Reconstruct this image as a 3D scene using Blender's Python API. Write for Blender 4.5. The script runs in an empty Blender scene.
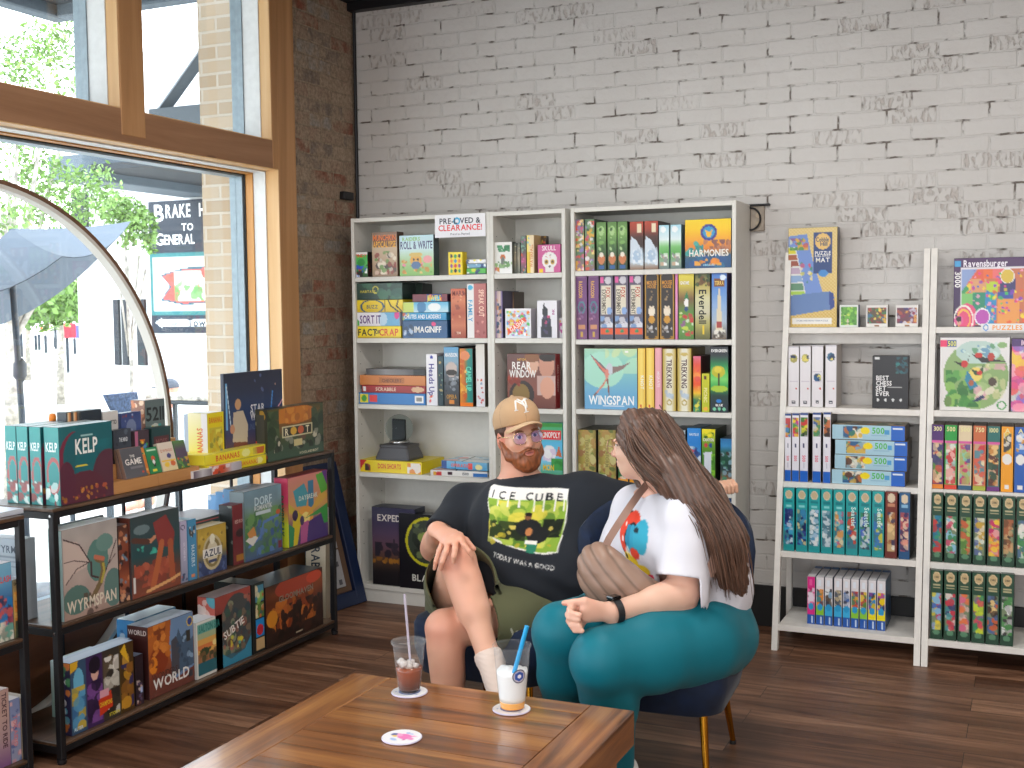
import bpy, math, random
import numpy as np
from mathutils import Vector, Matrix
PI = math.pi
scene = bpy.context.scene
col = scene.collection
# ---------------------------------------------------------------- camera
CAM = np.array([3.401, -5.566, 1.545]); YAW, PITCH, ROLL, F = -.42, -.065, -.011, 1166.7
_f = np.array([math.sin(YAW)*math.cos(PITCH), math.cos(YAW)*math.cos(PITCH), math.sin(PITCH)])
_r = np.array([math.cos(YAW), -math.sin(YAW), 0]); _u = np.cross(_r, _f)
_r, _u = _r*math.cos(ROLL)+_u*math.sin(ROLL), -_r*math.sin(ROLL)+_u*math.cos(ROLL)
def at(px, py, ax, val):
    """the point of the world plane ax = val that the photograph shows at (px, py)"""
    d = _f + _r*(px-512)/F - _u*(py-384)/F
    i = 'xyz'.index(ax); t = (val-CAM[i])/d[i]
    return CAM + t*d
cd = bpy.data.cameras.new('camera'); cam = bpy.data.objects.new('camera', cd); col.objects.link(cam)
cam.matrix_world = Matrix(((_r[0], _u[0], -_f[0], CAM[0]), (_r[1], _u[1], -_f[1], CAM[1]), (_r[2], _u[2], -_f[2], CAM[2]), (0, 0, 0, 1)))
cd.sensor_width = 36; cd.lens = 36*F/1024; cd.clip_end = 300; cd.clip_start = .05
scene.camera = cam
# ---------------------------------------------------------------- colour
def lin(v):
    v = np.asarray(v, float); return np.where(v <= .04045, v/12.92, ((v+.055)/1.055)**2.4)
def hx(s):
    if not isinstance(s, str): return np.array(s, float)
    s = s.lstrip('#')
    if len(s) == 3: s = ''.join(c*2 for c in s)
    return np.array([int(s[i:i+2], 16)/255 for i in (0, 2, 4)])
def L4(s): return tuple(float(a) for a in lin(hx(s))) + (1.,)
# ---------------------------------------------------------------- materials
def newmat(name):
    m = bpy.data.materials.new(name); m.use_nodes = True
    nt = m.node_tree; b = nt.nodes['Principled BSDF']; return m, nt, b
def N(nt, typ, **kw):
    n = nt.nodes.new(typ)
    for k, v in kw.items():
        if k.startswith('i_'):
            k = k[2:]; k = int(k) if k.isdigit() else k.replace('_', ' ')
            n.inputs[k].default_value = v
        else: setattr(n, k, v)
    return n
def ramp(nt, stops, interp='LINEAR'):
    n = nt.nodes.new('ShaderNodeValToRGB'); cr = n.color_ramp; cr.interpolation = interp
    while len(cr.elements) < len(stops): cr.elements.new(.5)
    for e, (p, c) in zip(cr.elements, stops):
        e.position = p; e.color = L4(c) if isinstance(c, str) else (c, c, c, 1)
    return n
def mixc(nt, fac, a, b, mode='MIX'):
    n = N(nt, 'ShaderNodeMix', data_type='RGBA', blend_type=mode); lk = nt.links.new
    for s, v in ((n.inputs[0], fac), (n.inputs[6], a), (n.inputs[7], b)):
        if isinstance(v, bpy.types.NodeSocket): lk(v, s)
        elif isinstance(v, str): s.default_value = L4(v)
        else: s.default_value = v
    return n.outputs[2]
def simple(name, c, rough=.5, metal=0., noise=0., nscale=30, bump=0., coat=0., sheen=0., spec=.5):
    m, nt, b = newmat(name); lk = nt.links.new
    b.inputs['Roughness'].default_value = rough; b.inputs['Metallic'].default_value = metal
    b.inputs['Coat Weight'].default_value = coat; b.inputs['Specular IOR Level'].default_value = spec
    if sheen: b.inputs['Sheen Weight'].default_value = sheen; b.inputs['Sheen Roughness'].default_value = .4
    tc = N(nt, 'ShaderNodeTexCoord'); nz = N(nt, 'ShaderNodeTexNoise', i_Scale=nscale, i_Detail=4.)
    lk(tc.outputs['Object'], nz.inputs['Vector'])
    h = hx(c); a = np.clip(h*(1-noise), 0, 1); d = np.clip(h*(1+noise), 0, 1)
    r = ramp(nt, ((.3, '#000000'), (.7, '#ffffff')))
    r.color_ramp.elements[0].color = (*lin(a), 1); r.color_ramp.elements[1].color = (*lin(d), 1)
    lk(nz.outputs['Fac'], r.inputs['Fac']); lk(r.outputs['Color'], b.inputs['Base Color'])
    if bump:
        bp = N(nt, 'ShaderNodeBump', i_Strength=bump, i_Distance=.003); lk(nz.outputs['Fac'], bp.inputs['Height']); lk(bp.outputs['Normal'], b.inputs['Normal'])
    return m
def attrmat(name, rough=.4, coat=0., bump=0., sheen=0., bscale=400, spec=.5, sss=0.):
    m, nt, b = newmat(name); lk = nt.links.new
    a = N(nt, 'ShaderNodeAttribute', attribute_name='Col'); lk(a.outputs['Color'], b.inputs['Base Color'])
    b.inputs['Roughness'].default_value = rough; b.inputs['Coat Weight'].default_value = coat; b.inputs['Coat Roughness'].default_value = .15
    b.inputs['Specular IOR Level'].default_value = spec
    if sheen: b.inputs['Sheen Weight'].default_value = sheen
    if sss:
        b.inputs['Subsurface Weight'].default_value = sss; b.inputs['Subsurface Radius'].default_value = (.012, .005, .003); b.inputs['Subsurface Scale'].default_value = 1.
    if bump:
        tc = N(nt, 'ShaderNodeTexCoord'); nz = N(nt, 'ShaderNodeTexNoise', i_Scale=bscale, i_Detail=3.)
        lk(tc.outputs['Object'], nz.inputs['Vector'])
        bp = N(nt, 'ShaderNodeBump', i_Strength=bump, i_Distance=.002); lk(nz.outputs['Fac'], bp.inputs['Height']); lk(bp.outputs['Normal'], b.inputs['Normal'])
    return m
def woodmat(name, c1, c2, c3, axis='X', scale=1., rough=.4, coat=0., knots=None, spec=.5):
    """grain running along the given object axis"""
    m, nt, b = newmat(name); lk = nt.links.new
    tc = N(nt, 'ShaderNodeTexCoord'); mp = N(nt, 'ShaderNodeMapping')
    s = {'X': (1.2, 22, 22), 'Y': (22, 1.2, 22), 'Z': (22, 22, 1.2)}[axis]
    mp.inputs['Scale'].default_value = tuple(v*scale for v in s)
    lk(tc.outputs['Object'], mp.inputs['Vector'])
    nz = N(nt, 'ShaderNodeTexNoise', i_Scale=1., i_Detail=6., i_Distortion=.6, i_Roughness=.65); lk(mp.outputs['Vector'], nz.inputs['Vector'])
    r = ramp(nt, ((.3, c1), (.5, c2), (.68, c3))); lk(nz.outputs['Fac'], r.inputs['Fac']); out = r.outputs['Color']
    if knots:
        mk = N(nt, 'ShaderNodeMapping'); mk.inputs['Scale'].default_value = {'X': (2.2, 7, 7), 'Y': (7, 2.2, 7), 'Z': (7, 7, 2.2)}[axis]
        lk(tc.outputs['Object'], mk.inputs['Vector'])
        vo = N(nt, 'ShaderNodeTexVoronoi', i_Scale=1.); lk(mk.outputs['Vector'], vo.inputs['Vector'])
        rk = ramp(nt, ((.06, 1.), (.13, 0.))); lk(vo.outputs['Distance'], rk.inputs['Fac'])
        out = mixc(nt, rk.outputs['Color'], out, knots)
    lk(out, b.inputs['Base Color'])
    b.inputs['Roughness'].default_value = rough; b.inputs['Coat Weight'].default_value = coat; b.inputs['Coat Roughness'].default_value = .12; b.inputs['Specular IOR Level'].default_value = spec
    bp = N(nt, 'ShaderNodeBump', i_Strength=.15, i_Distance=.002); lk(nz.outputs['Fac'], bp.inputs['Height']); lk(bp.outputs['Normal'], b.inputs['Normal'])
    return m
M = {}
M['print'] = attrmat('printed_card', rough=.32, spec=.5)
M['paint'] = attrmat('painted_surface', rough=.6)
M['white'] = simple('white_laminate', '#dddbd4', .45, noise=.01)
M['whitepaint'] = simple('white_painted_wood', '#e6e2dc', .5, noise=.02)
M['blackmetal'] = simple('black_powder_coat', '#1d1c1f', .45, metal=.3, noise=.08, nscale=200, bump=.05)
M['chrome'] = simple('bolt_steel', '#b0b0b0', .25, metal=1.)
M['gold'] = simple('polished_brass', '#c98f2c', .18, metal=1.)
M['velvet'] = simple('navy_velvet', '#041a36', .8, noise=.15, nscale=25, bump=.1, sheen=.08)
M['shelfwood'] = woodmat('dark_shelf_board', '#3a2a20', '#57402f', '#6d5340', 'Y', rough=.35, coat=.3)
M['pine_y'] = woodmat('stained_pine_rail_shaded', '#845c3f', '#9c7150', '#ae8260', 'Y', .35, rough=.55, knots='#3b1f10')  # same pine as the posts, darkened to carry its backlit shade
M['pine_z'] = woodmat('stained_pine_post', '#a8794c', '#bf8d5d', '#cb9b6b', 'Z', .35, rough=.55, knots='#3b1f10')
M['palepine'] = woodmat('pale_pine', '#cfa068', '#dab07a', '#e2bd8c', 'Z', .4, rough=.5)
M['whitetrim'] = simple('white_window_trim', '#dfe2e2', .5, noise=.02)
M['greyframe'] = simple('grey_aluminium', '#8fa0aa', .4, metal=.1, noise=.05)
M['blackrubber'] = simple('black_gasket', '#1a1714', .6)
M['riser'] = woodmat('bamboo_riser', '#a9713c', '#bb8550', '#c8945e', 'Y', .5, rough=.5)
# ---------------------------------------------------------------- mesh builder
class MB:
    def __init__(s): s.v = []; s.f = []; s.m = []; s.c = []; s.n = 0; s.smooth = False
    def add(s, verts, faces, mi=0, colr=None):
        o = s.n; verts = [tuple(map(float, p)) for p in verts]; s.v += verts; s.n += len(verts)
        s.f += [tuple(i+o for i in f) for f in faces]; s.m += [mi]*len(faces)
        if colr is None: cc = [(1., 1., 1., 1.)]*len(verts)
        elif len(colr) == len(verts) and hasattr(colr[0], '__len__') and not isinstance(colr, str): cc = [tuple(map(float, c[:3]))+(1.,) for c in colr]
        else: cc = [L4(colr)]*len(verts)
        s.c += cc; return s
    def box(s, x0, x1, y0, y1, z0, z1, mi=0, c=None, bev=0.):
        x0, x1 = min(x0, x1), max(x0, x1); y0, y1 = min(y0, y1), max(y0, y1); z0, z1 = min(z0, z1), max(z0, z1)
        b = min(bev, (x1-x0)*.45, (y1-y0)*.45, (z1-z0)*.45)
        if b <= 0:
            V = [(x, y, z) for z in (z0, z1) for y in (y0, y1) for x in (x0, x1)]
            Fc = [(0, 2, 3, 1), (4, 5, 7, 6), (0, 1, 5, 4), (2, 6, 7, 3), (0, 4, 6, 2), (1, 3, 7, 5)]
            return s.add(V, Fc, mi, c)
        lo = (x0, y0, z0); hi = (x1, y1, z1); V = []; idx = {}
        for cx in (0, 1):
            for cy in (0, 1):
                for cz in (0, 1):
                    cn = (cx, cy, cz)
                    for a in range(3):     # vertex lying on the face with normal axis a
                        p = [0, 0, 0]
                        for k in range(3):
                            base = hi[k] if cn[k] else lo[k]
                            p[k] = base if k == a else (base-b if cn[k] else base+b)
                        idx[(cn, a)] = len(V); V.append(tuple(p))
        Fc = []
        for a in range(3):
            o = [k for k in range(3) if k != a]
            for sgn in (0, 1):
                q = []
                for (i, j) in ((0, 0), (1, 0), (1, 1), (0, 1)):
                    cn = [0, 0, 0]; cn[a] = sgn; cn[o[0]] = i; cn[o[1]] = j; q.append(idx[(tuple(cn), a)])
                Fc.append(q)
        for a in range(3):                 # edge along axis a
            o = [k for k in range(3) if k != a]
            for i in (0, 1):
                for j in (0, 1):
                    A = [0, 0, 0]; A[o[0]] = i; A[o[1]] = j; B = list(A); B[a] = 1
                    A, B = tuple(A), tuple(B)
                    Fc.append([idx[(A, o[0])], idx[(B, o[0])], idx[(B, o[1])], idx[(A, o[1])]])
        for cx in (0, 1):
            for cy in (0, 1):
                for cz in (0, 1):
                    Fc.append([idx[((cx, cy, cz), a)] for a in range(3)])
        ce = np.array([(x0+x1)/2, (y0+y1)/2, (z0+z1)/2]); out = []
        for f in Fc:
            P = [np.array(V[i]) for i in f]; n = np.cross(P[1]-P[0], P[2]-P[0])
            if n @ (sum(P)/len(P)-ce) < 0: f = f[::-1]
            out.append(tuple(f))
        return s.add(V, out, mi, c)
    def tube(s, pts, rad, seg=10, mi=0, c=None, cap=True):
        pts = [np.array(p, float) for p in pts]; n = len(pts)
        rad = [rad]*n if not hasattr(rad, '__len__') else rad
        up = None; V = []
        for i, p in enumerate(pts):
            t = pts[min(i+1, n-1)]-pts[max(i-1, 0)]; t = t/(np.linalg.norm(t)+1e-9)
            if up is None:
                up = np.array([0, 0, 1.]) if abs(t[2]) < .9 else np.array([1., 0, 0])
            a = np.cross(t, up); a /= np.linalg.norm(a)+1e-9; b = np.cross(a, t); up = b
            for k in range(seg):
                th = 2*PI*k/seg; V.append(p+rad[i]*(a*math.cos(th)+b*math.sin(th)))
        Fc = [(i*seg+k, i*seg+(k+1) % seg, (i+1)*seg+(k+1) % seg, (i+1)*seg+k) for i in range(n-1) for k in range(seg)]
        if cap: Fc += [tuple(range(seg))[::-1], tuple((n-1)*seg+k for k in range(seg))]
        return s.add(V, Fc, mi, c)
    def lathe(s, prof, seg=32, mi=0, c=None, o=(0, 0, 0), close=False):
        V = [(o[0]+r*math.cos(2*PI*k/seg), o[1]+r*math.sin(2*PI*k/seg), o[2]+z) for r, z in prof for k in range(seg)]
        n = len(prof)
        Fc = [(i*seg+k, i*seg+(k+1) % seg, (i+1)*seg+(k+1) % seg, (i+1)*seg+k) for i in range(n-1) for k in range(seg)]
        if close: Fc += [((n-1)*seg+k, (n-1)*seg+(k+1) % seg, (k+1) % seg, k) for k in range(seg)]
        return s.add(V, Fc, mi, c)
    def prism(s, poly, axis, a, b, mi=0, c=None):
        """polygon in the two other axes, extruded along axis from a to b"""
        k = 'xyz'.index(axis); n = len(poly)
        def P(p, t): q = list(p); q.insert(k, t); return q
        V = [P(p, a) for p in poly]+[P(p, b) for p in poly]
        Fc = [tuple(range(n))[::-1], tuple(range(n, 2*n))]+[(i, (i+1) % n, n+(i+1) % n, n+i) for i in range(n)]
        return s.add(V, Fc, mi, c)
    def xform(s, mat):
        s.v = [tuple(mat @ Vector(p)) for p in s.v]; return s
    def build(s, name, mats, parent=None, smooth=False, loc=None, angle=None):
        me = bpy.data.meshes.new(name)
        me.from_pydata(s.v, [], s.f); me.update()
        if not isinstance(mats, (list, tuple)): mats = [mats]
        for m in mats: me.materials.append(m)
        me.polygons.foreach_set('material_index', s.m)
        ca = me.color_attributes.new('Col', 'FLOAT_COLOR', 'POINT'); ca.data.foreach_set('color', np.array(s.c, dtype=np.float32).ravel())
        if smooth or s.smooth:
            me.polygons.foreach_set('use_smooth', [True]*len(me.polygons))
            if angle: me.set_sharp_from_angle(angle=angle)
        o = bpy.data.objects.new(name, me); col.objects.link(o)
        if parent is not None: o.parent = parent
        if loc is not None: o.location = loc
        return o
def tag(o, label=None, cat=None, group=None, kind=None):
    if label: o['label'] = label
    if cat: o['category'] = cat
    if group: o['group'] = group
    if kind: o['kind'] = kind
    return o
def empty(name, loc, rz=0., label=None, cat=None, group=None):
    o = bpy.data.objects.new(name, None); o.empty_display_size = .05; col.objects.link(o)
    o.location = [float(a) for a in loc]; o.rotation_euler = (0, 0, rz); return tag(o, label, cat, group)
def struct(name, mb, mats, **k): return tag(mb.build(name, mats, **k), kind='structure')
def relocate(o, base):
    """move the mesh's origin to base without moving the mesh"""
    base = Vector([float(a) for a in base]); me = o.data
    me.transform(Matrix.Translation(-base)); o.location = base; return o
# ================================================================ room shell
CEIL = 3.2
def brickwall(name, axis, paint):
    m, nt, b = newmat(name); lk = nt.links.new
    tc = N(nt, 'ShaderNodeTexCoord'); sx = N(nt, 'ShaderNodeSeparateXYZ'); lk(tc.outputs['Object'], sx.inputs[0])
    cb = N(nt, 'ShaderNodeCombineXYZ'); lk(sx.outputs[axis], cb.inputs[0]); lk(sx.outputs['Z'], cb.inputs[1])
    n0 = N(nt, 'ShaderNodeTexNoise', i_Scale=7., i_Detail=3.); lk(tc.outputs['Object'], n0.inputs['Vector'])
    n0b = N(nt, 'ShaderNodeTexNoise', i_Scale=38., i_Detail=2.); lk(tc.outputs['Object'], n0b.inputs['Vector'])
    v1 = N(nt, 'ShaderNodeVectorMath', operation='MULTIPLY_ADD'); v1.inputs[1].default_value = (.016, .016, 0); lk(n0.outputs['Color'], v1.inputs[0]); lk(cb.outputs[0], v1.inputs[2])
    v2 = N(nt, 'ShaderNodeVectorMath', operation='MULTIPLY_ADD'); v2.inputs[1].default_value = (.007, .007, 0); lk(n0b.outputs['Color'], v2.inputs[0]); lk(v1.outputs[0], v2.inputs[2])
    br = N(nt, 'ShaderNodeTexBrick', i_Scale=1., i_Mortar_Size=.0055, i_Mortar_Smooth=.35, i_Bias=0., i_Brick_Width=.215, i_Row_Height=.0715)
    br.inputs['Color1'].default_value = (0, 0, 0, 1); br.inputs['Color2'].default_value = (1, 1, 1, 1); br.inputs['Mortar'].default_value = (.5, .5, .5, 1)
    lk(v2.outputs[0], br.inputs['Vector'])
    big = N(nt, 'ShaderNodeTexNoise', i_Scale=2.3, i_Detail=2.); lk(tc.outputs['Object'], big.inputs['Vector'])
    fine = N(nt, 'ShaderNodeTexNoise', i_Scale=60., i_Detail=6., i_Roughness=.7); lk(tc.outputs['Object'], fine.inputs['Vector'])
    mid = N(nt, 'ShaderNodeTexNoise', i_Scale=13., i_Detail=4.); lk(tc.outputs['Object'], mid.inputs['Vector'])
    if paint:
        # thick white paint; cracks of bare dark joint where the paint did not bridge
        gate = ramp(nt, ((.54, 0.), (.64, 1.))); lk(mid.outputs['Fac'], gate.inputs['Fac'])
        jm = ramp(nt, ((.55, 0.), (.95, 1.))); lk(br.outputs['Fac'], jm.inputs['Fac'])
        mul = N(nt, 'ShaderNodeMath', operation='MULTIPLY'); lk(gate.outputs['Color'], mul.inputs[0]); lk(jm.outputs['Color'], mul.inputs[1])
        # rough scarred patches on some bricks
        sel = ramp(nt, ((.80, 0.), (.84, 1.))); lk(br.outputs['Color'], sel.inputs['Fac'])
        pk = N(nt, 'ShaderNodeTexNoise', i_Scale=42., i_Detail=3.); 
        mp = N(nt, 'ShaderNodeMapping'); mp.inputs['Scale'].default_value = (1.3, 1.3, .5); lk(tc.outputs['Object'], mp.inputs[0]); lk(mp.outputs[0], pk.inputs['Vector'])
        pr = ramp(nt, ((.50, 0.), (.62, 1.))); lk(pk.outputs['Fac'], pr.inputs['Fac'])
        sc = N(nt, 'ShaderNodeMath', operation='MULTIPLY'); lk(sel.outputs['Color'], sc.inputs[0]); lk(pr.outputs['Color'], sc.inputs[1])
        base = mixc(nt, big.outputs['Fac'], '#c4c0bc', '#d4d1ce')
        sc2 = N(nt, 'ShaderNodeMath', operation='MULTIPLY', i_1=.40); lk(sc.outputs[0], sc2.inputs[0])
        c1 = mixc(nt, sc2.outputs[0], base, '#a08e84')
        # small chips
        vo = N(nt, 'ShaderNodeTexVoronoi', i_Scale=7.); lk(tc.outputs['Object'], vo.inputs['Vector'])
        ch = ramp(nt, ((.05, 1.), (.085, 0.))); lk(vo.outputs['Distance'], ch.inputs['Fac'])
        mx = N(nt, 'ShaderNodeMath', operation='MAXIMUM'); lk(mul.outputs[0], mx.inputs[0])
        cg = N(nt, 'ShaderNodeMath', operation='MULTIPLY'); lk(ch.outputs['Color'], cg.inputs[0]); lk(jm.outputs['Color'], cg.inputs[1]); lk(cg.outputs[0], mx.inputs[1])
        c2 = mixc(nt, mx.outputs[0], c1, '#6c625a')
        lk(c2, b.inputs['Base Color']); b.inputs['Roughness'].default_value = .5
        h1 = N(nt, 'ShaderNodeMath', operation='MULTIPLY_ADD', i_1=-.28); lk(br.outputs['Fac'], h1.inputs[0])
        h0 = N(nt, 'ShaderNodeMath', operation='MULTIPLY', i_1=.16); lk(fine.outputs['Fac'], h0.inputs[0]); 
        h00 = N(nt, 'ShaderNodeMath', operation='MULTIPLY_ADD', i_1=.5); lk(mid.outputs['Fac'], h00.inputs[0]); lk(h0.outputs[0], h00.inputs[2]); lk(h00.outputs[0], h1.inputs[2])
        h2 = N(nt, 'ShaderNodeMath', operation='MULTIPLY_ADD', i_1=-.5); lk(sc.outputs[0], h2.inputs[0]); lk(h1.outputs[0], h2.inputs[2])
        h3 = N(nt, 'ShaderNodeMath', operation='MULTIPLY_ADD', i_1=-.9); lk(mx.outputs[0], h3.inputs[0]); lk(h2.outputs[0], h3.inputs[2])
        bp = N(nt, 'ShaderNodeBump', i_Strength=.75, i_Distance=.012); lk(h3.outputs[0], bp.inputs['Height']); lk(bp.outputs['Normal'], b.inputs['Normal'])
    else:
        r = ramp(nt, ((0., '#a8907c'), (.22, '#96604c'), (.38, '#b09480'), (.55, '#8a7c72'), (.7, '#b8a28c'), (.84, '#a0604a'), (.93, '#a8a29a'), (1., '#b0906e')), 'CONSTANT'); lk(br.outputs['Color'], r.inputs['Fac'])
        fr = ramp(nt, ((.35, 0.), (.62, 1.))); lk(mid.outputs['Fac'], fr.inputs['Fac'])
        c1 = mixc(nt, fr.outputs['Color'], r.outputs['Color'], '#b39e88')
        jm = ramp(nt, ((.1, 0.), (.6, 1.))); lk(br.outputs['Fac'], jm.inputs['Fac'])
        c2 = mixc(nt, jm.outputs['Color'], c1, '#ac9a84')
        mf = ramp(nt, ((.4, '#a89c90'), (.65, '#ffffff'))); lk(fine.outputs['Fac'], mf.inputs['Fac'])
        c3 = mixc(nt, .65, c2, mf.outputs['Color'], 'MULTIPLY')
        vo = N(nt, 'ShaderNodeTexVoronoi', i_Scale=2.6); lk(tc.outputs['Object'], vo.inputs['Vector'])
        ch = ramp(nt, ((.08, .9), (.11, 0.))); lk(vo.outputs['Distance'], ch.inputs['Fac'])
        c4 = mixc(nt, ch.outputs['Color'], c3, '#23211f')
        lk(c4, b.inputs['Base Color']); b.inputs['Roughness'].default_value = .85
        h1 = N(nt, 'ShaderNodeMath', operation='MULTIPLY_ADD', i_1=-.6); lk(br.outputs['Fac'], h1.inputs[0]); lk(fine.outputs['Fac'], h1.inputs[2])
        bp = N(nt, 'ShaderNodeBump', i_Strength=.8, i_Distance=.012); lk(h1.outputs[0], bp.inputs['Height']); lk(bp.outputs['Normal'], b.inputs['Normal'])
    return m
def floor_mat():
    m, nt, b = newmat('dark_plank_floor'); lk = nt.links.new
    tc = N(nt, 'ShaderNodeTexCoord')
    mr = N(nt, 'ShaderNodeMapping'); lk(tc.outputs['Object'], mr.inputs[0])
    br = N(nt, 'ShaderNodeTexBrick', i_Scale=1., i_Mortar_Size=.0012, i_Mortar_Smooth=.2, i_Brick_Width=1.22, i_Row_Height=.15)
    br.offset = .37
    br.inputs['Color1'].default_value = (0, 0, 0, 1); br.inputs['Color2'].default_value = (1, 1, 1, 1); br.inputs['Mortar'].default_value = (.5, .5, .5, 1)
    lk(mr.outputs[0], br.inputs['Vector'])
    mp = N(nt, 'ShaderNodeMapping'); mp.inputs['Scale'].default_value = (1.6, 17, 1); lk(tc.outputs['Object'], mp.inputs[0])
    off = N(nt, 'ShaderNodeVectorMath', operation='MULTIPLY_ADD'); off.inputs[1].default_value = (7, 9, 0); lk(br.outputs['Color'], off.inputs[0]); lk(mp.outputs[0], off.inputs[2])
    nz = N(nt, 'ShaderNodeTexNoise', i_Scale=1., i_Detail=7., i_Distortion=.9, i_Roughness=.62); lk(off.outputs[0], nz.inputs['Vector'])
    g = ramp(nt, ((.3, '#523729'), (.48, '#835f49'), (.62, '#a37a60'), (.74, '#bb9578'))); lk(nz.outputs['Fac'], g.inputs['Fac'])
    t = ramp(nt, ((0., '#a89a92'), (1., '#ffffff'))); lk(br.outputs['Color'], t.inputs['Fac'])
    c = mixc(nt, 1., g.outputs['Color'], t.outputs['Color'], 'MULTIPLY')
    c2 = mixc(nt, br.outputs['Fac'], c, '#1c120c')
    lk(c2, b.inputs['Base Color']); b.inputs['Roughness'].default_value = .42; b.inputs['Specular IOR Level'].default_value = .4
    bp = N(nt, 'ShaderNodeBump', i_Strength=.2, i_Distance=.002); lk(nz.outputs['Fac'], bp.inputs['Height']); lk(bp.outputs['Normal'], b.inputs['Normal'])
    return m
XR, YB = 7.0, -9.0
M['brick_white'] = brickwall('white_painted_brick', 'X', True)
M['brick_raw'] = brickwall('worn_exposed_brick', 'Y', False)
M['ceil'] = simple('black_ceiling_paint', '#15151a', .8, noise=.1)
M['plaster'] = simple('warm_white_plaster', '#cdc5ba', .8, noise=.02)
struct('floor', MB().box(-.25, XR, YB, .2, -.12, 0.), floor_mat())
struct('ceiling', MB().box(-.4, XR, YB, .2, CEIL, CEIL+.12), M['ceil'])
struct('wall_back', MB().box(-.3, XR, 0, .2, 0., CEIL-.005), M['brick_white'])
struct('wall_right', MB().box(XR, XR+.15, YB, .2, 0., CEIL), M['plaster'])
mb = MB(); mb.box(-.3, XR, YB-.15, YB, 0., .5); mb.box(-.3, XR, YB-.15, YB, 2.8, CEIL); mb.box(-.3, .8, YB-.15, YB, .5, 2.8); mb.box(6.2, XR, YB-.15, YB, .5, 2.8)  # the opening in this unseen wall is added to admit frontal daylight
struct('wall_front', mb, M['plaster'])
# left wall: brick pier up to the window, then the pine-clad window opening
struct('wall_left', MB().box(-.32, -.012, -.60, -.0, 0., CEIL-.003), M['brick_raw'])
# dark vertical pipe in the corner
struct('trim_1', MB().tube([(.004, -.012, 0), (.004, -.012, CEIL-.01)], .009, 8), M['blackmetal'])
struct('trim_2', MB().box(-.012, XR, -.06, -.001, CEIL-.045, CEIL-.002, bev=.003), M['blackmetal'])
struct('baseboard_back', MB().box(.0, XR, -.016, -.001, 0, .2, bev=.002), simple('black_baseboard', '#131214', .5))
WY0 = -.585      # right edge of the window's outer casing
def sill_wall():
    mb = MB(); mb.box(-.28, -.004, -8.9, WY0-.02, 0., .36); return mb
struct('wall_sill', sill_wall(), woodmat('brown_panel_boards', '#6d4228', '#7d4d30', '#8a5938', 'Y', .5, rough=.5))
mb = MB(); mb.box(-.28, -.001, -8.9, WY0-.01, 3.165, CEIL-.004); struct('trim_3', mb, M['pine_y'])
# window casing, posts and rails (thick pine)
ZL, ZU = 2.238, 2.374
YP = -.735
struct('trim_10', MB().box(-.055, .0, YP, WY0, 0., 3.165, bev=.003), M['pine_z'])
struct('trim_4', MB().box(-.055, .001, -.782, YP, ZL+.0, 3.165, bev=.002), M['pine_z'])
struct('trim_5', MB().box(-.055, -.001, -6.6, -.735, ZL, ZU, bev=.003), M['pine_y'])
for k, y in enumerate((-1.819, -2.95, -4.1, -5.2)):
    struct('trim_%d' % (6+k), MB().box(-.055, .002, y, y+.141, ZL+.03, 3.165, bev=.003), M['pine_z'])
# reveals of the big lower window: pale pine, white trim, honey pine stop, black gasket, grey frame
def jamb(name, yo, z0, z1, lower):
    """layers of the right jamb, stepping outward (x falls)"""
    L = []
    if lower: L = [('palepine', -.055, -.145, 0., .0), ('whitetrim', -.145, -.26, 0.004, .02), ('honey', -.26, -.30, .03, .06)]
    else: L = [('palepine', -.055, -.11, 0., 0.), ('whitetrim', -.11, -.25, .004, .0)]
    return L
M['honey'] = woodmat('honey_pine', '#b97b35', '#c98c44', '#d39c58', 'Z', .4, rough=.45)
Y2 = -6.5
def frame_ring(x0, x1, y0, y1, z0, z1, w, mi=0, mb=None, bottom=True):
    mb = mb or MB()
    mb.box(x0, x1, y1-w, y1, z0, z1, mi); mb.box(x0, x1, y0, y0+w, z0, z1, mi); mb.box(x0, x1, y0+w, y1-w, z1-w, z1, mi)
    if bottom: mb.box(x0, x1, y0+w, y1-w, z0, z0+w, mi)
    return mb
ya, yb = -6.5, YP
o = struct('window_1', frame_ring(-.076, -.003, ya, yb+.001, .36, ZL+.001, .004), M['palepine'])
def sub(name, mb, m, par): return tag(mb.build(name, m, parent=par))
sub('trim_board', frame_ring(-.148, -.077, ya, yb+.001, .36, ZL+.001, .010), M['whitetrim'], o)
sub('stop', frame_ring(-.191, -.149, ya, yb+.001, .36, ZL+.001, .016), M['honey'], o)
sub('gasket', frame_ring(-.203, -.192, ya, yb+.001, .36, ZL+.001, .020), M['blackrubber'], o)
sub('sash', frame_ring(-.279, -.204, ya, yb+.001, .36, ZL+.001, .028), M['greyframe'], o)
def glassmat():
    m, nt, b = newmat('window_glass'); lk = nt.links.new
    g = N(nt, 'ShaderNodeBsdfGlossy'); g.inputs['Roughness'].default_value = .02
    t = N(nt, 'ShaderNodeBsdfTransparent'); t.inputs['Color'].default_value = (.96, .98, .98, 1)
    fr = N(nt, 'ShaderNodeValue'); fr.outputs[0].default_value = .05; mx = N(nt, 'ShaderNodeMixShader')
    lk(fr.outputs[0], mx.inputs[0]); lk(t.outputs[0], mx.inputs[1]); lk(g.outputs[0], mx.inputs[2])
    lk(mx.outputs[0], nt.nodes['Material Output'].inputs['Surface']); return m
M['glass'] = glassmat()
sub('pane', MB().box(-.245, -.241, ya+.027, yb-.027, .387, ZL-.026), M['glass'], o)
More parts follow.
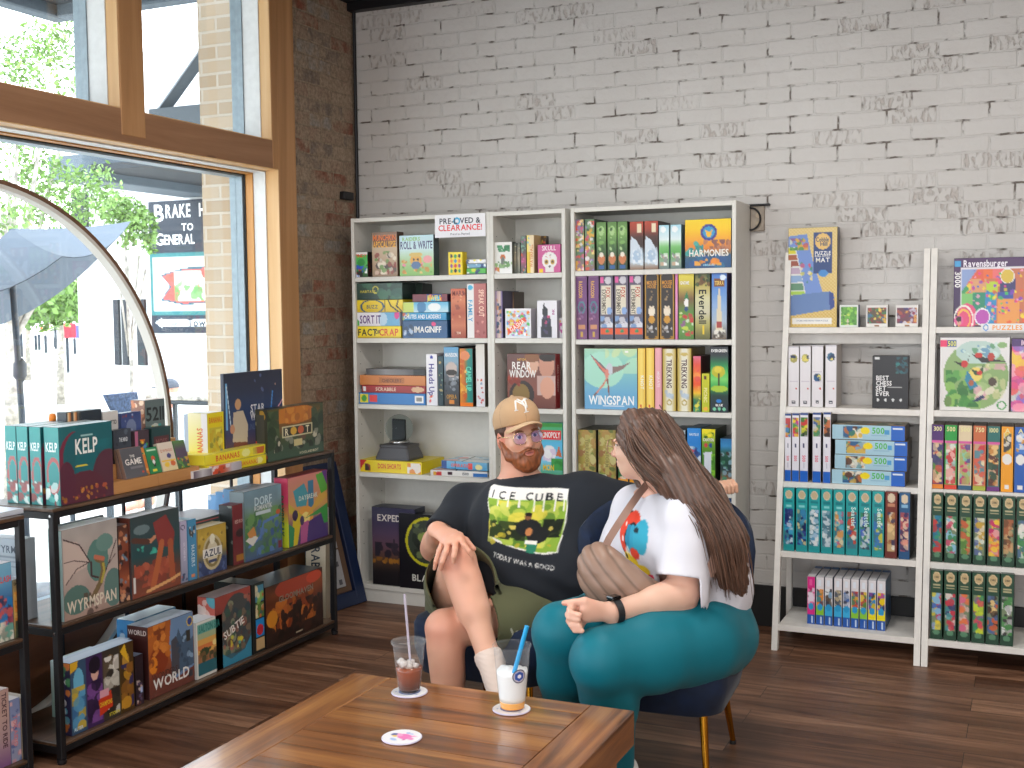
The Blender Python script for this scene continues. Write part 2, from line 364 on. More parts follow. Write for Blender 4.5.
for k, (y0, y1) in enumerate(((-1.678, -.782), (-2.809, -1.819), (-3.959, -2.95), (-5.059, -4.1), (-6.4, -5.2))):
    z0, z1 = ZU, 3.165
    o = struct('window_%d' % (k+2), frame_ring(-.062, -.003, y0-.001, y1+.001, z0-.001, z1+.001, .004), M['palepine'])
    sub('trim_board', frame_ring(-.157, -.063, y0-.001, y1+.001, z0-.001, z1+.001, .008), M['whitetrim'], o)
    sub('sash', frame_ring(-.225, -.158, y0-.001, y1+.001, z0-.001, z1+.001, .014), M['greyframe'], o)
    sub('pane', MB().box(-.192, -.188, y0+.012, y1-.012, z0+.012, z1-.012), M['glass'], o)
# ================================================================ white bookcases
S1, S2, S3, S4, S5 = 1.714, 1.396, 1.050, .690, .345
YF = -.31
def bookcase(x0, x1, shelves, label, solid_low=False):
    r = empty('bookcase', (x0, YF, 0), label=label, cat='bookcase', group=None)
    t = .019; P = lambda mb, n, **k: mb.build(n, M['white'], parent=r)
    def loc(mb): mb.v = [(a-x0, b-YF, c) for a, b, c in mb.v]; return mb
    for xa in (x0, x1-t): P(loc(MB().box(xa, xa+t, YF, YF+.285, 0, 2.02, bev=.0015)), 'side_panel')
    P(loc(MB().box(x0+t, x1-t, YF+.001, YF+.28, 2.0-.002, 2.019, bev=.0015)), 'top_panel')
    P(loc(MB().box(x0+t, x1-t, YF+.272, YF+.28, .07, 1.998)), 'back_panel')
    P(loc(MB().box(x0+t, x1-t, YF+.012, YF+.028, 0.0, .072)), 'plinth')
    for z in shelves:
        P(loc(MB().box(x0+t+.001, x1-t-.001, YF+.003, YF+.271, z-.024, z, bev=.0015)), 'shelf_board')
    hb = MB()
    for k in range(26):      # drilled peg holes on the inner left side
        z = .3+k*.064
        if min(abs(z-s) for s in shelves) < .03: continue
        for dy in (.04, .235): hb.tube([(x0+t-.001, YF+dy, z), (x0+t+.0006, YF+dy, z)], .0028, 6)
    loc(hb).build('peg_holes', M['blackrubber'], parent=r)
    return r
XA, XC = .142, 1.370
bookcase(XA, XA+.80, (S1, S2, S3, S4, .092), 'wide white bookcase in the corner with the clearance sign on its top')
bookcase(XA+.80, XA+1.20, (S1, S2, S3, S4, .345, .092), 'narrow white bookcase between the two wide ones, behind the man')
bookcase(XC, XC+.80, (S1+.004, S2-.006, S3+.004, S4-.004, .345, .092), 'wide white bookcase nearest the bare wall, behind the woman')
# ================================================================ ladder shelves
LS = (1.441, 1.081, .745, .436, .113)
def ladder_y(z): return -.395+.166*z
def ladder(x0, x1, label):
    r = empty('ladder_shelf', (x0, -.4, 0), label=label, cat='shelf')
    def loc(mb): mb.v = [(a-x0, b+.4, c) for a, b, c in mb.v]; return mb
    w = .026
    for xa in (x0, x1-w):
        poly = [(-.395, 0), (-.355, 0), (ladder_y(1.787)+.035, 1.787), (ladder_y(1.787)-.0, 1.787)]
        loc(MB().prism(poly, 'x', xa, xa+w)).build('front_post', M['whitepaint'], parent=r)
        loc(MB().box(xa, xa+w, -.055, -.02, 0, 1.44, bev=.002)).build('rear_post', M['whitepaint'], parent=r)
    for z in LS:
        y = ladder_y(z)
        mb = MB().box(x0+w, x1-w, y+.012, -.022, z-.016, z, bev=.0015)
        mb.box(x0+w, x1-w, y+.002, y+.012, z-.026, z+.001, bev=.001)
        loc(mb).build('shelf_board', M['whitepaint'], parent=r)
        if z > .5: loc(MB().box(x0+w, x1-w, -.062, -.056, z-.075, z-.018)).build('rear_rail', M['whitepaint'], parent=r)
    return r
ladder(2.352, 2.984, 'white ladder shelf holding the roll-up mat box and the teal puzzle boxes')
ladder(2.988, 3.62, 'white ladder shelf cut off by the right edge, topped by the purple puzzle box')
# ================================================================ black metal and wood racks
XS = .393; ZT, ZM, ZB = .885, .481, .072
def rack(y0, y1, label):
    r = empty('display_rack', (XS, y1, 0), label=label, cat='shelf')
    def loc(mb): mb.v = [(a-XS, b-y1, c) for a, b, c in mb.v]; return mb
    x0 = .045; t = .024
    fm = MB()
    for (xa) in (x0, XS-t):
        for ya_ in (y0, y1-t):
            loc(MB().box(xa, xa+t, ya_, ya_+t, .018, ZT-.012, bev=.002)).build('post', M['blackmetal'], parent=r)
            loc(MB().lathe([(.0, 0), (.014, 0), (.016, .008), (.016, .018), (0, .018)], 14, o=(xa+t/2, ya_+t/2, 0))).build('foot', M['blackmetal'], parent=r)
    for z in (ZT, ZM, ZB):
        s = .034
        mb = MB()
        for xa in (x0+.003, XS-t+.001): mb.box(xa, xa+t-.004, y0+t, y1-t, z-s, z-.013, bev=.001)
        for ya_ in (y0+.003, y1-t+.001): mb.box(x0+t, XS-t, ya_, ya_+t-.004, z-s-.004, z-.013, bev=.001)
        loc(mb).build('rail', M['blackmetal'], parent=r)
        ins = 0 if z == ZT else .003
        loc(MB().box(x0+ins, XS-ins, y0+ins, y1-ins, z-.012, z, bev=.002)).build('shelf_board', M['shelfwood'], parent=r)
    n = 5
    for tz0, tz1 in ((ZB, ZM), (ZM, ZT)):
        for k in range(1, n):
            y = y0+(y1-y0)*k/n
            loc(MB().box(x0+.004, x0+.014, y, y+.012, tz0, tz1-.035)).build('back_bar', M['blackmetal'], parent=r)
    bm = MB()
    for z in (ZT-.024, ZM-.024):
        for ya_ in (y0-.0025,): bm.tube([(XS-t/2, ya_, z), (XS-t/2, ya_+.003, z)], .005, 10)
    loc(bm).build('bolt', M['chrome'], parent=r)
    return r
rack(-2.64, -.90, 'long black metal rack with dark wood boards under the window')
rack(-4.45, -2.76, 'second black metal rack cut off at the lower left corner')
# ================================================================ coffee table
def table_mat():
    m, nt, b = newmat('parquet_oak_top'); lk = nt.links.new
    tc = N(nt, 'ShaderNodeTexCoord'); sp = N(nt, 'ShaderNodeSeparateXYZ'); lk(tc.outputs['Object'], sp.inputs[0])
    def wood(ax):
        mp = N(nt, 'ShaderNodeMapping'); mp.inputs['Scale'].default_value = (1.7, 17, 17) if ax == 'X' else (17, 1.7, 17)
        lk(tc.outputs['Object'], mp.inputs[0]); return mp.outputs[0]
    return m
M['tw_x'] = woodmat('walnut_stain_boards', '#3f2212', '#835029', '#aa733d', 'X', .75, rough=.3, coat=.7)
M['tw_y'] = woodmat('walnut_stain_frame', '#3f2212', '#86532c', '#ac7640', 'Y', .75, rough=.3, coat=.7)
TX0, TX1, TY1, TY0, TZ = 1.545, 2.430, -2.600, -3.62, .45
def coffee_table():
    r = empty('coffee_table', ((TX0+TX1)/2, (TY0+TY1)/2, 0), label='low square wooden coffee table with framed plank top', cat='table')
    cx, cy = (TX0+TX1)/2, (TY0+TY1)/2
    def loc(mb): mb.v = [(a-cx, b-cy, c) for a, b, c in mb.v]; return mb
    w = .125; T = .095; g = .0006
    for xa in (TX0, TX1-w): loc(MB().box(xa, xa+w-g, TY0, TY1, TZ-T, TZ, bev=.002)).build('frame_board', M['tw_y'], parent=r)
    for ya_ in (TY0, TY1-w*.62): loc(MB().box(TX0+w, TX1-w-2*g, ya_, ya_+w*.62-g, TZ-T, TZ-.0002, bev=.0015)).build('frame_board', M['tw_x'], parent=r)
    n = 9; ya0, ya1 = TY0+w*.62, TY1-w*.62; rnd = random.Random(5)
    ys = [ya0+(ya1-ya0)*k/n for k in range(n+1)]
    for k in range(n):
        o = loc(MB().box(TX0+w+g, TX1-w-3*g, ys[k]+g, ys[k+1]-g, TZ-.03, TZ-.0004, bev=.0008))
        dx = rnd.uniform(-3, 3); o.v = [(a+dx, b+dx*.3, c) for a, b, c in o.v]
        ob = o.build('plank', M['tw_x'], parent=r); ob.location = (-dx, -dx*.3, 0)
    for sx in (TX0+.03, TX1-.11):
        for sy in (TY0+.03, TY1-.14):
            loc(MB().box(sx, sx+.08, sy, sy+.08, 0, TZ-T, bev=.003)).build('leg', M['tw_y'], parent=r)
    return r
coffee_table()
# ================================================================ velvet chairs
def rrect(w, d, r, n=6, cx=0, cy=0):
    P = []
    for (sx, sy, a0) in ((1, 1, 0), (-1, 1, 90), (-1, -1, 180), (1, -1, 270)):
        for k in range(n+1):
            a = math.radians(a0+90*k/n); P.append((cx+sx*(w/2-r)+r*math.cos(a), cy+sy*(d/2-r)+r*math.sin(a)))
    return P
def loft(mb, rings, cap=True, mi=0, c=None):
    n = len(rings[0]); V = [p for r in rings for p in r]
    Fc = [(i*n+k, i*n+(k+1) % n, (i+1)*n+(k+1) % n, (i+1)*n+k) for i in range(len(rings)-1) for k in range(n)]
    if cap: Fc += [tuple(range(n))[::-1], tuple((len(rings)-1)*n+k for k in range(n))]
    return mb.add(V, Fc, mi, c)
def chair(loc, rz, label, hb=.79):
    r = empty('velvet_chair', loc, rz, label, 'chair', None)
    W, D = .53, .50
    mb = MB(); rings = []      # seat cushion, chair faces -y
    for z, k, dz in ((.245, .86, 0), (.255, .93, 0), (.34, 1., 0), (.425, 1., 0), (.445, .97, 0), (.452, .9, 0)):
        rings.append([(x, y, z) for x, y in rrect(W*k, D*k, .09)])
    loft(mb, rings); mb.build('seat', M['velvet'], parent=r, smooth=True, angle=1.)
    mb = MB(); rings = []      # curved wrap-around back
    nseg = 22
    for k in range(nseg+1):
        t = -1+2*k/nseg; a = t*math.radians(78)
        R = .258; cx, cy = R*math.sin(a)*1.0, R*.86*math.cos(a)-.0
        top = hb-.11*abs(t)**2.2; nx, ny = math.sin(a), math.cos(a); h = .030
        prof = []
        for j in range(12):
            th = 2*PI*j/12; off = h*math.cos(th); zz = (.40+top)/2+(top-.40)/2*math.copysign(abs(math.sin(th))**.45, math.sin(th))
            lean = (zz-.42)*.11
            prof.append((cx+nx*(off+lean), cy+ny*(off+lean)+.02, zz))
        rings.append(prof)
    loft(mb, rings); mb.build('backrest', M['velvet'], parent=r, smooth=True, angle=1.2)
    for sx in (-1, 1):
        for sy in (-1, 1):
            mb = MB().tube([(sx*.185, sy*.165, .25), (sx*.205, sy*(.20 if sy < 0 else .25), .012)], [.0145, .0095], 14)
            lg = mb.build('leg', M['gold'], parent=r, smooth=True, angle=1.)
            e = (sx*.205, sy*(.20 if sy < 0 else .25))
            MB().tube([(e[0], e[1], 0), (e[0], e[1], .013)], .0115, 12).build('foot_cap', M['blackrubber'], parent=lg)
    return r
chair((2.265, -1.83, 0), math.radians(3), 'navy velvet chair with brass legs under the woman in teal leggings', .89)
chair((1.655, -1.76, 0), math.radians(-3), 'navy velvet chair under the man in the black t-shirt')
# ================================================================ printed boxes
GL = {}
def bake_glyphs():
    chars = "ABCDEFGHIJKLMNOPQRSTUVWXYZabcdefghijklmnopqrstuvwxyz0123456789&!.'-"
    obs = []
    for c in chars:
        cu = bpy.data.curves.new('g', 'FONT'); cu.body = c; cu.size = 1.; cu.resolution_u = 2
        o = bpy.data.objects.new('g', cu); col.objects.link(o); obs.append((c, cu, o))
    for w_ in (0, .022):
        for c, cu, o in obs: cu.offset = w_
        dg = bpy.context.evaluated_depsgraph_get(); dg.update()
        for c, cu, o in obs:
            me = o.evaluated_get(dg).to_mesh()
            v = np.array([tuple(p.co)[:2] for p in me.vertices]); f = [tuple(p.vertices) for p in me.polygons]
            # make the faces look towards +z
            ff = []
            for p in f:
                a, b_, c_ = v[p[0]], v[p[1]], v[p[2]]
                ff.append(p if (b_[0]-a[0])*(c_[1]-a[1])-(b_[1]-a[1])*(c_[0]-a[0]) > 0 else p[::-1])
            GL[(c, w_ > 0)] = (v, ff); o.evaluated_get(dg).to_mesh_clear()
    for c, cu, o in obs: bpy.data.objects.remove(o); bpy.data.curves.remove(cu)
bake_glyphs()
def text2d(s, bold=True, gap=.07):
    """verts (n,2), faces; cap height about .7, x from 0"""
    V = []; Fc = []; x = 0.; n = 0
    for ch in s:
        if ch == ' ': x += .28; continue
        g = GL.get((ch, bold))
        if g is None or len(g[0]) == 0: x += .3; continue
        v, f = g; lo = v[:, 0].min(); hi = v[:, 0].max()
        V.append(v+np.array([x-lo, 0])); Fc += [tuple(i+n for i in p) for p in f]; n += len(v); x += hi-lo+gap
    if not V: return np.zeros((0, 2)), []
    return np.vstack(V), Fc
class Canvas:
    def __init__(s, w, h, cell=.004, base='#888888'):
        s.w, s.h = w, h; s.nx = max(2, int(round(w/cell))); s.ny = max(2, int(round(h/cell)))
        s.a = np.tile(hx(base), (s.ny+1, s.nx+1, 1)).astype(float)
        s.X, s.Y = np.meshgrid(np.linspace(0, 1, s.nx+1), np.linspace(0, 1, s.ny+1)); s.texts = []
    def put(s, m, c, al=1.):
        if np.ndim(m) == 2 and m.dtype != bool: k = m[..., None]*al
        else: k = m[..., None].astype(float)*al
        s.a = s.a*(1-k)+np.asarray(hx(c) if isinstance(c, str) else c)*k
    def op(s, o, seed):
        k = o[0]; asp = s.w/s.h; X, Y = s.X, s.Y
        if k == 'g':                      # vertical gradient, any number of colours
            cs = [hx(c) for c in o[1:]]; t = Y*(len(cs)-1); i = np.clip(t.astype(int), 0, len(cs)-2); fr = (t-i)[..., None]
            cs = np.array(cs); s.a = cs[i]*(1-fr)+cs[i+1]*fr
        elif k == 'h':
            cs = np.array([hx(c) for c in o[1:]]); t = X*(len(cs)-1); i = np.clip(t.astype(int), 0, len(cs)-2); fr = (t-i)[..., None]
            s.a = cs[i]*(1-fr)+cs[i+1]*fr
        elif k == 'r': s.put((X >= o[1]) & (X <= o[3]) & (Y >= o[2]) & (Y <= o[4]), o[5])
        elif k == 'e': s.put(((X-o[1])/o[3])**2+((Y-o[2])/o[4])**2 <= 1, o[5])
        elif k == 'ring': 
            d = np.sqrt(((X-o[1])/o[3])**2+((Y-o[2])/o[4])**2); s.put((d <= 1) & (d > 1-o[5]), o[6])
        elif k == 'b':                    # blobs: palette, count, size, region
            pal, n, sz = o[1].split(), o[2], o[3]; x0, y0, x1, y1 = o[4] if len(o) > 4 else (0, 0, 1, 1)
            r = random.Random(seed*7+int(n)+len(pal))
            for _ in range(n):
                cx, cy = r.uniform(x0, x1), r.uniform(y0, y1); rr = sz*r.uniform(.5, 1.3); el = r.uniform(.6, 1.6); th = r.uniform(0, PI)
                dx, dy = (X-cx)*max(asp, .6), (Y-cy)*max(1/asp, 1)*asp if asp < 1 else (Y-cy)
                if asp < 1: dx, dy = (X-cx)*asp, (Y-cy)
                else: dx, dy = (X-cx), (Y-cy)/asp
                u = dx*math.cos(th)+dy*math.sin(th); v = -dx*math.sin(th)+dy*math.cos(th)
                m = ((u/(rr*el))**2+(v/rr)**2 <= 1) & (X >= x0-.001) & (X <= x1+.001) & (Y >= y0-.001) & (Y <= y1+.001)
                s.put(m, r.choice(pal), r.uniform(.7, 1))
        elif k == 'p':
            pts = o[1]; ins = np.zeros(X.shape, bool); n = len(pts)
            for i in range(n):
                x1, y1 = pts[i]; x2, y2 = pts[(i+1) % n]
                if y1 == y2: continue
                c = ((y1 > Y) != (y2 > Y)) & (X < (x2-x1)*(Y-y1)/(y2-y1)+x1); ins ^= c
            s.put(ins, o[2])
        elif k == 'l':
            pts, w_, c = o[1], o[2], o[3]; best = np.full(X.shape, 9.)
            for (x1, y1), (x2, y2) in zip(pts[:-1], pts[1:]):
                dx, dy = (x2-x1)*asp, y2-y1; L = dx*dx+dy*dy+1e-9
                t = np.clip((((X-x1)*asp)*dx+(Y-y1)*dy)/L, 0, 1); d = np.hypot((X-x1)*asp-t*dx, (Y-y1)-t*dy); best = np.minimum(best, d)
            s.put(best <= w_, c)
        elif k == 'chk':                  # fine weave of two colours
            s.put(((np.floor(X*o[1]*asp)+np.floor(Y*o[1])) % 2).astype(bool), o[2], .6)
        elif k == 'grid':
            nx_, ny_, pal = o[1], o[2], o[3].split(); r = random.Random(seed); x0, y0, x1, y1 = o[4]
            for i in range(nx_):
                for j in range(ny_):
                    s.op(('e', x0+(i+.5)*(x1-x0)/nx_, y0+(j+.5)*(y1-y0)/ny_, .36*(x1-x0)/nx_, .38*(y1-y0)/ny_, pal[(i*3+j*5) % len(pal)]), 0)
        elif k == 'n':                    # mottling
            r = np.random.RandomState(seed % 9999); g = r.rand(8, 8)
            gx = X*6.99; gy = Y*6.99; i, j = gx.astype(int), gy.astype(int); fx, fy = gx-i, gy-j
            v = g[j, i]*(1-fx)*(1-fy)+g[j, np.minimum(i+1, 7)]*fx*(1-fy)+g[np.minimum(j+1, 7), i]*(1-fx)*fy+g[np.minimum(j+1, 7), np.minimum(i+1, 7)]*fx*fy
            s.a = np.clip(s.a*(1+(v-.5)[..., None]*o[1]), 0, 1)
        elif k == 't': s.texts.append(o[1:])   # text, cx, cy, height, colour, max width, rotation
def paint(w, h, ops, cell, base='#777777', seed=1):
    c = Canvas(w, h, cell, base)
    for i, o in enumerate(ops): c.op(o, seed*31+i)
    return c
def panel(mb, c, O, U, V, Nn, inset=0.):
    """lay the canvas on the rectangle O + u*U + v*V (U right, V down), Nn outward"""
    O, U, V, Nn = [np.asarray(a, float) for a in (O, U, V, Nn)]
    nx, ny = c.nx, c.ny
    P = O + c.X[..., None]*U + c.Y[..., None]*V
    P = P.reshape(-1, 3); C = lin(c.a.reshape(-1, 3)); k = nx+1
    Fc = [(j*k+i, (j+1)*k+i, (j+1)*k+i+1, j*k+i+1) for j in range(ny) for i in range(nx)]
    mb.add(P, Fc, 0, C)
    ul, vl = np.linalg.norm(U), np.linalg.norm(V)
    for t in c.texts:
        s, cx, cy, hh, cc = t[:5]; mw = t[5] if len(t) > 5 else .95; rot = t[6] if len(t) > 6 else 0
        bold = not (len(t) > 7 and t[7] == 'thin')
        v, f = text2d(s, bold)
        if not len(v): continue
        tw = v[:, 0].max(); ch = .72
        along, across = (ul, vl) if rot % 180 == 0 else (vl, ul)
        sy = hh*vl/ch if rot % 180 == 0 else hh*ul/ch
        sx = min(sy, mw*along/tw)
        if sx < sy*.45: sy = sx/.45
        q = np.stack([(v[:, 0]-tw/2)*sx, (v[:, 1]-ch/2)*sy], 1)
        a = math.radians(rot); q = np.stack([q[:, 0]*math.cos(a)-q[:, 1]*math.sin(a), q[:, 0]*math.sin(a)+q[:, 1]*math.cos(a)], 1)
        ud, vd = U/ul, V/vl
        W = O+U*cx+V*cy+ud*q[:, :1]-vd*q[:, 1:2]+Nn*.0004
        mb.add(W, f, 0, cc)
def gamebox(w, d, h, front=None, side=None, top=None, left=None, base='#777777', cell=.004, seed=1, cham=.0012, lid=None, skip=()):
    """box standing at the origin's base centre of its front face; front looks to -y.  w along x, d along +y, h up"""
    mb = MB(); c = cham
    def P(ops, W, H, cl=cell): return paint(W, H, ops if ops is not None else [], cl, base, seed)
    x0, x1, y0, y1, z0, z1 = -w/2, w/2, 0, d, 0, h
    sd = side if side is not None else front and [('g', base, base)]
    lf = left if left is not None else side
    plain = .05
    panel(mb, P(front, w, h), (x0+c, y0, z1-c), (w-2*c, 0, 0), (0, 0, -(h-2*c)), (0, -1, 0))
    panel(mb, P(sd, d, h, cell if side else plain), (x1, y0+c, z1-c), (0, d-2*c, 0), (0, 0, -(h-2*c)), (1, 0, 0))
    panel(mb, P(lf, d, h, cell if lf else plain), (x0, y1-c, z1-c), (0, -(d-2*c), 0), (0, 0, -(h-2*c)), (-1, 0, 0))
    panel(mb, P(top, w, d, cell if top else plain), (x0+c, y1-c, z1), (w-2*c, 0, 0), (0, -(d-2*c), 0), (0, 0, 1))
    panel(mb, P(None, w, h, plain), (x1-c, y1, z1-c), (-(w-2*c), 0, 0), (0, 0, -(h-2*c)), (0, 1, 0))
    panel(mb, P(None, w, d, plain), (x0+c, y0+c, z0), (w-2*c, 0, 0), (0, (d-2*c), 0), (0, 0, -1))
    # worn chamfered edges
    ec = hx(base)*.85; cc = tuple(lin(ec))
    X, Y, Z = (x0, x1), (y0, y1), (z0, z1); I = (1, -1)
    def q(pts):
        ctr = np.array([0, d/2, h/2]); pts = [np.array(p, float) for p in pts]; n = np.cross(pts[1]-pts[0], pts[2]-pts[0])
        if n @ (sum(pts)/len(pts)-ctr) < 0: pts = pts[::-1]
        mb.add(pts, [tuple(range(len(pts)))], 0, [cc]*len(pts))
    for i in (0, 1):
        for j in (0, 1):
            a, b_ = X[i], Y[j]; q([(a, b_+I[j]*c, z0+c), (a, b_+I[j]*c, z1-c), (a+I[i]*c, b_, z1-c), (a+I[i]*c, b_, z0+c)])
            a, b_ = X[i], Z[j]; q([(a, y0+c, b_+I[j]*c), (a, y1-c, b_+I[j]*c), (a+I[i]*c, y1-c, b_), (a+I[i]*c, y0+c, b_)])
            a, b_ = Y[i], Z[j]; q([(x0+c, a, b_+I[j]*c), (x1-c, a, b_+I[j]*c), (x1-c, a+I[i]*c, b_), (x0+c, a+I[i]*c, b_)])
            for k in (0, 1):
                q([(X[i], Y[j]+I[j]*c, Z[k]+I[k]*c), (X[i]+I[i]*c, Y[j], Z[k]+I[k]*c), (X[i]+I[i]*c, Y[j]+I[j]*c, Z[k])])
    return mb
PROTO = {}
def place(o, loc, rz=0., tilt=0., roll=0.):
    o.location = [float(a) for a in loc]; o.rotation_euler = (tilt, roll, rz); return o
def bk(px0, px1, pyt, zs, depth, label, front=None, name='game_box', cat='game box', group=None, side=None, top=None, left=None, base='#666666',
       y=-.292, cell=.0042, seed=None, key=None, dz=0., rz=0., tilt=0., wall='y', pyb=None):
    """a box whose front lies in the plane y (or x for the rack under the window), between photograph columns px0 and px1, top at row pyt"""
    pm = (px0+px1)/2
    if wall == 'y' and px0 < 740: depth = min(depth, -.0385-y-.003)
    if wall == 'y':
        pb = None
        a = at(px0, pyt, 'y', y); b_ = at(px1, pyt, 'y', y); x0, x1, zt = a[0], b_[0], (a[2]+b_[2])/2
        # use the row of the base for the width
        w = x1-x0-.0006; h = zt-zs-dz; loc = ((x0+x1)/2, y, zs+dz+.0004); r = rz
    else:
        a = at(px0, pyt, 'x', y); b_ = at(px1, pyt, 'x', y); y0, y1, zt = a[1], b_[1], at(pm, pyt, 'x', y)[2]
        w = y1-y0-.0006; h = zt-zs-dz; loc = (y, (y0+y1)/2, zs+dz+.0004); r = rz+PI/2
    if pyb is not None: pass
    global _seed; _seed += 1
    if key and key in PROTO:
        src, sw, sh = PROTO[key]; o = src.copy(); col.objects.link(o); o.scale = (w/sw, 1, h/sh)
        for k_ in ('label', 'category', 'group', 'kind'):
            if k_ in o: del o[k_]
    else:
        mb = gamebox(w, depth, h, front, side, top, left, base, cell, seed or _seed)
        o = mb.build(name, M['print'])
        if key: PROTO[key] = (o, w, h)
    place(o, loc, r, tilt)
    if abs(w-h) > -1: tag(o, label, cat, group)
    return o
_seed = 10
def flat(x0, x1, z0, z1, y, depth, label, front, top=None, side=None, base='#888888', rz=0., cell=.0042, name='game_box', group=None, seed=None, cat='game box'):
    """a box lying flat, given in world units"""
    global _seed; _seed += 1
    if rz == 0 and y > -.33: depth = min(depth, -.0385-y-.003)
    mb = gamebox(x1-x0, depth, z1-z0, front, side, top, side, base, cell, seed or _seed)
    return tag(place(mb.build(name, M['print']), ((x0+x1)/2, y, z0+.0003), rz), label, cat, group)
def flp(px0, px1, pyt, pyb, z0, label, front, depth=.22, y=-.292, **k):
    """flat box from photograph columns and rows; returns its top z"""
    a = at(px0, pyb, 'y', y); b_ = at(px1, pyb, 'y', y); h = at((px0+px1)/2, pyt, 'y', y)[2]-at((px0+px1)/2, pyb, 'y', y)[2]
    flat(a[0], b_[0], z0, z0+h-.0008, y, depth, label, front, **k); return z0+h
# ================================================================ games on the white bookcases
W_, K_ = '#f2f0ee', '#15151a'
# ---- bookcase in the corner, top board
bk(354.5, 367.5, 252, S1, .05, 'small red and green card game box at the left end of the top board', [('g', '#3fae4a', '#57c05a', '#2a4f2a'), ('r', 0, 0, 1, .1, W_), ('t', 'PINDY', .5, .14, .13, '#e01818', .9), ('b', '#2255cc #ffdd22 #cc2222 #ffffff #111111', 26, .07, (0, .5, 1, 1)), ('e', .5, .42, .3, .16, '#2f8f3f')], side=[('g', '#222222', '#3a2020'), ('b', '#882222 #aa7722', 8, .05)], base='#333333')
bk(371.5, 397, 232, S1, .07, 'brown box with a burning orange title and cartoon warriors on the top board', [('g', '#7d5f48', '#c9b091', '#b79a7c', '#8f7256'), ('r', .05, .08, .95, .34, '#6a3d20'), ('t', 'MUNCHKIN', .5, .12, .13, '#f07a18', .9), ('t', 'APOCALYPSE', .5, .27, .15, '#f6b21c', .9), ('b', '#5f8a3a #8c3a2a #e8ddc8 #3b2b20 #c9c2b0', 34, .055, (.1, .42, .95, .95))], side=[('g', '#5a4030', '#6f523c')], base='#5c4636')
bk(399, 433.5, 235, S1, .06, 'pale blue farm game box with a pig on the top board', [('g', '#bfe0ea', '#cde6ea', '#a9c98a', '#7fb45a'), ('t', 'ROLL & WRITE', .5, .24, .19, '#3b3f70', .94), ('t', 'RAIDERS', .35, .09, .09, '#8fc06a', .6), ('b', '#e8a04a #c88a3a #6ea04a #e88aa0 #f0c070', 26, .045, (.05, .55, .95, .95)), ('e', .48, .62, .17, .17, '#e2a83f'), ('e', .48, .48, .2, .06, '#d8b860'), ('e', .42, .6, .03, .03, K_), ('e', .54, .6, .03, .03, K_), ('e', .48, .74, .14, .1, '#4f6f9a'), ('e', .82, .6, .13, .09, '#eaa0a0')], side=[('g', '#2c3a44', '#33524a')], base='#3b4a50')
bk(448, 462.5, 252, S1, .05, 'little yellow box with a grid of coloured lids on the top board', [('g', '#f4dc22', '#f0cf10'), ('grid', 3, 4, '#22222a #d83a2a #2a8ac0 #2f9a4a #8a3a90 #e87a1a', (.08, .06, .92, .94))], side=[('g', '#e8cc10', '#e0c000')], base='#e2c814')
z = S1
for a, b_, t, bt, c, nm in ((466.5, 486, 268.5, 275, '#4fb544', 'green'), (467, 486, 264, 268.5, '#7aa8c8', 'blue'), (466, 486, 259.5, 264, '#e8e8ea', 'white')):
    z = flp(a, b_, t, bt, z, 'thin %s travel game lying in the small pile of the top board' % nm, [('g', c, c), ('b', '#203a70 #f0e030 #ffffff', 6, .08), ('r', 0, .85, 1, 1, '#3a4a5a')], depth=.14, y=-.27, base=c, group='small pile of travel games')
# ---- second board: stacks
zz = S2
def stack(px, rows, y, depth):
    z = px[2]
    for (t, b_, lab, ops, base, dx0, dx1, top) in rows: z = flp(px[0]+dx0, px[1]+dx1, t, b_, z, lab, ops, depth=depth, y=y, base=base, top=top)
stack((355.5, 401, S2), (
    (326.3, 338.4, 'yellow box with big black and red letters at the bottom of the left stack', [('g', '#f2da1e', '#eed012'), ('t', 'FACT', .27, .5, .6, K_, .42), ('t', 'OR', .5, .48, .34, K_, .12), ('t', 'CRAP', .74, .5, .6, '#d8401c', .42), ('r', 0, .92, 1, 1, '#b89a00')], '#e8d020', 0, 0, None),
    (312.5, 326.3, 'white and purple game box second from the bottom of the left stack', [('g', '#ece8ee', '#e4e0e8'), ('r', .58, 0, 1, 1, '#6fb0d8'), ('e', .62, .5, .1, .5, '#bcd8ec'), ('t', 'SORT IT', .34, .5, .62, '#5a2d7a', .48), ('e', .94, .2, .06, .3, '#d83a8a'), ('e', .04, .8, .05, .3, '#4fb04a')], '#d8d4dc', 0, -1, None),
    (300, 312.5, 'yellow box tied with black cord in the left stack', [('g', '#f0d426', '#d8b81a'), ('ring', .34, .55, .26, .62, .16, '#3a5a70'), ('t', 'BUZZ', .34, .55, .3, '#4a5a60', .24), ('r', .6, 0, .62, 1, K_), ('l', ((.68, 0), (.74, .5), (.9, 1)), .06, K_), ('l', ((.9, 0), (.86, .5), (.98, 1)), .06, K_)], '#d8ba20', 1, 2.5, None),
    (283.2, 300, 'dark green box on top of the left stack', [('g', '#24463a', '#1c3a32'), ('t', 'HABITATS', .25, .5, .16, '#c8b83a', .36), ('ring', .42, .4, .07, .24, .3, '#c8c03a'), ('b', '#3a6a50 #2a5a4a', 10, .08)], '#20382f', 1, 1.5, None)), -.292, .26)
